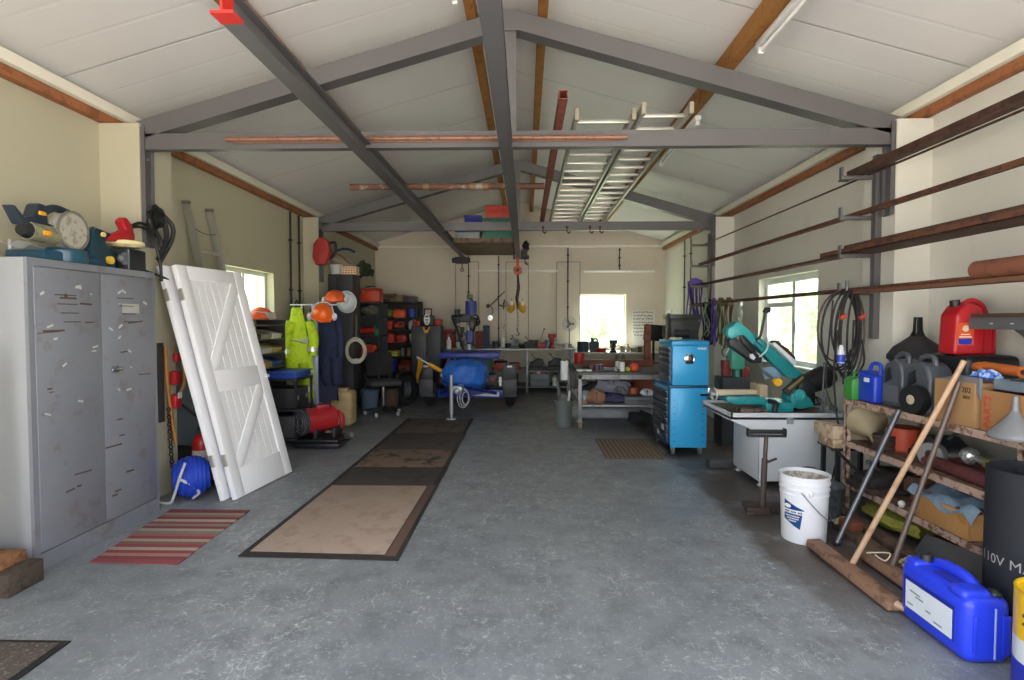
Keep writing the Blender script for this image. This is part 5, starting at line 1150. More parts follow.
# ---- drill press / engine on blue column behind trailer
t = T('drill_press', 'blue and black pillar drill with a long lever above the trailer', 'drill press', (-1.08, 10.7, 0))
def W(px, py, Y=10.7): v = P(px, py, Y); return v
CB = M('#36438c', .45); 
t.p('column', MB().cyl(W(469, 392), W(469, 300), .05, seg=16), M('#b7bbc0', .3, .6), world=True)
t.p('base', MB().b(-1.3, -.85, 10.5, 10.95, 0, .06, bev=.01), M('#2b2c30', .5), world=True)
c = W(471, 308); t.p('motor', MB().cyl(c+Vector((0, 0, -.13)), c+Vector((0, 0, .13)), .11, seg=20).cyl(c+Vector((0, 0, .13)), c+Vector((0, 0, .17)), .06, .03), CB, world=True, label='blue motor')
c = W(470, 337); t.p('gearbox', MB().box(c, (.14, .18, .26), bev=.03), CB, world=True, label='blue gearbox')
c = W(462, 318); t.p('head', MB().box(c+Vector((.03, 0, 0)), (.3, .2, .16), bev=.03).cyl(c+Vector((-.08, -.1, -.1)), c+Vector((-.08, -.1, .16)), .05), M('#3f4247', .5, .3), world=True)
c = W(465, 327); t.p('chuck', MB().cyl(c+Vector((-.05, -.05, .0)), c+Vector((-.05, -.05, -.2)), .045, .02).sph(c+Vector((.14, -.05, .05)), (.07, .06, .16), 12, noise=.1), M('#4a4441', .4, .5), world=True)
c = W(458, 311); t.p('lamp_head', MB().sph(c, .055, 12), M('#c7cacc', .3, .3), world=True, label='pale round cap')
t.p('lever', MB().tube([W(452, 316, 10.45), W(458, 332, 10.45), W(468, 362, 10.45)], .028, 8), BLACK, world=True)
t.p('lever_arm', MB().tube([W(452, 316, 10.45), W(462, 316, 10.6)], .022, 8), BLACK, world=True)
c = W(470, 298); t.p('cap', MB().box(c+Vector((0, 0, .02)), (.12, .1, .1), bev=.03), M('#4f6e3d', .5), world=True, label='green top fitting')
m = MB()
for k in range(5): m.torus(W(473+(k % 2)*2, 318+k*1.5), .09-.008*k, .012, (PI/2, k*.3, .3*k), 18, 6)
t.p('cable', m, BLACK, world=True)
c = W(476, 322); t.p('hand_wheel', MB().torus(c, .075, .012, (PI/2-.5, .3, 0), 20, 6).cyl(c, W(470, 322), .014), BLACK, world=True)
c = W(459, 326); t.p('feed_lever', MB().cyl(c, W(453, 333), .01).sph(W(453, 333), .022, 8).cyl(c, W(466, 335), .01).sph(W(466, 335), .022, 8), M('#2a2a2c', .4), world=True)
c = W(463, 341); t.p('work_table', MB().box(c, (.26, .22, .03), bev=.006).cyl(c+Vector((0, 0, -.1)), c, .03), M('#5c6066', .4, .4), world=True)
# ---- trailer
t = T('trailer', 'small blue two-wheeled trailer parked at the back on the floor mats', 'trailer', (-.93, 9.5, 0))
TB = M('#1c2c8c', .4, hex2='#182678', amt=.3)
t.p('deck', MB().b(-1.42, -.42, 9.2, 10.1, .86, .93, bev=.01), TB, world=True)
t.p('side_rail', MB().b(-1.42, -.42, 9.16, 9.2, .84, .92, bev=.005), TB, world=True)
t.p('axle', MB().b(-1.50, -.38, 9.42, 9.5, .22, .3, bev=.01), TB, world=True)
t.p('cross_member', MB().b(-1.42, -.36, 9.1, 9.17, .2, .33, bev=.01), TB, world=True)
for s, x in ((1, -.62), (-1, -1.28)): t.p('upright', MB().b(x-.03+(.0 if s < 0 else -.08), x+.03+(.0 if s < 0 else -.08), 9.4, 9.46, .3, .86), TB, world=True)
t.p('drawbar', MB().tube([(-1.38, 9.12, .27), (-1.08, 8.25, .5)], .03, 6).tube([(-.46, 9.12, .27), (-1.06, 8.25, .5)], .03, 6), TB, world=True)
for x, s in ((-1.62, -1), (-.25, 1)):
    w_ = t.p('wheel', MB().torus((x, 9.5, .27), .19, .082, (0, PI/2, 0), 30, 12).cyl((x-.075, 9.5, .27), (x+.075, 9.5, .27), .18, seg=28), RUBBER, world=True)
    t.p('rim', MB().cyl((x-s*.05-.03, 9.5, .27), (x-s*.05+.03, 9.5, .27), .13, seg=20), M('#8d8f92', .4, .5), parent=w_, world=True)
    pts = [(9.5+.32*math.cos(a), .27+.32*math.sin(a)) for a in [PI*k/10-.1 for k in range(12)]]
    inn = [(9.5+.305*math.cos(a), .27+.305*math.sin(a)) for a in [PI*k/10-.1 for k in range(12)]][::-1]
    g_ = t.p('mudguard', MB().prism(pts+inn, x-.115, x+.115, 'x').b(x-.115, x+.115, 9.1, 9.18, .24, .5, bev=.01), M('#38393c', .5), world=True)
    t.p('front_box', MB().b(x-.115, x+.115, 9.1, 9.24, .5, .74, bev=.015), M('#2f3032', .5), world=True)
    t.p('reflector', MB().b(x-.04, x+.04, 9.088, 9.1, .70, .73), M('#c9cbd0', .3), world=True)
t.p('lamp', MB().sph((-.52, 9.05, .5), (.03, .03, .035), 10), M('#c9503a', .4), world=True)
t.p('lamp', MB().sph((-.62, 9.05, .5), (.025, .03, .03), 10), M('#d8c4b4', .4), world=True)
t.p('lamp', MB().sph((-1.36, 9.05, .5), (.025, .03, .03), 10), M('#c9503a', .4), world=True)
t.p('light_board', MB().b(-1.4, -.46, 9.07, 9.1, .42, .58, bev=.005), M('#23252c', .5), world=True)
t.p('number_panel', MB().b(-.42, -.38, 9.04, 9.06, .4, .55), M('#cfd2d0', .5), world=True)
t.p('side_marker', MB().prism([(-.85, .235), (-.42, .22), (-.42, .29), (-.48, .30)], 9.085, 9.1, 'y'), M('#c5c9d2', .4), world=True, label='white painted flash')
# jockey stand
t.p('jockey_leg', MB().cyl((-1.085, 8.2, .09), (-1.085, 8.2, .66), .028, seg=14).cyl((-1.085, 8.2, .02), (-1.085, 8.2, .3), .018).box((-1.085, 8.2, .012), (.13, .13, .024), bev=.006), M('#aeb1b3', .35, .5), world=True)
t.p('coupling', MB().box((-1.0, 8.3, .45), (.16, .26, .1), bev=.03).sph((-1.0, 8.18, .43), .05, 12), M('#b9bcc4', .35, .5), world=True)
m = MB()
for k in range(3): m.torus((-.93+.02*k, 8.35, .30), .085-.015*k, .009, (PI/2, 0, .25*k), 24, 6, sy=1.7)
t.p('breakaway_cable', m, M('#b4b8bf', .4, .3), world=True)
# tarpaulin bundle
def tarp(u, v):
    a = 2*PI*u; b = PI*(v-.5)
    k = 1+.035*math.sin(5*a+3*b)+.03*math.sin(9*a-4*b)+.02*math.cos(13*b+a)
    x, y, z = math.cos(b)*math.cos(a), math.cos(b)*math.sin(a), math.sin(b)
    sg = lambda q_, e: math.copysign(abs(q_)**e, q_)
    return Vector((-.945+.36*sg(x, .8)*k, 8.75+.30*sg(y, .9)*k, .61+.235*sg(z, .8)*k))
m = MB().grid(tarp, 48, 28); bmesh.ops.remove_doubles(m.bm, verts=m.bm.verts, dist=.0005)
t = T('tarpaulin_bundle', 'bright blue tarpaulin wrapped bundle on the trailer drawbar', 'tarpaulin', (-1.0, 8.75, .4)); t.p('cover', m, M('#2467c4', .55, hex2='#1f5ab2', amt=.4, sc=5, bump=.4), world=True)
t.p('tie', MB().tube(smooth_pts([(-1.3, 8.5, .52), (-1.05, 8.43, .44), (-.75, 8.5, .47), (-.66, 8.7, .5)], 5), .007, 6), M('#173f86', .6), world=True)
t = T('rotary_flag', 'yellow flag-shaped cover on a white rod beside the blue tarpaulin', 'flag', (-1.6, 8.9, .55))
t.p('flag', MB().grid(lambda u, v: Vector((-1.72+.10*u*(1-v*.75)+.015*math.sin(v*6), 8.85+.03*math.sin(u*4+v*3), .9-.40*v-.05*u)), 6, 10, .01), M('#e0a21a', .6), world=True)
t.p('rod', MB().cyl((-1.72, 8.85, .88), (-1.28, 8.8, .64), .012), M('#d8dad8', .4), world=True)
t.p('sleeve', MB().cyl((-1.52, 8.83, .77), (-1.32, 8.8, .665), .03), M('#dfa01e', .5), world=True)
t.p('cap', MB().sph((-1.30, 8.8, .6), .04, 10), M('#dcdfe3', .3), world=True)
# ---- steel work table
t = T('work_table', 'grey steel work table on castors in the middle of the back area', 'table', (1.3, 8.4, 0))
tx0, tx1, ty0, ty1, tz = .715, 2.08, 7.5, 9.3, .765
TS = M('#8a8b8b', .45, .3, hex2='#6f6d6a', amt=.35, sc=5)
t.p('top', MB().b(tx0, tx1, ty0, ty1, tz-.03, tz, bev=.004), M('#5d5d5e', .5, .3, hex2='#4c4743', amt=.4), world=True)
t.p('apron_rail', MB().b(tx0, tx1, ty0, ty0+.012, tz-.09, tz-.03).b(tx0, tx0+.012, ty0+.012, ty1, tz-.09, tz-.03), TS, world=True)
t.p('lower_shelf', MB().b(tx0+.03, tx1-.03, ty0+.02, ty1-.02, .30, .33, bev=.003), TS, world=True)
for x in (tx0, tx1-.05):
    for y in (ty0, ty1-.05):
        l_ = t.p('leg', MB().b(x, x+.05, y, y+.05, .11, tz-.03, bev=.003).b(x-.02, x+.07, y-.02, y+.07, .1, .112), TS, world=True)
        t.p('caster', MB().cyl((x+.005, y+.025, .045), (x+.045, y+.025, .045), .045, seg=18).b(x, x+.05, y, y+.05, .05, .1), M('#7c6a52', .6), parent=l_, world=True)
bh = M('#7c4432', .7, hex2='#5f3428', amt=.45, sc=5)
m = MB().b(.86, 1.93, 8.42, 8.54, .767, .777).b(.86, 1.93, 8.42, 8.54, .860, .870).b(.86, 1.93, 8.475, 8.485, .777, .860)
solo('steel_beam', 'rusty red-brown I-beam lying across the steel work table', 'steel beam', m, bh, (1.3, 8.48, .767), world=True)
solo('steel_post', 'upright rusty square post rising from the right end of the rusty I-beam', 'steel beam', MB().b(1.80, 1.89, 8.44, 8.52, .871, 1.40, bev=.004), bh, (1.84, 8.48, .871), world=True)
TT = 'on the front edge of the steel work table'
tab = [
 ('paper_pad', 'white and green paper pad %s' % TT, 'pad', 'book', 584, 7.75, .2, .14, .02, '#d8dcd2', '#8aa284'),
 ('spray_can', 'dark spray can %s, nearest the pad' % TT, 'spray can', 'spray', 591.5, 7.8, .06, .06, .10, '#4b4f49', '#202020'),
 ('small_jar', 'dark red capped jar %s' % TT, 'jar', 'tin', 597, 7.75, .07, .07, .09, '#5c3a44', '#c9c9cb'),
 ('small_jar', 'violet-grey capped jar %s' % TT, 'jar', 'tin', 601, 7.8, .07, .07, .09, '#4c4560', '#d8d8d8'),
 ('tool_box', 'low dark case %s, middle' % TT, 'case', 'case', 610, 7.8, .2, .12, .04, '#4f4f50', '#7b7b7c'),
 ('white_cup', 'tall white cup %s' % TT, 'cup', 'tin', 622.5, 7.7, .065, .065, .13, '#e6e6e3', '#d8d8d6'),
]
for nm, lab, cat, shp, px, Y, w, d, h, c, c2 in tab: itm(nm, lab, cat, shp, onb(px, Y, 0), Y, tz+.001, w, d, h, M(c, .5), M(c2, .5))
for px, r_, c, lab in ((628, .034, '#a4b03a', 'small yellow-green ball on the steel work table'), (634.5, .058, '#e0552d', 'orange ball on the steel work table')):
    x = onb(px, 7.68, 0)
    t = T('ball', lab, 'ball', (x, 7.68, tz+.001)); t.p('ball', MB().sph((0, 0, r_), r_, 20), M(c, .5)); t.p('seam', MB().torus((0, 0, r_), r_*.99, r_*.05, (0, .4, 0), 24, 5), M(c, .4, var=.3))
TL = 'on the work table lower shelf'
low = [
 ('white_cloth', 'crumpled white cloth %s' % TL, 'cloth', 'bundle', 588, 7.75, .3, .25, .16, '#b9c0cc'),
 ('wicker_bundle', 'orange-brown mesh bundle %s' % TL, 'bundle', 'bundle', 596, 7.64, .26, .2, .2, '#8c6650'),
 ('navy_cloth', 'dark violet cloth roll %s' % TL, 'cloth', 'bundle', 612, 7.72, .42, .22, .14, '#3a3655'),
 ('grey_sack', 'pale lilac-grey sack heaped high %s' % TL, 'sack', 'bundle', 613, 8.1, .5, .3, .34, '#8e8d9c'),
 ('grey_tray', 'grey flat case %s at the tool chest end' % TL, 'case', 'case', 641, 7.72, .48, .28, .1, '#5f656a'),
 ('white_rag', 'white rag over the grey flat case %s' % TL, 'rag', 'bundle', 647, 7.68, .18, .14, .1, '#cfd2da'),
 ('brown_drum', 'rust-brown drum %s' % TL, 'drum', 'tin', 646, 8.15, .38, .38, .34, '#7a3d28'),
 ('black_machine', 'black machine %s behind the white cloth' % TL, 'machine', 'machine', 592, 8.2, .4, .3, .3, '#26262a'),
 ('dark_case', 'dark brown case %s behind the violet cloth roll' % TL, 'case', 'case', 627, 8.3, .34, .3, .2, '#332b28'),
]
for nm, lab, cat, shp, px, Y, w, d, h, c in low:
    z = .331 + (.1 if nm == 'white_rag' else 0)
    itm(nm, lab, cat, shp, onb(px, Y, 0), Y, z, w, d, h, M(c, .75), M('#4a4645', .6))
solo('pale_duct', 'long pale grey duct lying on the floor under the steel work table', 'duct', MB().b(.80, 1.9, 8.3, 8.6, .0, .17, bev=.05, seg=3), M('#a3a5a9', .5), (1.3, 8.4, 0), world=True)
solo('dark_offcut', 'dark metal offcut on the floor under the tool chest end of the table', 'offcut', MB().box((0, 0, .07), (.3, .12, .14), (0, .1, .4), bev=.02).box((.12, .05, .1), (.2, .08, .06), (0, .4, .2), bev=.01), M('#2c2b2c', .7), (1.62, 7.95, .02))
# boots and bin left of the table
t = T('metal_bin', 'grey-green bin of offcuts on the floor at the left end of the steel work table', 'bin', (.53, 7.72, 0)); t.o.scale = (.82, .82, 1)
t.p('pail', MB().lathe([(0, 0), (.125, 0), (.16, .36), (.168, .37), (.16, .35), (.15, .3)], seg=24), M('#6d7471', .5, .2)); t.p('handle', MB().torus((0, 0, .33), .165, .006, (PI/2-.5, 0, .4), 22, 5), STEEL)
t.p('offcut', MB().cyl((-.04, 0, .2), (-.1, .05, .66), .025).cyl((.05, .02, .2), (.08, .02, .58), .02).box((0, -.02, .38), (.15, .12, .18), (.2, .3, .1), bev=.02), M('#585a55', .6)); t.p('offcut', MB().cyl((.06, -.05, .2), (.1, -.1, .5), .018), M('#cfd0cc', .5), label='pale stick in the bin')
t = T('paper_roll', 'white paper roll hanging at the left end of the steel work table', 'paper roll', (.56, 7.95, .62)); t.p('roll', MB().cyl((0, 0, 0), (0, 0, .27), .055, seg=20), M('#e1e3e2', .7)); t.p('core', MB().cyl((0, 0, -.01), (0, 0, .28), .02), M('#7b6650', .7)); t.p('hanger', MB().tube([(0, 0, .28), (.04, .02, .3), (.165, .02, .14)], .008, 6), BLACK)
itm('red_tin', 'red tin on the far end of the steel work table', 'tin', 'tin', .88, 9.1, tz+.001, .16, .16, .17, cR, M('#8d1f1d', .5))
# monitor and black bin behind the chest
t = T('black_monitor', 'tilted black screen behind the blue tool chest beside the rusty post', 'monitor', (2.06, 9.0, .767))
t.p('screen', MB().box((0, 0, .50), (.34, .05, .26), (.1, .08, .3), bev=.015), BLACK); t.p('stand', MB().cyl((0, .03, .02), (0, .03, .42), .02).box((0, .03, .012), (.22, .16, .02), bev=.004), BLACK); t.p('base_block', MB().box((.2, .03, .52), (.14, .08, .2), bev=.02), M('#54443a', .6))
t = T('black_crate', 'ribbed black crate standing high behind the blue tool chest', 'crate', (2.02, 7.2, 0)); t.o.scale = (.74, .74, 1)
t.p('stand', MB().b(-.2, .2, -.2, .2, 0, 1.1, bev=.01), M('#3a3b3f', .6)); t.p('crate', MB().b(-.26, .2, -.2, .2, 1.1, 1.5, bev=.02), BLACK)
m = MB()
for k in range(4): m.b(-.265, .205, -.206, -.2, 1.14+.09*k, 1.17+.09*k, bev=.002)
m.b(-.29, .23, -.23, .23, 1.48, 1.54, bev=.01).cyl((-.2, -.21, 1.3), (.05, -.21, 1.3), .05)
t.p('rim', m, M('#232326', .4)); 
# ---- extra small goods
more = [
 ('grey_jug', 'blue-grey jug %s beside the metal cupboard' % SB2, 'jug', 'jug', 441, 11.7, .891, .18, .15, .2, '#7b8794', '#39404a'),
 ('cable_coil', 'black cable coil %s between grinder and green sander' % SB2, 'coil', 'coil', 522, 11.5, .891, .14, .14, .08, '#1e1e20', '#3b3b3d'),
 ('spray_can', 'white spray can %s between tall white bottle and grinder' % SB2, 'spray can', 'spray', 511.5, 11.85, .891, .07, .07, .2, '#d7d9d8', '#2b2b2b'),
 ('spray_can', 'blue spray can %s behind the red tray' % SB2, 'spray can', 'spray', 546.5, 11.85, .891, .07, .07, .2, '#4a6c96', '#d0d0d0'),
 ('oil_tin', 'brown square-shouldered tin %s left of the red vise' % SB2, 'tin', 'tin', 536.5, 11.9, .891, .1, .1, .16, '#6a4b35', '#a9a59b'),
 ('white_jar', 'small white jar %s at the foot of the wire fan' % SB2, 'jar', 'tin', 566, 11.5, .891, .08, .08, .1, '#d8d8d3', '#8d8d8a'),
 ('white_bottle', 'small white bottle %s under the trailer deck line' % UB, 'bottle', 'bottle', 438.5, 11.5, .452, .09, .09, .24, '#cfd8da', '#8aa0b5'),
 ('spanner_roll', 'tan tool roll on the work table lower shelf front, left end', 'tool roll', 'coil', 583, 7.62, .331, .16, .1, .06, '#8d7a5c', '#3b342a'),
 ('steel_scrap', 'shiny steel scrap heap behind the violet roll, work table lower shelf', 'scrap', 'bundle', 620, 7.95, .331, .22, .2, .2, '#77797c', '#34363a'),
 ('orange_tub', 'small orange tub on the work table lower shelf near the chest', 'tub', 'tin', 634, 7.9, .331, .12, .12, .2, '#a8532f', '#5c2f20'),
 ('teal_case', 'dark teal case at the back of the work table lower shelf', 'case', 'case', 606, 8.6, .331, .3, .25, .24, '#2c4a4c', '#1c2b2c'),
 ('white_jar', 'white lidded jar behind the tall white cup on the work table', 'jar', 'tin', 618, 8.1, tz+.001, .08, .08, .11, '#dcdcd8', '#bcbcb8'),
 ('grey_pot', 'small grey pot on the work table between dark case and cups', 'pot', 'tin', 615.5, 7.72, tz+.001, .05, .05, .06, '#8b8f90', '#55585a'),
]
for nm, lab, cat, shp, px, Y, z, w, d, h, c, c2 in more: itm(nm, lab, cat, shp, onb(px, Y, 0), Y, z, w, d, h, M(c, .5), M(c2, .5))
t = T('rail_trolley', 'dark trolley and hanging straps at the end of the centre hoist rail', 'trolley', (xb+.15, 10.7, 2.6))
t.p('frame', MB().box((xb+.13, 10.7, 2.72), (.12, .3, .16), bev=.02).cyl((xb+.08, 10.7, 2.66), (xb+.22, 10.7, 2.66), .04), M('#3f3836', .6), world=True)
t.p('strap', MB().sph((xb+.16, 10.65, 2.86), (.07, .12, .09), 12, noise=.25), M('#2f2b2d', .8), world=True)
t.p('hook', MB().tube(smooth_pts([(xb+.14, 10.7, 2.64), (xb+.15, 10.7, 2.55), (xb+.19, 10.7, 2.52), (xb+.17, 10.7, 2.56)], 4), .012, 6), M('#3b5a78', .5), world=True)
# ================================================================== RIGHT SIDE
# ---- blue roller cabinet and top chest
CBL = M('#38a6de', .32, .05, var=.04, sc=4); CBD = M('#1d4f74', .4, .2); DRW = M('#4b5660', .35, .5, var=.06)
x0, x1, y0, y1 = 1.562, 1.968, 6.07, 6.84
t = T('roller_cabinet', 'bright blue wheeled tool cabinet standing under the smaller blue top chest', 'tool cabinet', ((x0+x1)/2, (y0+y1)/2, 0))
t.p('body', MB().b(x0+.012, x1, y0, y1, .085, .735, bev=.008), CBL, world=True)
t.p('side_panel', MB().b(x0+.085, x1-.08, y0-.004, y0+.002, .12, .71, bev=.002), CBL, world=True)
m = MB()
for k in range(7):
    for xx in (x0+.05, x1-.045): m.b(xx-.008, xx+.008, y0-.003, y0+.001, .15+.075*k, .158+.075*k)
t.p('louvre', m, CBD, world=True)
t.p('front_frame', MB().b(x0-.002, x0+.014, y0, y0+.05, .085, .735).b(x0-.002, x0+.014, y1-.05, y1, .085, .735).b(x0-.002, x0+.014, y0, y1, .085, .12), CBD, world=True)
zs = [.125, .225, .325, .40, .475, .55, .625, .70]
for a, b_ in zip(zs, zs[1:]):
    d = t.p('drawer', MB().b(x0-.012, x0+.01, y0+.055, y1-.055, a+.004, b_-.004, bev=.003), DRW, world=True)
    t.p('pull', MB().b(x0-.022, x0-.012, y0+.06, y1-.06, b_-.016, b_-.006, bev=.003), CHROME, parent=d, world=True)
t.p('top_rim', MB().b(x0-.006, x1+.012, y0-.008, y1+.005, .735, .762, bev=.006), CBD, world=True)
t.p('push_handle', MB().tube([(x1+.0, y0+.02, .66), (x1+.05, y0-.02, .66), (x1+.05, y1+.0, .66)], .014, 8).cyl((x1-.08, y0-.03, .665), (x1+.02, y0-.03, .665), .012), BLACK, world=True)
t.p('bracket', MB().box((x1+.02, y0-.02, .70), (.05, .03, .09), bev=.01), CHROME, world=True)
for x in (x0+.05, x1-.06):
    for y in (y0+.05, y1-.05):
        c_ = t.p('caster', MB().cyl((x-.016, y, .036), (x+.016, y, .036), .036, seg=18), M('#5a5d60', .5), world=True); t.p('fork', MB().b(x-.022, x+.022, y-.02, y+.02, .05, .086), GALV, parent=c_, world=True)
t.p('sticker', MB().b(x0-.0135, x0-.0115, y0+.18, y0+.3, .24, .31).b(x0-.0135, x0-.0115, y0+.4, y0+.48, .15, .21), M('#d6d2ce', .5), world=True, label='white stickers on the lower drawers')
x0, x1, y1 = 1.585, 1.985, 6.66
t = T('top_chest', 'smaller bright blue tool chest standing on the roller cabinet', 'tool chest', ((x0+x1)/2, (y0+y1)/2, .763))
t.p('body', MB().b(x0+.01, x1, y0+.01, y1, .763, 1.19, bev=.006), CBL, world=True)
t.p('lid', MB().b(x0-.002, x1+.003, y0+.006, y1+.003, 1.19, 1.245, bev=.01), M('#3095cc', .32, .05, var=.04), world=True)
zs = [.79, .86, .93, .995, 1.055, 1.115, 1.175]
for a, b_ in zip(zs, zs[1:]):
    d = t.p('drawer', MB().b(x0-.012, x0+.012, y0+.05, y1-.04, a+.003, b_-.003, bev=.003), DRW, world=True)
    t.p('pull', MB().b(x0-.02, x0-.012, y0+.055, y1-.045, b_-.014, b_-.005, bev=.003), CHROME, parent=d, world=True)
xc = (x0+x1)/2-.01
t.p('carry_handle', MB().torus((xc, y0+.005, 1.05), .05, .009, (PI/2, 0, 0), 24, 8).lathe([(0, 0), (.048, 0), (.04, .008), (0, .012)], (xc, y0+.012, 1.05), (PI/2, 0, 0)), CHROME, world=True, label='round chrome carry handle')
t.p('recess', MB().b(xc-.042, xc+.042, y0-.004, y0+.008, .998, 1.03, bev=.003), BLACK, world=True)
m = MB()
for k, w in enumerate((.012, .008, .013, .009, .012, .008)): m.b(x1-.118+k*.016, x1-.118+k*.016+w, y0+.003, y0+.011, 1.152, 1.172)
pl_ = t.p('name_strip', m, WHITE, world=True, label='row of small white letters')
m = MB().sph((1.66, 6.3, 1.262), (.05, .03, .02), 10).cyl((1.63, 6.2, 1.258), (1.75, 6.32, 1.266), .012)
solo('work_gloves', 'pale scrap of cloth and wire lying on the blue top chest lid', 'cloth', m, M('#c9c3ae', .8), (1.68, 6.25, 1.246), world=True)
# ---- slings hanging from the low bars
def ribbon(label, name, px, y0_, y1_, Y, mat, n=3, w=.03, amp=.03, seed=1):
    r2 = random.Random(seed); a = P(px, y0_, Y); b_ = P(px, y1_, Y)
    t = T(name, label, 'sling', (a.x, Y, b_.z)); 
    for k in range(n):
        ph = r2.uniform(0, 6); dx = (k-(n-1)/2)*w*1.1; dy = r2.uniform(-.05, .05)
        def fn(u, v, ph=ph, dx=dx, dy=dy, k=k):
            s = amp*math.sin(ph+v*7)*(.3+v)
            return Vector((a.x+dx+s+(u-.5)*w*(1+.3*math.sin(v*9+ph)), Y+dy*(1-(1-v)**2)+.03*math.sin(v*6+ph+u), a.z+.02+(b_.z-a.z)*v*r2_[k]))
        r2_ = [r2.uniform(.82, 1) for _ in range(n)]
        t.p('strand', MB().grid(fn, 3, 22, .006), mat, world=True)
    t.p('knot', MB().sph((a.x, Y, a.z+.01), (w*n*.55, .05, .06), 12, noise=.2), mat, world=True)
    return t
PUR = M('#6b4bb0', .55, hex2='#573a98', amt=.4)
ribbon('thick bunch of purple lifting slings hanging from the bar end beside the black crate', 'lifting_sling', 695, 283, 352, 8.75, PUR, 8, .026, .035, 3)
ribbon('single purple sling hanging between the green and olive slings', 'lifting_sling', 714, 303, 348, 8.0, PUR, 3, .024, .025, 5)
ribbon('pale green rope sling hanging beside the thick purple bunch', 'rope_sling', 706, 303, 340, 8.2, M('#93ad97', .7), 2, .022, .05, 7)
ribbon('olive green slings hanging right of the single purple one', 'lifting_sling', 721, 303, 350, 7.7, M('#55582f', .8), 5, .022, .02, 9)
ribbon('dark brown slings hanging behind the green saw head', 'lifting_sling', 729, 303, 350, 7.4, M('#54432f', .8), 5, .02, .02, 11)
ribbon('dark slings hanging behind the pale green rope', 'lifting_sling', 709, 304, 352, 8.45, M('#2c2a33', .8), 5, .03, .02, 13)
ribbon('white steel cables hanging just above the green saw head', 'cable', 740, 304, 332, 7.0, M('#c3c6c4', .4, .4), 4, .012, .02, 15)
# ---- wall drill machine behind the saw
t = T('bench_drill', 'small teal and red drill machine behind the saw by the window', 'drill', (2.45, 6.7, 0))
def W2(px, py, Y=6.7): return P(px, py, Y)
t.p('stand', MB().b(2.3, 2.62, 6.55, 6.85, 0, .80, bev=.01), M('#3b3d40', .6), world=True)
t.p('column', MB().cyl((2.5, 6.72, .8), (2.5, 6.72, 1.42), .03), STEEL, world=True)
c = W2(735, 358); t.p('head', MB().box(c, (.16, .22, .26), bev=.03).cyl(c+Vector((.02, -.02, -.12)), c+Vector((.02, -.02, -.28)), .035), M('#4aa08b', .45), world=True)
c = W2(726, 367); t.p('motor', MB().cyl(c+Vector((0, 0, -.1)), c+Vector((0, 0, .08)), .06), M('#8c2f2c', .5), world=True)
c = W2(744, 372); t.p('belt_guard', MB().box(c, (.1, .14, .12), bev=.02), M('#7a2b27', .5), world=True)
c = W2(727, 352); t.p('hand_wheel', MB().torus(c, .06, .008, (PI/2, .3, 0), 18, 6), STEEL, world=True)
t.p('lamp_cable', MB().tube(smooth_pts([W2(738, 318), W2(744, 330), W2(738, 338), W2(727, 352), W2(720, 375), W2(718, 395)], 5), .008, 6), M('#b9b5a0', .6), world=True)
# ---- bandsaw
LG = M('#cdd2d6', .45, var=.03, sc=3)
t = T('band_saw', 'teal metal-cutting bandsaw raised on its big pale grey stand', 'bandsaw', (2.35, 5.3, 0))
px0, px1, py0, py1 = 2.05, 2.80, 4.94, 5.52
t.p('pedestal', MB().prism([(px0, .05), (px1, .05), (px1, .60), (1.812, .60), (1.812, .585), (px0, .485)], 4.93, py1, 'y', bev=.008), LG, world=True)
t.p('pedestal_seam', MB().b(px0+.0, px0+.006, 4.926, 4.931, .06, .48), M('#9aa0a6', .5), world=True)
for x, y in ((px0+.04, py0+.04), (px1-.04, py0+.04), (px0+.04, py1-.04), (px1-.04, py1-.04)):
    t.p('foot', MB().cyl((x, y, 0), (x, y, .012), .028).cyl((x, y, .012), (x, y, .05), .01), M('#d7dadd', .35, .5), world=True)
tx0_, tx1_, ty0_, ty1_, tz0, tz1 = 1.81, 2.81, 4.928, 5.72, .597, .655
# open coolant tray with sloping skirt
m = MB(); th = .012
outer = [(tx0_, ty0_), (tx1_, ty0_), (tx1_, ty1_), (tx0_, ty1_-.0), (tx0_, ty0_+.30)]
for (ax, ay), (bx, by) in zip(outer, outer[1:]+outer[:1]):
    d = Vector((bx-ax, by-ay, 0)); n = Vector((-d.y, d.x, 0)).normalized()*th
    m.raw([(ax, ay, tz0), (bx, by, tz0), (bx+n.x, by+n.y, tz0), (ax+n.x, ay+n.y, tz0), (ax, ay, tz1), (bx, by, tz1), (bx+n.x, by+n.y, tz1), (ax+n.x, ay+n.y, tz1)], [(0, 1, 5, 4), (1, 2, 6, 5), (2, 3, 7, 6), (3, 0, 4, 7), (4, 5, 6, 7), (0, 3, 2, 1)])
m.prism(outer, tz0-.012, tz0+.02, 'z')
t.p('tray', m, LG, world=True)
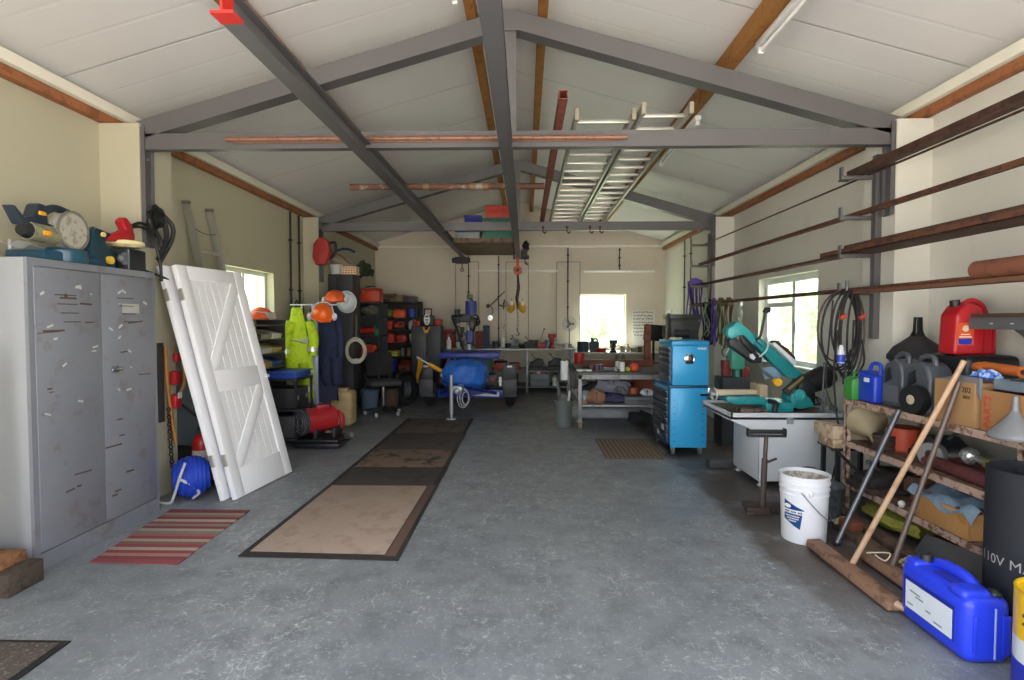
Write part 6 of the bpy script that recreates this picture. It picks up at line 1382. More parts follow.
# sloping skirt between tray and pedestal
ped = [(px0, py0-.008), (px1, py0-.008), (px1, py1), (px0, py1), (px0, py0+.1)]
t.p('swarf', MB().prism([(x*.96+.09, y*.96+.21) for x, y in outer], tz0+.02, tz0+.035, 'z'), M('#4a4038', .9, hex2='#7a6a58', amt=.4, sc=18, bump=.8), world=True)
t.p('switch_plate', MB().b(px0+.24, px0+.30, 4.922, 4.929, .56, .615).cyl((px0+.27, 4.922, .605), (px0+.27, 4.916, .605), .012), M('#8b9096', .4), world=True)
YS = 5.28
def cp(x, y, Y=YS): return P(720+.1912*x, 290+.1912*y, Y)
def poly(pts, Y=YS): return [(cp(x, y, Y).x, cp(x, y, Y).z) for x, y in pts]
TE = M('#23888c', .38, hex2='#1b7176', amt=.3, sc=5); TE2 = M('#3aa3a4', .35, var=.05)
t.p('bow_frame', MB().prism(poly([(30, 200), (75, 163), (125, 195), (200, 250), (255, 292), (380, 398), (440, 440), (415, 470), (345, 455), (235, 350), (190, 300), (90, 225), (45, 240), (25, 225)]), YS-.03, YS+.09, 'y', bev=.012), TE, world=True)
t.p('band_cover', MB().prism(poly([(25, 205), (75, 163), (130, 205), (170, 262), (150, 290), (85, 235), (45, 255), (22, 240)]), YS-.09, YS-.03, 'y', bev=.01), TE2, world=True)
t.p('idler_housing', MB().prism(poly([(30, 262), (62, 245), (150, 305), (205, 352), (200, 380), (168, 382), (98, 332), (38, 290)]), YS-.08, YS+.05, 'y', bev=.01), M('#25282b', .5), world=True)
t.p('guide_arm', MB().prism(poly([(82, 240), (100, 232), (165, 300), (160, 325), (140, 325), (95, 275)]), YS-.11, YS-.08, 'y', bev=.006), BLACK, world=True)
t.p('warning_plate', MB().prism(poly([(135, 335), (150, 330), (165, 350), (155, 362), (138, 352)]), YS-.095, YS-.081, 'y'), M('#c9cfd4', .4), world=True)
t.p('bow_web', MB().prism(poly([(178, 262), (200, 250), (236, 281), (215, 302)]), YS-.06, YS-.03, 'y', bev=.006), TE, world=True)
t.p('pull_handle', MB().tube(smooth_pts([cp(172, 270, YS-.05), cp(208, 245, YS-.05), cp(222, 190, YS-.05), cp(235, 125, YS-.05), cp(240, 108, YS-.05)], 4), .013, 8).tube([cp(236, 120, YS-.05), cp(242, 103, YS-.05), cp(260, 105, YS-.05)], .026, 10), BLACK, world=True)
cpn = t.p('control_panel', MB().prism(poly([(256, 282), (268, 272), (384, 372), (372, 392)]), YS-.08, YS+.05, 'y', bev=.004), M('#dbe0e4', .35), world=True)
t.p('switch_row', MB().prism(poly([(262, 274), (278, 262), (300, 266), (312, 285), (345, 305), (384, 352), (380, 370)]), YS-.05, YS+.04, 'y', bev=.006), M('#5b3033', .5, hex2='#2a2426', amt=.5, sc=30), parent=cpn, world=True)
t.p('pivot_frame', MB().prism(poly([(305, 520), (410, 432), (432, 445), (330, 545)]), YS-.11, YS-.06, 'y', bev=.006).prism(poly([(340, 530), (440, 440), (470, 460), (385, 545)]), YS+.02, YS+.08, 'y', bev=.006), M('#3d3a33', .5, .2), world=True)
t.p('pivot_plate', MB().prism(poly([(325, 505), (400, 445), (408, 452), (335, 515)]), YS-.116, YS-.111, 'y'), M('#9a8a5a', .4, .5), world=True)
t.p('motor', MB().cyl(cp(430, 500, YS+.02), cp(545, 455, YS+.02), .095, .11, seg=24).cyl(cp(545, 455, YS+.02), cp(588, 440, YS+.02), .11, .075, seg=24), M('#1e1f22', .45), world=True)
t.p('gearbox', MB().box(cp(425, 515), (.16, .2, .17), (0, .5, 0), bev=.03).prism(poly([(440, 520), (500, 520), (500, 610), (440, 600)]), YS, YS+.12, 'y', bev=.01), M('#222427', .5), world=True)
t.p('pivot_base', MB().prism(poly([(345, 545), (375, 515), (410, 520), (440, 550), (470, 600), (400, 615), (345, 605)]), YS-.1, YS+.1, 'y', bev=.012), TE, world=True)
pb = cp(385, 540); t.p('pivot_boss', MB().cyl(Vector((pb.x, YS-.125, pb.z)), Vector((pb.x, YS+.12, pb.z)), .05, seg=22).torus((pb.x, YS-.128, pb.z), .03, .008, (PI/2, 0, 0), 18, 6), TE2, world=True)
t.p('feed_cylinder', MB().cyl(cp(190, 385), cp(235, 430), .009).cyl(cp(235, 430), cp(290, 482), .014), M('#8b8d8c', .3, .7), world=True)
kb = cp(292, 480, YS-.04); t.p('feed_knob', MB().cyl(kb+Vector((0, -.05, 0)), kb, .036, seg=18), M('#e0ad1f', .4), world=True, label='yellow knob')
t.p('coolant_hose', MB().tube(smooth_pts([cp(205, 350, YS-.1), cp(240, 320, YS-.12), cp(252, 280, YS-.12), cp(245, 250, YS-.08)], 5), .008, 6), M('#9fc7c0', .4), world=True)
t.p('blade_guard_plate', MB().prism(poly([(240, 410), (300, 405), (335, 430), (325, 465), (250, 470), (238, 440)]), YS+.06, YS+.07, 'y'), M('#7f9db3', .3), world=True)
t.p('vise_bed', MB().prism(poly([(10, 548), (210, 548), (215, 590), (60, 590), (10, 575)]), YS-.12, YS+.18, 'y', bev=.01).prism(poly([(205, 560), (275, 575), (345, 575), (345, 632), (205, 632)]), YS-.16, YS+.16, 'y', bev=.012), TE, world=True)
t.p('vise_bar', MB().prism(poly([(-30, 520), (205, 520), (205, 542), (-30, 548)]), YS-.05, YS+.03, 'y', bev=.006), M('#b8a98f', .6), world=True)
t.p('vise_jaw', MB().prism(poly([(182, 488), (222, 492), (222, 552), (182, 552)]), YS-.12, YS+.1, 'y', bev=.006), M('#a5957b', .6), world=True)
vw = cp(-60, 545, YS-.02); t.p('hand_wheel', MB().torus(vw+Vector((.05, 0, 0)), .055, .01, (0, PI/2, .2), 20, 8).cyl(vw+Vector((.02, 0, 0)), vw+Vector((.12, 0, 0)), .018), M('#babcbd', .3, .6), world=True)
t.p('vise_screw', MB().cyl(vw+Vector((.05, 0, 0)), cp(60, 560, YS-.02), .014), STEEL, world=True)
t.p('crank_handle', MB().tube(smooth_pts([cp(255, 580, YS-.2), cp(295, 592, YS-.2), cp(285, 630, YS-.22), cp(300, 655, YS-.22)], 4), .022, 8), BLACK, world=True)
t.p('drain_cover', MB().prism(poly([(60, 600), (200, 605), (200, 640), (60, 636)]), YS-.22, YS-.1, 'y', bev=.01), M('#6b5a4a', .7, hex2='#3e342b', amt=.5), world=True)
t.p('cable_loom', MB().tube(smooth_pts([cp(470, 600, YS+.05), cp(500, 600, YS+.0), cp(540, 590, YS-.1), cp(500, 560, YS-.15), cp(530, 610, YS-.2)], 5), .008, 6), BLACK, world=True)
# small engineer's vise / swarf on the tray corner
t = T('machine_vise', 'small grey machine vise and scraps on the wall-side corner of the saw tray', 'vise', (2.72, 5.05, tz1-.06))
t.p('body', MB().box((0, 0, .045), (.16, .1, .05), bev=.008).box((-.05, 0, .085), (.03, .1, .05), bev=.004).box((.04, 0, .085), (.03, .1, .05), bev=.004), M('#8f9494', .4, .4)); t.p('screw', MB().cyl((.05, 0, .05), (.15, 0, .05), .01).cyl((.15, -.03, .03), (.15, .03, .07), .005), STEEL)
# ---- roller stand
RB = M('#4b3c35', .7, .2, hex2='#35302d', amt=.4)
t = T('roller_stand', 'rusty T-shaped roller stand in front of the bandsaw', 'roller stand', (1.84, 4.33, 0))
t.p('base_plate', MB().prism([(-.17, -.13), (.22, -.10), (.2, .12), (-.10, .16)], 0, .025, 'z', bev=.004).b(-.16, .0, -.11, -.08, .025, .05), RB)
t.p('column', MB().cyl((0, 0, .02), (.01, 0, .4), .022, seg=12).cyl((.01, 0, .36), (.02, 0, .585), .016, seg=12), M('#5c4f49', .6, .3))
t.p('clamp_screw', MB().cyl((.0, 0, .36), (.09, -.03, .41), .009), RB)
t.p('yoke', MB().b(-.125, .165, -.025, .025, .57, .585, bev=.003).b(-.125, -.115, -.025, .025, .585, .635).b(.155, .165, -.025, .025, .585, .635), M('#2c2a2b', .6))
t.p('roller', MB().cyl((-.112, 0, .61), (.152, 0, .61), .017, seg=18), M('#3a3836', .4, .5))
solo('steel_block', 'dark square plate on the floor under the bandsaw front corner', 'plate', MB().b(-.12, .12, -.08, .08, 0, .08, bev=.008), M('#3f3c3b', .7), (1.95, 5.62, 0))
# ---- white bucket
t = T('white_bucket', 'white plastic pail with blue label on the floor beside the roller stand', 'bucket', (1.877, 3.77, 0)); t.o.scale = (.93, .93, 1.03)
t.p('pail', MB().lathe([(0, .0), (.142, .0), (.147, .01), (.158, .30), (.162, .302), (.162, .312), (.158, .316), (.159, .335), (.166, .337), (.166, .347), (.16, .35), (.161, .375), (.169, .378), (.169, .39), (.163, .393), (.164, .415), (.170, .418), (.170, .43), (.158, .43), (.154, .40), (.138, .02), (0, .02)], seg=44), M('#e3e4e8', .42, var=.03))
t.p('residue', MB().lathe([(0, .36), (.12, .362), (.15, .385), (.151, .41)], seg=30), M('#b6b1a6', .85, hex2='#8f8a80', amt=.45, sc=20, bump=.4))
def wrapc(cx, cy, R, a0):                      # wrap (u,z) metres on a vertical cylinder, u clockwise seen from outside
    return lambda u, z, o=0: Vector((cx+(R+o)*math.cos(a0+u/R), cy+(R+o)*math.sin(a0+u/R), z))
def patch(fn, poly_, n=8, o=.0015):            # quad strips between left and right polylines [(u,z)]*4
    (u0, z0), (u1, z1), (u2, z2), (u3, z3) = poly_
    m = MB()
    def g(a, b_):
        u = (u0*(1-a)+u1*a)*(1-b_)+(u3*(1-a)+u2*a)*b_; z = (z0*(1-a)+z1*a)*(1-b_)+(z3*(1-a)+z2*a)*b_
        R_ = .147+(z/.30)*.011
        return fn(u, z, R_-.155+o)
    m.grid(g, n, 2, .0008); return m
a0 = math.atan2(-3.70, -1.855)-.34
fw_ = wrapc(0, 0, .155, a0)
BLB = M('#1d63a8', .4, var=.05); 
lb = t.p('label_flash', patch(fw_, [(-.085, .215), (.055, .218), (.055, .224), (-.085, .275)]), BLB)
t.p('label_panel', patch(fw_, [(-.09, .15), (.03, .095), (.045, .19), (-.085, .19)]), BLB)
t.p('label_oval', MB().raw([fw_(-.055+.026*math.cos(a), .237+.013*math.sin(a), .0045) for a in [k*PI/9 for k in range(18)]], [tuple(range(18))]), WHITE)
m = MB(); r2 = random.Random(2)
for k in range(13):
    u = -.078+k*.0095
    if k in (4, 9): continue
    p_ = [fw_(u, .197, .003), fw_(u+.0065, .197, .003), fw_(u+.0065, .208, .003), fw_(u, .208, .003)]; m.raw(p_, [(0, 1, 2, 3)])
t.p('label_lettering', m, M('#23406b', .5))
m = MB()
for row, (z, n) in enumerate(((.172, 11), (.157, 9), (.142, 6))):
    for k in range(n):
        u = -.07+row*.012+k*.009; m.raw([fw_(u, z, .0045), fw_(u+.0065, z, .0045), fw_(u+.0065, z+.008, .0045), fw_(u, z+.008, .0045)], [(0, 1, 2, 3)])
t.p('label_lettering', m, WHITE)
t.p('bail_handle', MB().tube([Vector((.172*math.cos(a), .172*math.sin(a), .30-.20*abs(math.sin((a-a0-.2)*1.0+PI/2))**1.0 if False else .34-.19*math.sin((a-(a0+.25))*PI/PI))) for a in [a0+.25+PI*k/16 for k in range(17)]], .0035, 6), M('#8f9297', .4, .6))
t.p('bail_ear', MB().sph((.168*math.cos(a0+.25+.35), .168*math.sin(a0+.25+.35), .335), (.016, .016, .022), 10), WHITE)
t = T('galvanised_tub', 'grey galvanised tub on the floor behind the white pail', 'tub', (2.16, 4.13, 0)); t.p('tub', MB().lathe([(0, 0), (.14, 0), (.17, .26), (.178, .27), (.17, .26), (.16, .2), (0, .2)], seg=28), M('#6d767c', .4, .5, hex2='#545b60', amt=.4)); t.p('handle', MB().torus((0, 0, .25), .172, .006, (PI/2-.9, 0, .3), 22, 5), STEEL)
# ---- stepped timber stack on a stool beside the shelf
t = T('timber_stool', 'dark low stand with four legs carrying the pale timber blocks', 'stand', (2.52, 4.62, 0))
for x in (2.45, 2.75):
    for y in (4.41, 4.62): t.p('leg', MB().b(x-.015, x+.015, y-.015, y+.015, 0, .45), BLACK, world=True)
t.p('top', MB().b(2.42, 2.78, 4.38, 4.66, .45, .47, bev=.003), BLACK, world=True)
PW = M('#c0ab92', .75, hex2='#9c8467', amt=.45, sc=8, bump=.2)
for k, (xa_, xb_, ya_, yb_, z0_, z1_, lab) in enumerate(((2.40, 2.80, 4.385, 4.47, .471, .535, 'lower front pale timber block on the dark stand at the shelf end'), (2.40, 2.76, 4.50, 4.60, .471, .54, 'lower middle pale timber block on the dark stand at the shelf end'), (2.52, 2.80, 4.385, 4.47, .536, .60, 'upper front pale timber block of the stack at the shelf end'), (2.39, 2.505, 4.375, 4.66, .541, .645, 'thick rear pale timber block topmost of the stack at the shelf end'))):
    solo('timber_block', lab, 'timber block', MB().b(xa_, xb_, ya_, yb_, z0_, z1_, bev=.004), PW, ((xa_+xb_)/2, (ya_+yb_)/2, z0_), world=True)
# ---- heavy shelf unit on the right
SHM = M('#b3998a', .75, hex2='#6b4a3b', amt=.42, sc=12, bump=.5)
t = T('steel_shelving', 'flaking pinkish-brown three-tier shelving along the right wall', 'shelving', (2.76, 3.6, 0))
sx0, sx1, sy0, sy1 = 2.455, 3.06, 2.62, 4.36
for z, lab in ((.87, 1), (.545, 1), (.235, 1)):
    t.p('shelf', MB().b(sx0+.005, sx1, sy0, sy1, z-.008, z, bev=.001), M('#7d6453', .8, hex2='#5b4437', amt=.5, bump=.3), world=True)
    t.p('edge_angle', MB().b(sx0, sx0+.006, sy0, sy1, z-.04, z+.004), SHM, world=True)
for x in (sx0+.006, sx1-.04):
    for y in (sy1-.04, 2.80): t.p('post', MB().b(x, x+.035, y, y+.006, 0, .90).b(x, x+.005, y, y+.035, 0, .90), SHM, world=True)
ST = ', standing on the top tier of the brown shelving'
ZT = .871
# green container
t = T('green_canister', 'green canister beside the small blue jerrycan on the top tier', 'canister', (2.53, 4.28, ZT))
t.p('body', MB().prism([(-.09, 0), (.09, 0), (.09, .13), (.05, .17), (-.06, .17), (-.09, .15)], -.06, .06, 'y', bev=.012), M('#3e8a3a', .35)); t.p('handle', MB().tube([(-.05, 0, .16), (-.04, 0, .2), (.04, 0, .2), (.05, 0, .16)], .01, 8), M('#3e8a3a', .35)); t.p('cap', MB().cyl((.07, 0, .15), (.085, 0, .185), .02), BLACK)
t = T('blue_jerrycan', 'small blue jerrycan on the top tier beside the green canister', 'jerrycan', (2.55, 4.12, ZT))
BJ = M('#2040b8', .35, var=.05)
t.p('body', MB().prism([(-.10, 0), (.10, 0), (.10, .23), (-.10, .2)], -.07, .07, 'x', bev=.02, seg=3), BJ); t.p('handle', MB().tube(smooth_pts([(0, -.06, .2), (0, -.05, .275), (0, .04, .275), (0, .07, .21)], 5), .014, 8), BJ); t.p('sticker', MB().b(-.0735, -.07, -.04, .02, .15, .18), WHITE)
DGc = M('#4b4f56', .3, var=.05)
for k, (y, lab, w) in enumerate(((3.90, 'upright grey plastic oil can next to the small blue jerrycan', .11), (3.66, 'wide dark grey oil can behind the black tape roll', .125))):
    t = T('oil_can', lab, 'oil can', (2.60, y, ZT))
    t.p('body', MB().prism([(-w, 0), (w, 0), (w, .23), (w*.7, .30), (-w*.2, .335), (-w*.75, .30), (-w, .22)], -.08, .08, 'x', bev=.022, seg=3), DGc)
    t.p('handle', MB().tube(smooth_pts([(0, -w*.5, .30), (0, -w*.35, .36), (0, w*.4, .355), (0, w*.85, .27), (0, w*.9, .2)], 5), .017, 8), DGc)
    t.p('grip_recess', MB().prism([(-w*.1, .2), (w*.6, .16), (w*.5, .25), (w*.0, .28)], -.086, -.079, 'x', bev=.003), BLACK)
    t.p('label', MB().b(-.0845, -.081, -w*.7, w*.7, .04, .15), M('#878b90' if k else '#5f636a', .4))
t = T('tape_roll', 'black tape roll with pale core standing at the top tier edge', 'tape roll', (2.475, 3.60, ZT-.0))
t.p('tape', MB().lathe([(.028, -.03), (.09, -.03), (.09, .03), (.028, .03), (.028, -.03)], (0, 0, .094), (0, PI/2, .15), 32), BLACK); t.p('core', MB().lathe([(0, -.012), (.028, -.012), (.028, .012), (0, .012)], (-.01, 0, .094), (0, PI/2, .15), 20).lathe([(.020, -.032), (.03, -.032), (.03, .032), (.02, .032)], (0, 0, .094), (0, PI/2, .15), 20), M('#c4b89d', .7))
t = T('black_hood', 'black drum with cone top and upright spout behind the grey oil cans', 'drum', (2.87, 4.16, ZT))
t.p('drum', MB().lathe([(0, 0), (.17, 0), (.17, .30), (.19, .31), (.19, .34)], seg=10), M('#26272a', .6)); t.p('cone', MB().lathe([(.19, .34), (.15, .40), (.06, .47), (.05, .48)], seg=10), M('#2b2b2d', .7, bump=.3)); t.p('spout', MB().lathe([(.05, .48), (.032, .52), (.028, .62), (0, .62)], seg=16).cyl((-.03, -.03, .5), (-.03, -.03, .61), .012), M('#151618', .3))
t = T('black_case', 'black plastic carry case on the top tier under the red fuel can', 'case', (2.87, 3.66, ZT))
t.p('body', MB().box((0, 0, .19), (.34, .36, .38), bev=.04, seg=3), M('#202124', .4)); t.p('latch', MB().box((-.06, -.185, .27), (.03, .02, .09), bev=.006), M('#3b3d41', .4)); t.p('handle', MB().tube([(-.02, -.18, .3), (-.02, -.215, .3), (.1, -.215, .3), (.1, -.18, .3)], .012, 8), BLACK)
RC = M('#b01f28', .32, var=.06)
t = T('red_fuel_can', 'red plastic fuel can on the black carry case by the wall', 'fuel can', (2.83, 3.65, ZT+.381), PI/2)
t.p('body', MB().prism([(-.135, 0), (.13, 0), (.13, .2), (.06, .22), (.0, .27), (.12, .335), (.02, .345), (-.10, .30), (-.135, .22)][:4]+[(.03, .30), (-.03, .325), (-.08, .315), (-.125, .25)], -.075, .075, 'x', bev=.018, seg=3, mat=Matrix.Rotation(PI, 4, 'Z')), RC)
t.p('handle', MB().tube(smooth_pts([(0, .05, .305), (0, -.02, .34), (0, -.08, .31), (0, -.11, .24), (0, -.12, .17)], 5), .02, 10), RC)
t.p('cap', MB().cyl((0, .08, .305), (0, .085, .345), .028, seg=18), BLACK)
t.p('label', MB().b(-.079, -.0755, .02, .125, .06, .2), M('#d8542f', .45)); lb = t.p('label_badge', MB().prism([(.035, .065), (.11, .065), (.115, .1), (.03, .1)], -.0805, -.079, 'x'), M('#2438a8', .4)); t.p('label_line', MB().b(-.081, -.079, .035, .11, .108, .116).b(-.081, -.079, .045, .1, .125, .131), M('#e0d2b4', .5)); t.p('label_emblem', MB().cyl((-.0795, .072, .165), (-.081, .072, .165), .02, seg=16), M('#d9c3a0', .5))
t.p('rib', MB().b(-.08, -.075, -.045, -.038, .0, .2).b(-.08, -.075, -.1, -.094, .01, .19), M('#8f1820', .35))
# cardboard boxes
CD = M('#a88258', .8, var=.06, sc=5); CD2 = M('#a0744a', .8, var=.08, sc=5)
def carton(label, x0, x1, y0, y1, z0, h, mat, flaps=True):
    t = T('cardboard_box', label, 'box', ((x0+x1)/2, (y0+y1)/2, z0)); w = .005
    m = MB().b(x0, x0+w, y0, y1, z0, z0+h).b(x1-w, x1, y0, y1, z0, z0+h).b(x0+w, x1-w, y0, y0+w, z0, z0+h).b(x0+w, x1-w, y1-w, y1, z0, z0+h).b(x0+w, x1-w, y0+w, y1-w, z0, z0+w)
    t.p('carton', m, mat, world=True); t.p('contents', MB().box(((x0+x1)/2, (y0+y1)/2, z0+h*.45), ((x1-x0)*.85, (y1-y0)*.85, h*.8), bev=.03), M('#4a4c52', .7), world=True); return t
t = carton('worn cardboard box printed 202 on the top tier, broom handles crossing it', 2.475, 2.74, 3.13, 3.43, ZT, .25, CD)
t.p('grey_flap', MB().prism([(3.40, ZT+.20), (3.41, ZT+.25), (3.26, ZT+.285), (3.11, ZT+.28), (3.10, ZT+.16), (3.16, ZT+.249), (3.3, ZT+.249)], 2.482, 2.50, 'x'), M('#6f7075', .7), world=True, label='grey lining flap')
for txt, z, s in (('202', ZT+.205, .045), ('2023', ZT+.165, .026)): t.p('print', text_mb(txt, s, (2.473, 3.185, z), (PI/2, 0, -PI/2)), M('#2f2821', .7), world=True)
t = carton('opened cardboard box with red sideways lettering at the photo edge of the top tier', 2.49, 2.86, 2.63, 3.10, ZT, .22, CD2)
t.p('print', text_mb('PARTS', .062, (2.488, 3.05, ZT+.105), (0, 0, 0), fn=lambda v: Vector((2.4875-v.z, 3.055+v.y, ZT+.105+v.x))), M('#c0382a', .6), world=True, label='red vertical lettering')
t = T('hand_tool', 'orange and brown hand tool lying on the worn cardboard box', 'tool', (2.66, 3.2, ZT+.29)); t.p('body', MB().cyl((0, -.15, .03), (0, .1, .04), .03).sph((0, .12, .035), (.04, .06, .03), 12), M('#b8622a', .5)); t.p('tip', MB().cyl((0, -.15, .03), (.01, -.25, .035), .012), M('#3b2a20', .6))
solo('blue_rag', 'crumpled blue and white rag on the worn cardboard box', 'rag', MB().sph((0, 0, .02), (.05, .07, .03), 14, noise=.3), M('#4c7ad0', .8, hex2='#b8cbe8', amt=.45, sc=18), (2.57, 3.17, ZT+.27))
t = T('steel_tray', 'blue-grey steel tray resting on the opened cardboard box', 'tray', (2.68, 2.86, ZT+.222)); t.p('tray', MB().b(-.16, .2, -.2, .2, 0, .008).b(-.16, -.152, -.2, .2, 0, .06).b(.192, .2, -.2, .2, 0, .06).b(-.152, .192, -.2, -.192, 0, .06).b(-.152, .192, .192, .2, 0, .06), M('#8494a3', .4, .4)); t.p('plate', MB().box((.02, 0, .05), (.26, .32, .02), (0, .05, 0), bev=.004), M('#4b4744', .6))
t = T('plastic_funnel', 'translucent grey plastic funnel upside down at the edge of the top tier', 'funnel', (2.475, 2.87, ZT)); FN = M('#8d9094', .25, trans=.35, var=.04)
t.p('cone', MB().lathe([(.108, 0), (.110, .01), (.104, .03), (.032, .115), (.018, .14)], seg=32), FN); t.p('spout', MB().lathe([(.018, .14), (.012, .215), (.009, .215), (.014, .14)], seg=18), FN); t.p('rib', MB().torus((0, 0, .008), .109, .004, seg=32, s2=6), FN)
# wall shelf of perforated steel
t = T('perforated_shelf', 'dark perforated steel shelf bracketed to the right wall above the shelving', 'shelf', (2.95, 3.0, 1.44))
m = MB().b(2.76, 3.095, 2.2, 3.55, 1.478, 1.484).b(2.76, 2.766, 2.2, 3.55, 1.415, 1.478); t.p('plate', m, M('#64666a', .5, .3), world=True)
m = MB()
for k in range(9): m.b(2.7575, 2.7605, 2.25+k*.14, 2.27+k*.14, 1.445, 1.453)
t.p('hole', m, M('#c5c8c8', .4), world=True)
for y in (2.45, 3.35): t.p('bracket', MB().prism([(3.098, 1.477), (2.80, 1.477), (2.80, 1.465), (3.085, 1.25), (3.098, 1.25)], y, y+.006, 'y'), STEEL, world=True)
solo('timber_strip', 'pale timber strip lying on the perforated steel shelf', 'timber strip', MB().b(2.86, 2.90, 2.2, 3.05, 1.485, 1.505, bev=.002), M('#cbb78b', .7), (2.88, 2.6, 1.485), world=True)
solo('dark_board', 'dark steel offcut jutting past the far end of the perforated shelf', 'offcut', MB().b(2.79, 2.90, 2.6, 3.74, 1.485, 1.51), M('#5e4d40', .6, .3), (2.8, 3.5, 1.485), world=True)
# ---- middle tier goods
Z2 = .546
t = T('beige_funnel', 'large beige plastic funnel lying at the far end of the middle tier', 'funnel', (2.56, 4.2, Z2+.10)); m = MB().lathe([(.13, 0), (.132, .015), (.115, .04), (.03, .17), (.022, .19), (.014, .29)], seg=28, rot=(0, 0, 0)); t.p('cone', m, M('#a2957a', .5)); t.p('rim', MB().torus((0, 0, .005), .131, .006, seg=28, s2=6), M('#8e8268', .5)); t.o.rotation_euler = (math.radians(112), 0, math.radians(-20)); t.o.location = (2.58, 4.27, Z2+.16)
itm('orange_bowl', 'orange-red tub behind the beige funnel on the middle tier', 'tub', 'tin', 2.68, 4.0, Z2, .2, .2, .17, M('#b5472c', .5), M('#8f3a26', .5))
itm('cord_coil', 'dark brown coil of strap on the middle tier next to the beige funnel', 'coil', 'coil', 2.56, 4.02, Z2, .17, .17, .12, M('#3f2f2a', .7))
t = T('pulley_casting', 'grey round casting with a dark bore on the middle tier', 'casting', (2.56, 3.55, Z2)); t.p('ring', MB().lathe([(.03, -.03), (.075, -.03), (.08, 0), (.075, .03), (.03, .03), (.03, -.03)], (0, 0, .08), (PI/2, 0, -1.1), 26), M('#8b8a86', .5, .3)); t.p('shaft', MB().cyl((.0, .0, .08), (.16, -.1, .09), .028), M('#54504d', .5, .3))
for k, (y0_, y1_, x, r_, lab) in enumerate(((2.95, 3.85, 2.66, .045, 'long maroon painted pipe on the middle tier, nearer the wall'), (2.9, 3.6, 2.53, .04, 'shorter maroon painted pipe at the front of the middle tier'))):
    t = T('maroon_pipe', lab, 'pipe', (x, (y0_+y1_)/2, Z2)); MR = M('#5f2f30', .55, hex2='#472525', amt=.4)
    t.p('pipe', MB().cyl((x, y0_, Z2+r_), (x+.02, y1_, Z2+r_), r_, seg=18), MR, world=True); t.p('flange', MB().cyl((x, y0_-.01, Z2+r_), (x, y0_+.02, Z2+r_), r_*1.0, seg=18).cyl((x+.02, y1_-.02, Z2+r_), (x+.02, y1_+.01, Z2+r_), r_*1.0, seg=18), M('#3a3230', .5), world=True)
t = T('steel_ball_joint', 'bright steel ball joint lying on the maroon pipes', 'joint', (2.57, 3.22, Z2+.09)); t.p('ball', MB().sph((0, 0.05, .05), .05, 18).torus((0, .05, .05), .035, .012, (0, PI/2, .3), 20, 6), M('#bfc1bd', .25, .8)); t.p('shaft', MB().cyl((0, 0.0, .045), (-.02, -.24, .03), .018, .022), M('#a9aca2', .3, .7)); t.p('collar', MB().cyl((-.008, -.08, .04), (-.012, -.12, .037), .028), M('#8f8c54', .4, .5))
itm('grease_gun', 'dark grey pump lying on the middle tier behind the pulley casting', 'pump', 'machine', 2.78, 3.75, Z2, .34, .26, .2, M('#33373c', .5), cK, rz=PI/2)
itm('black_bundle', 'black sacking bundle on the middle tier at the near end', 'bundle', 'bundle', 2.85, 3.0, Z2, .38, .5, .2, M('#242325', .9), cK)
itm('wire_coil', 'dark wire coil on the middle tier beside the orange-red tub', 'coil', 'coil', 2.72, 3.82, Z2, .2, .2, .08, M('#4d3b31', .7))
# ---- low tier
Z3 = .236
t = T('wooden_box', 'pale pine box with maroon rim filled with blue cloth on the lowest tier', 'box', (2.66, 3.42, Z3)); PN = M('#b98a55', .6, hex2='#a5763f', amt=.3, sc=4)
x0, x1, y0, y1, h = 2.47, 2.86, 3.14, 3.56, .15
t.p('side', MB().b(x0, x0+.014, y0, y1, Z3, Z3+h, bev=.003), PN, world=True); t.p('side', MB().b(x1-.014, x1, y0, y1, Z3, Z3+h, bev=.003), PN, world=True); t.p('end_panel', MB().b(x0+.014, x1-.014, y0, y0+.014, Z3, Z3+h, bev=.003), PN, world=True); t.p('end_panel', MB().b(x0+.014, x1-.014, y1-.014, y1, Z3, Z3+h, bev=.003), PN, world=True); t.p('bottom', MB().b(x0+.014, x1-.014, y0+.014, y1-.014, Z3, Z3+.008), PN, world=True)
t.p('maroon_rim', MB().b(x0+.002, x1-.002, y0+.002, y0+.10, Z3+h-.0, Z3+h+.014, bev=.003), M('#7a1f2c', .6), world=True)
CL = M('#a9c6dc', .85, hex2='#8fb1cc', amt=.4, sc=10)
def cloth(u, v): return Vector((2.455+.36*u, 3.1+.52*v, Z3+h+.02+.035*math.sin(u*9+v*4)*math.cos(v*8)+.02*math.sin(u*15)-.05*max(0, .15-u)*4 - .08*max(0, .12-v)*4))
solo('blue_cloth', 'crumpled light blue cloth spilling over the pine box', 'cloth', MB().grid(cloth, 22, 26, .004), CL, (2.6, 3.4, Z3+h), world=True)
itm('dark_machine', 'black engine part at the far end of the lowest tier', 'machine part', 'machine', 2.62, 4.1, Z3, .4, .3, .2, M('#2b2827', .6), M('#3d302a', .7))
itm('rusty_casting', 'rust-brown casting on the lowest tier beside the pine box', 'casting', 'vise', 2.62, 3.76, Z3, .24, .24, .2, M('#5b3d32', .7), M('#8d8d8d', .4))
solo('ceramic_bead', 'small white knob on the lowest tier in front of the rusty casting', 'knob', MB().sph((0, 0, .02), .022, 12).cyl((0, 0, 0), (0, 0, .01), .015), WHITE, (2.49, 3.72, Z3))
t = T('iron_bar_tool', 'dark bar with a wooden grip sloping down from the pale timber blocks', 'tool', (2.5, 4.3, .4)); t.p('bar', MB().cyl((2.43, 4.44, .46), (2.50, 3.95, .26), .011), BLACK, world=True); t.p('grip', MB().cyl((2.425, 4.49, .478), (2.43, 4.43, .455), .022), M('#5d4434', .6), world=True)
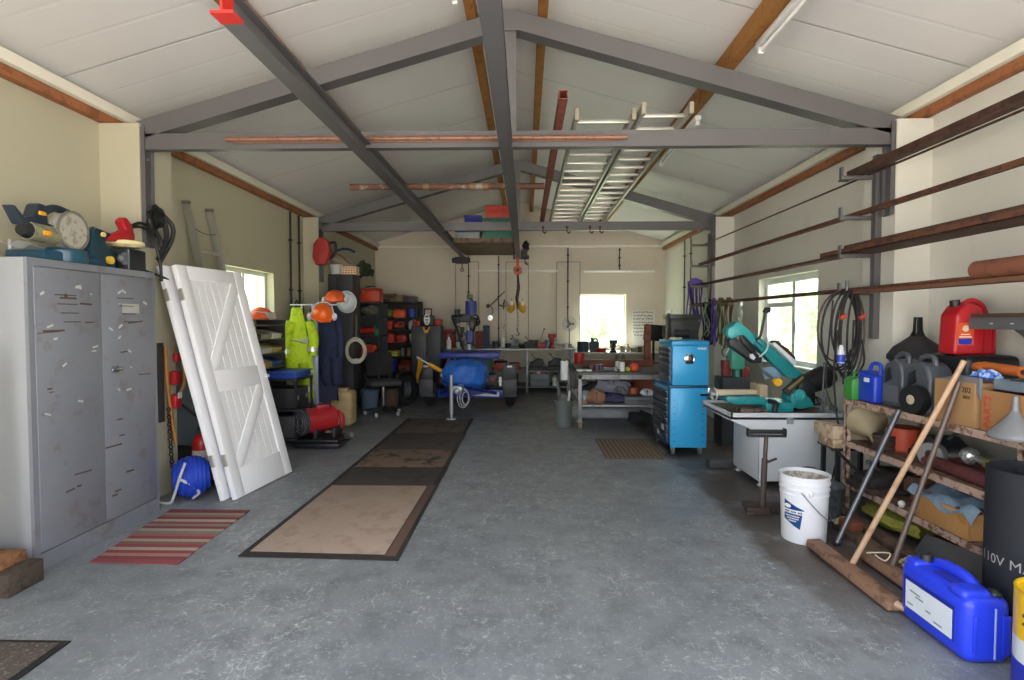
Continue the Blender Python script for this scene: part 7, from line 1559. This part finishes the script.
t = T('yellow_bag', 'yellow-green sack on the floor under the lowest tier', 'sack', (2.62, 3.95, 0)); t.p('bag', MB().sph((0, 0, .08), (.16, .3, .08), 18, noise=.12), M('#8c8a35', .7, hex2='#6d6d2b', amt=.4)); t.p('tie', MB().torus((0, .24, .09), .045, .01, (PI/2, 0, 0), 14, 6), M('#54532a', .8))
t = T('steel_plates', 'dark steel plate leaning under the shelving behind the blue can', 'plate', (2.42, 3.0, 0)); t.p('plate', MB().prism([(2.9, .01), (3.45, .01), (3.40, .19), (2.98, .23)], 0, .006, 'x', mat=Matrix.Translation((2.36, 0, 0)) @ Matrix.Rotation(.35, 4, 'Y')), M('#4f5052', .6, .2), world=True)
solo('maroon_bar', 'maroon painted bar on the floor under the shelving beside the dark plate', 'steel bar', MB().b(2.60, 2.68, 2.85, 3.6, .0, .09, bev=.006), M('#5f2224', .6), (2.64, 3.2, 0), world=True)
FP = M('#6e5648', .8, hex2='#4d3e35', amt=.45, sc=6, bump=.3)
for lab, p4, z1_ in (('long rusty plank on the floor in front of the shelving, beside the wall side', [(2.30, 3.0), (2.40, 3.0), (2.44, 4.3), (2.34, 4.3)], .05), ('long rusty plank on the floor beside the broom handles', [(2.14, 3.15), (2.24, 3.13), (2.28, 4.05), (2.19, 4.07)], .045), ('dark flat iron bar on the floor between the rusty planks', [(2.255, 3.4), (2.28, 3.4), (2.31, 4.25), (2.29, 4.25)], .03)):
    solo('floor_plank', lab, 'plank', MB().prism(p4, .0, z1_, 'z', bev=.004), FP if 'iron' not in lab else M('#3b3634', .6, .3), (2.3, 3.6, 0), world=True)
for lab, c in (('pale slatted wood offcut on the far end of the rusty planks', (2.22, 3.92, .051)), ('pale splintered wood offcut near the foot of the grey broom handle', (2.24, 3.25, .051))):
    solo('wood_offcut', lab, 'offcut', MB().box((0, 0, .012), (.16, .02, .012), (0, 0, .5)).box((.0, .05, .012), (.14, .015, .012), (0, 0, .6)).box((0, .02, .004), (.03, .1, .008)), M('#c9bfa0', .7), c)
    solo('brick_piece', lab.replace('pale slatted wood offcut on', 'red-brown brick piece under the pale offcut at').replace('pale splintered wood offcut near', 'red-brown brick piece beside the splintered offcut near'), 'brick', MB().box((0, 0, .03), (.09, .12, .06), (0, 0, .2), bev=.006), M('#7d4630', .8, bump=.3), (c[0]+.0, c[1]-.10, .05))
# ---- brooms
HB = M('#8b6b56', .75, hex2='#6d513f', amt=.4, sc=7, bump=.2)
t = T('yard_broom', 'wide yard broom with a long wooden head and pale wooden handle', 'broom', (1.87, 3.2, 0))
hx = Vector((1.856, 2.79, 0)); hy = Vector((1.852, 3.61, 0))
t.p('head', MB().prism([(1.81, .018), (1.91, .018), (1.92, .045), (1.90, .062), (1.82, .058)], 2.79, 3.61, 'y', bev=.006), HB, world=True)
t.p('bristles', MB().prism([(1.825, 0), (1.895, 0), (1.893, .022), (1.822, .022)], 2.81, 3.59, 'y'), M('#4c3c30', .9), world=True)
tp = PXX(964, 361, 2.47); t.p('handle', MB().cyl((1.90, 3.25, .05), tp, .0155, .0145, seg=14), M('#bb9a7c', .6, hex2='#a88668', amt=.35, sc=6), world=True)
t.p('frayed_end', MB().cyl((1.86, 2.80, .05), (1.88, 2.76, .04), .02, .012, seg=7), M('#b59a80', .8), world=True)
t = T('steel_rod_leaning', 'grey steel pole leaning on the shelving farthest from the photo edge', 'pole', (2.03, 3.65, 0)); tp = PXX(899, 410, 2.435); t.p('pole', MB().cyl((2.03, 3.65, .005), tp, .0155, seg=12), M('#6f7076', .35, .6), world=True); t.p('end_cap', MB().cyl((2.03, 3.65, .0), (2.033, 3.65, .02), .019, seg=12), BLACK, world=True)
t = T('push_broom', 'smaller broom with a dark metal handle behind the wide yard broom', 'broom', (2.12, 3.2, 0))
t.p('head', MB().prism([(2.04, .02), (2.115, .02), (2.12, .07), (2.06, .075)], 2.95, 3.42, 'y', bev=.006), HB, world=True); t.p('bristles', MB().prism([(2.05, 0), (2.11, 0), (2.108, .022), (2.046, .022)], 2.97, 3.40, 'y'), M('#3c3029', .9), world=True)
tp = PXX(959, 382, 2.468); t.p('handle', MB().cyl((2.10, 3.2, .07), tp, .015, seg=12), M('#6e6059', .45, .4), world=True)
t.p('twine', MB().tube(smooth_pts([(2.0, 3.2, .13), (2.05, 3.19, .1), (2.08, 3.2, .14), (1.98, 3.25, .12)], 5), .004, 5), M('#c9c3b0', .8), world=True)
# ---- big blue jerrycan
BJ2 = M('#2a42e0', .33, var=.05, sc=4)
t = T('blue_drum_can', 'large bright blue jerrycan lying on the floor beside the broom, white label on its side', 'jerrycan', (1.968, 2.585, 0))
w, d, h = .20, .43, .29
t.p('body', MB().box((0, 0, h/2), (w, d, h), bev=.045, seg=4), BJ2)
t.p('label_recess', MB().b(-w/2-.002, -w/2+.004, -.15, .17, .07, .225), M('#1a2794', .4)); t.p('label', MB().b(-w/2-.0045, -w/2-.002, -.14, .155, .075, .205), M('#dfe6ee', .5, var=.03))
m = MB()
for y_, z_, w_ in ((.09, .165, .07), (.06, .15, .05), (.12, .1, .035), (-.06, .095, .05), (0, .12, .03)): m.b(-w/2-.006, -w/2-.0045, y_-w_/2, y_+w_/2, z_-.004, z_+.004)
t.p('print', m, M('#8f99a3', .6))
t.p('top_deck', MB().box((0, -.06, h+.003), (.11, .22, .012), bev=.005), M('#2a35a8', .4))
t.p('carry_handle', MB().tube(smooth_pts([(.02, .13, h-.02), (.02, .09, h+.018), (.02, -.02, h+.024), (.02, -.08, h+.012), (.02, -.12, h-.02)], 6), .027, 12), BJ2)
t.p('shoulder', MB().box((-.03, -.14, h-.005), (.13, .10, .05), bev=.022, seg=3), BJ2); t.p('shoulder', MB().box((-.01, .16, h-.005), (.15, .08, .04), bev=.018, seg=3), BJ2)
t.p('cap', MB().cyl((-.01, .15, h+.005), (-.01, .155, h+.04), .03, seg=18), M('#23242a', .4), label='black screw cap'); t.p('valve', MB().sph((.055, -.165, h+.0), (.028, .03, .022), 12), M('#23242a', .4), label='black valve')
t.p('rib', MB().b(-.07, -.055, -d/2-.006, -d/2+.004, .05, .22, bev=.004), BJ2); t.p('rib', MB().b(.05, .085, -d/2-.006, -d/2+.004, .05, .22, bev=.004), BJ2)
t.p('level_strip', MB().b(.018, .026, -d/2-.003, -d/2+.003, .03, .25, bev=.002), M('#9fb4ee', .3), label='pale level strip')
# ---- black rubber roll
t = T('rubber_roll', 'upright black rubber mat roll with white lettering behind the blue jerrycan', 'rubber roll', (2.30, 2.52, 0))
pts = []
for k in range(70):
    a = k*.2; r_ = .195-.003*max(0, k-30); pts.append((r_*math.cos(a+2.2), r_*math.sin(a+2.2)))
m = MB(); n = len(pts); vs = []
for z in (0, .80):
    for p_ in pts: vs.append((p_[0], p_[1], z))
m.raw(vs, [(i, i+1, n+i+1, n+i) for i in range(n-1)]); bmesh.ops.solidify(m.bm, geom=m.bm.faces[:], thickness=.006)
t.p('sheet', m, M('#3a3d45', .7, var=.08, bump=.1))
ac = math.atan2(-2.60, -2.29)
R_ = .1985
t.p('lettering', text_mb('110V MAT', .062, (0, 0, 0), fn=lambda v: Vector((R_*math.cos(ac-.58+v.x/R_), R_*math.sin(ac-.58+v.x/R_), .40+v.y))), M('#d5d6d3', .6), label='white lettering')
# ---- yellow drum at the edge
t = T('yellow_drum', 'yellow, white and blue oil drum at the right edge of the photo', 'drum', (2.05, 2.13, 0))
R_ = .15
t.p('drum', MB().lathe([(0, 0), (R_, 0), (R_, .155)], seg=36), M('#2433b0', .35), label='blue lower band')
t.p('white_band', MB().lathe([(R_, .155), (R_, .245)], seg=36), M('#d8dde2', .4)); t.p('yellow_band', MB().lathe([(R_, .245), (R_, .42), (R_-.008, .43), (R_-.012, .42), (0, .42)], seg=36), M('#e6b912', .35)); t.p('rim', MB().torus((0, 0, .428), R_-.004, .006, seg=36, s2=8), M('#caa50f', .35)); t.p('cap', MB().cyl((.05, 0, .42), (.05, 0, .45), .03, seg=18), BLACK)
ac2 = math.atan2(-2.13, -2.05); lr = M('#3b3a30', .6)
m = MB()
for row, (z, n, s) in enumerate(((.335, 8, .012), (.305, 6, .009))):
    for k in range(n):
        if (k*7+row) % 5 == 4: continue
        a = ac2-.9+k*(s*1.35)/R_; m.raw([Vector(((R_+.001)*math.cos(a+q_), (R_+.001)*math.sin(a+q_), zz)) for q_, zz in ((0, z), (s/R_, z), (s/R_, z+s*1.3), (0, z+s*1.3))], [(0, 1, 2, 3)])
t.p('lettering', m, lr, label='row of small dark letters')
# ---- extension cable bundle hanging from the low bars
t = T('cable_bundle', 'big bundle of black cables hanging from the low bars beside the window', 'cable', (2.56, 4.52, 1.0))
BC = M('#1a1a1b', .7); BR = M('#4a332b', .5)
r2 = random.Random(11)
cx, cyy = 2.555, 4.52
t.p('hook', MB().tube([(cx, cyy, 1.78), (cx, cyy, 1.66), (cx-.03, cyy-.03, 1.63)], .012, 8), STEEL, world=True)
for k in range(9):
    w_ = .05+.018*k*r2.uniform(.7, 1.1); hgt = r2.uniform(.26, .36); dx = r2.uniform(-.04, .04); dy = (k-4)*.012
    t.p('coil_loop', MB().tube([(cx+dx+w_*math.sin(a)*(1 if k % 2 else 1), cyy+dy-.02*math.cos(a), 1.70-hgt+hgt*math.cos(a)*(.98) ) for a in [2*PI*j/26 for j in range(26)]], .0075, 6, closed=True), BR if k in (5, 8) else BC, world=True)
for k, pts in enumerate(([(833, 300), (829, 340), (826, 380), (830, 402), (838, 410)], [(850, 350), (848, 380), (846, 430), (845, 470)], [(838, 330), (834, 370), (836, 410), (840, 440), (832, 480)], [(845, 360), (846, 385), (844, 420)], [(862, 340), (864, 362), (856, 376)], [(854, 320), (852, 360), (851, 392)])):
    t.p('cable_tail', MB().tube(smooth_pts([P(a, b_, 4.52-.02*k) for a, b_ in pts], 5), .0075 if k else .006, 6), BC, world=True)
for px in (843, 862): c = P(px, 317, 4.46); t.p('tape_band', MB().cyl(c+Vector((-.02, 0, -.012)), c+Vector((.02, 0, .012)), .018), M('#b8432c', .6), world=True, label='red tape band')
c = P(841, 354, 4.42); t.p('plug', MB().lathe([(0, .07), (.012, .07), (.03, .0), (.03, -.005), (0, -.005)], c).lathe([(.028, -.005), (.026, -.07), (0, -.075)], c), M('#d3d6da', .4), world=True, label='white plug with blue collar')
t.p('plug_collar', MB().lathe([(.031, -.004), (.034, -.01), (.03, -.05), (.022, -.08), (0, -.08)], c), M('#2b46a8', .4), world=True)
c = P(846, 378, 4.44); t.p('coupler', MB().cyl(c+Vector((0, 0, .05)), c+Vector((0, 0, -.05)), .024), BLACK, world=True)
t = T('spray_bottle', 'small blue and white bottle on the floor behind the shelving post', 'bottle', (2.36, 4.5, .0)); t.p('bottle', MB().lathe([(0, 0), (.04, 0), (.04, .12), (.02, .16), (0, .16)]), M('#2b54a8', .4)); t.p('cap', MB().lathe([(.022, .155), (.022, .2), (0, .21)]), WHITE)
# curved steel arcs / pole beside window
solo('steel_pole', 'thin dark pole standing against the wall between the saw and the shelving', 'pole', MB().cyl((2.58, 4.95, 0), (2.62, 4.95, 1.1), .009), STEEL, (2.6, 4.95, 0), world=True)
# ================================================================== LIGHT AND CAMERA
w = bpy.data.worlds.new('sky'); bpy.context.scene.world = w; w.use_nodes = True
nt = w.node_tree; bg = nt.nodes['Background']
sky = nt.nodes.new('ShaderNodeTexSky'); sky.sky_type = 'NISHITA'; sky.sun_disc = False; sky.sun_elevation = math.radians(48); sky.sun_rotation = 0; sky.air_density = 1.2; sky.dust_density = 3.5; sky.ozone_density = 1.0
mx = nt.nodes.new('ShaderNodeMix'); mx.data_type = 'RGBA'; mx.inputs['Factor'].default_value = .55
mx.inputs['B'].default_value = (6.2, 6.1, 6.1, 1)
nt.links.new(sky.outputs[0], mx.inputs['A']); nt.links.new(mx.outputs['Result'], bg.inputs['Color']); bg.inputs['Strength'].default_value = .5
sl = bpy.data.lights.new('sun', 'SUN'); sl.energy = 30; sl.angle = math.radians(2); sl.color = (1, .96, .93)
so = bpy.data.objects.new('sun', sl); C.objects.link(so); so.rotation_euler = (math.radians(-32), 0, math.radians(6))
cd = bpy.data.cameras.new('camera'); cam = bpy.data.objects.new('camera', cd); C.objects.link(cam)
cd.sensor_width = 36; cd.lens = F / 1024 * 36; cd.clip_start = .05; cd.clip_end = 200
cam.location = (0, 0, CAMZ); cam.rotation_euler = cam_rot
sc = bpy.context.scene; sc.camera = cam
vs = sc.view_settings; vs.view_transform = 'Standard'; vs.look = 'None'; vs.gamma = 1; vs.use_curve_mapping = False; vs.exposure = 0.78
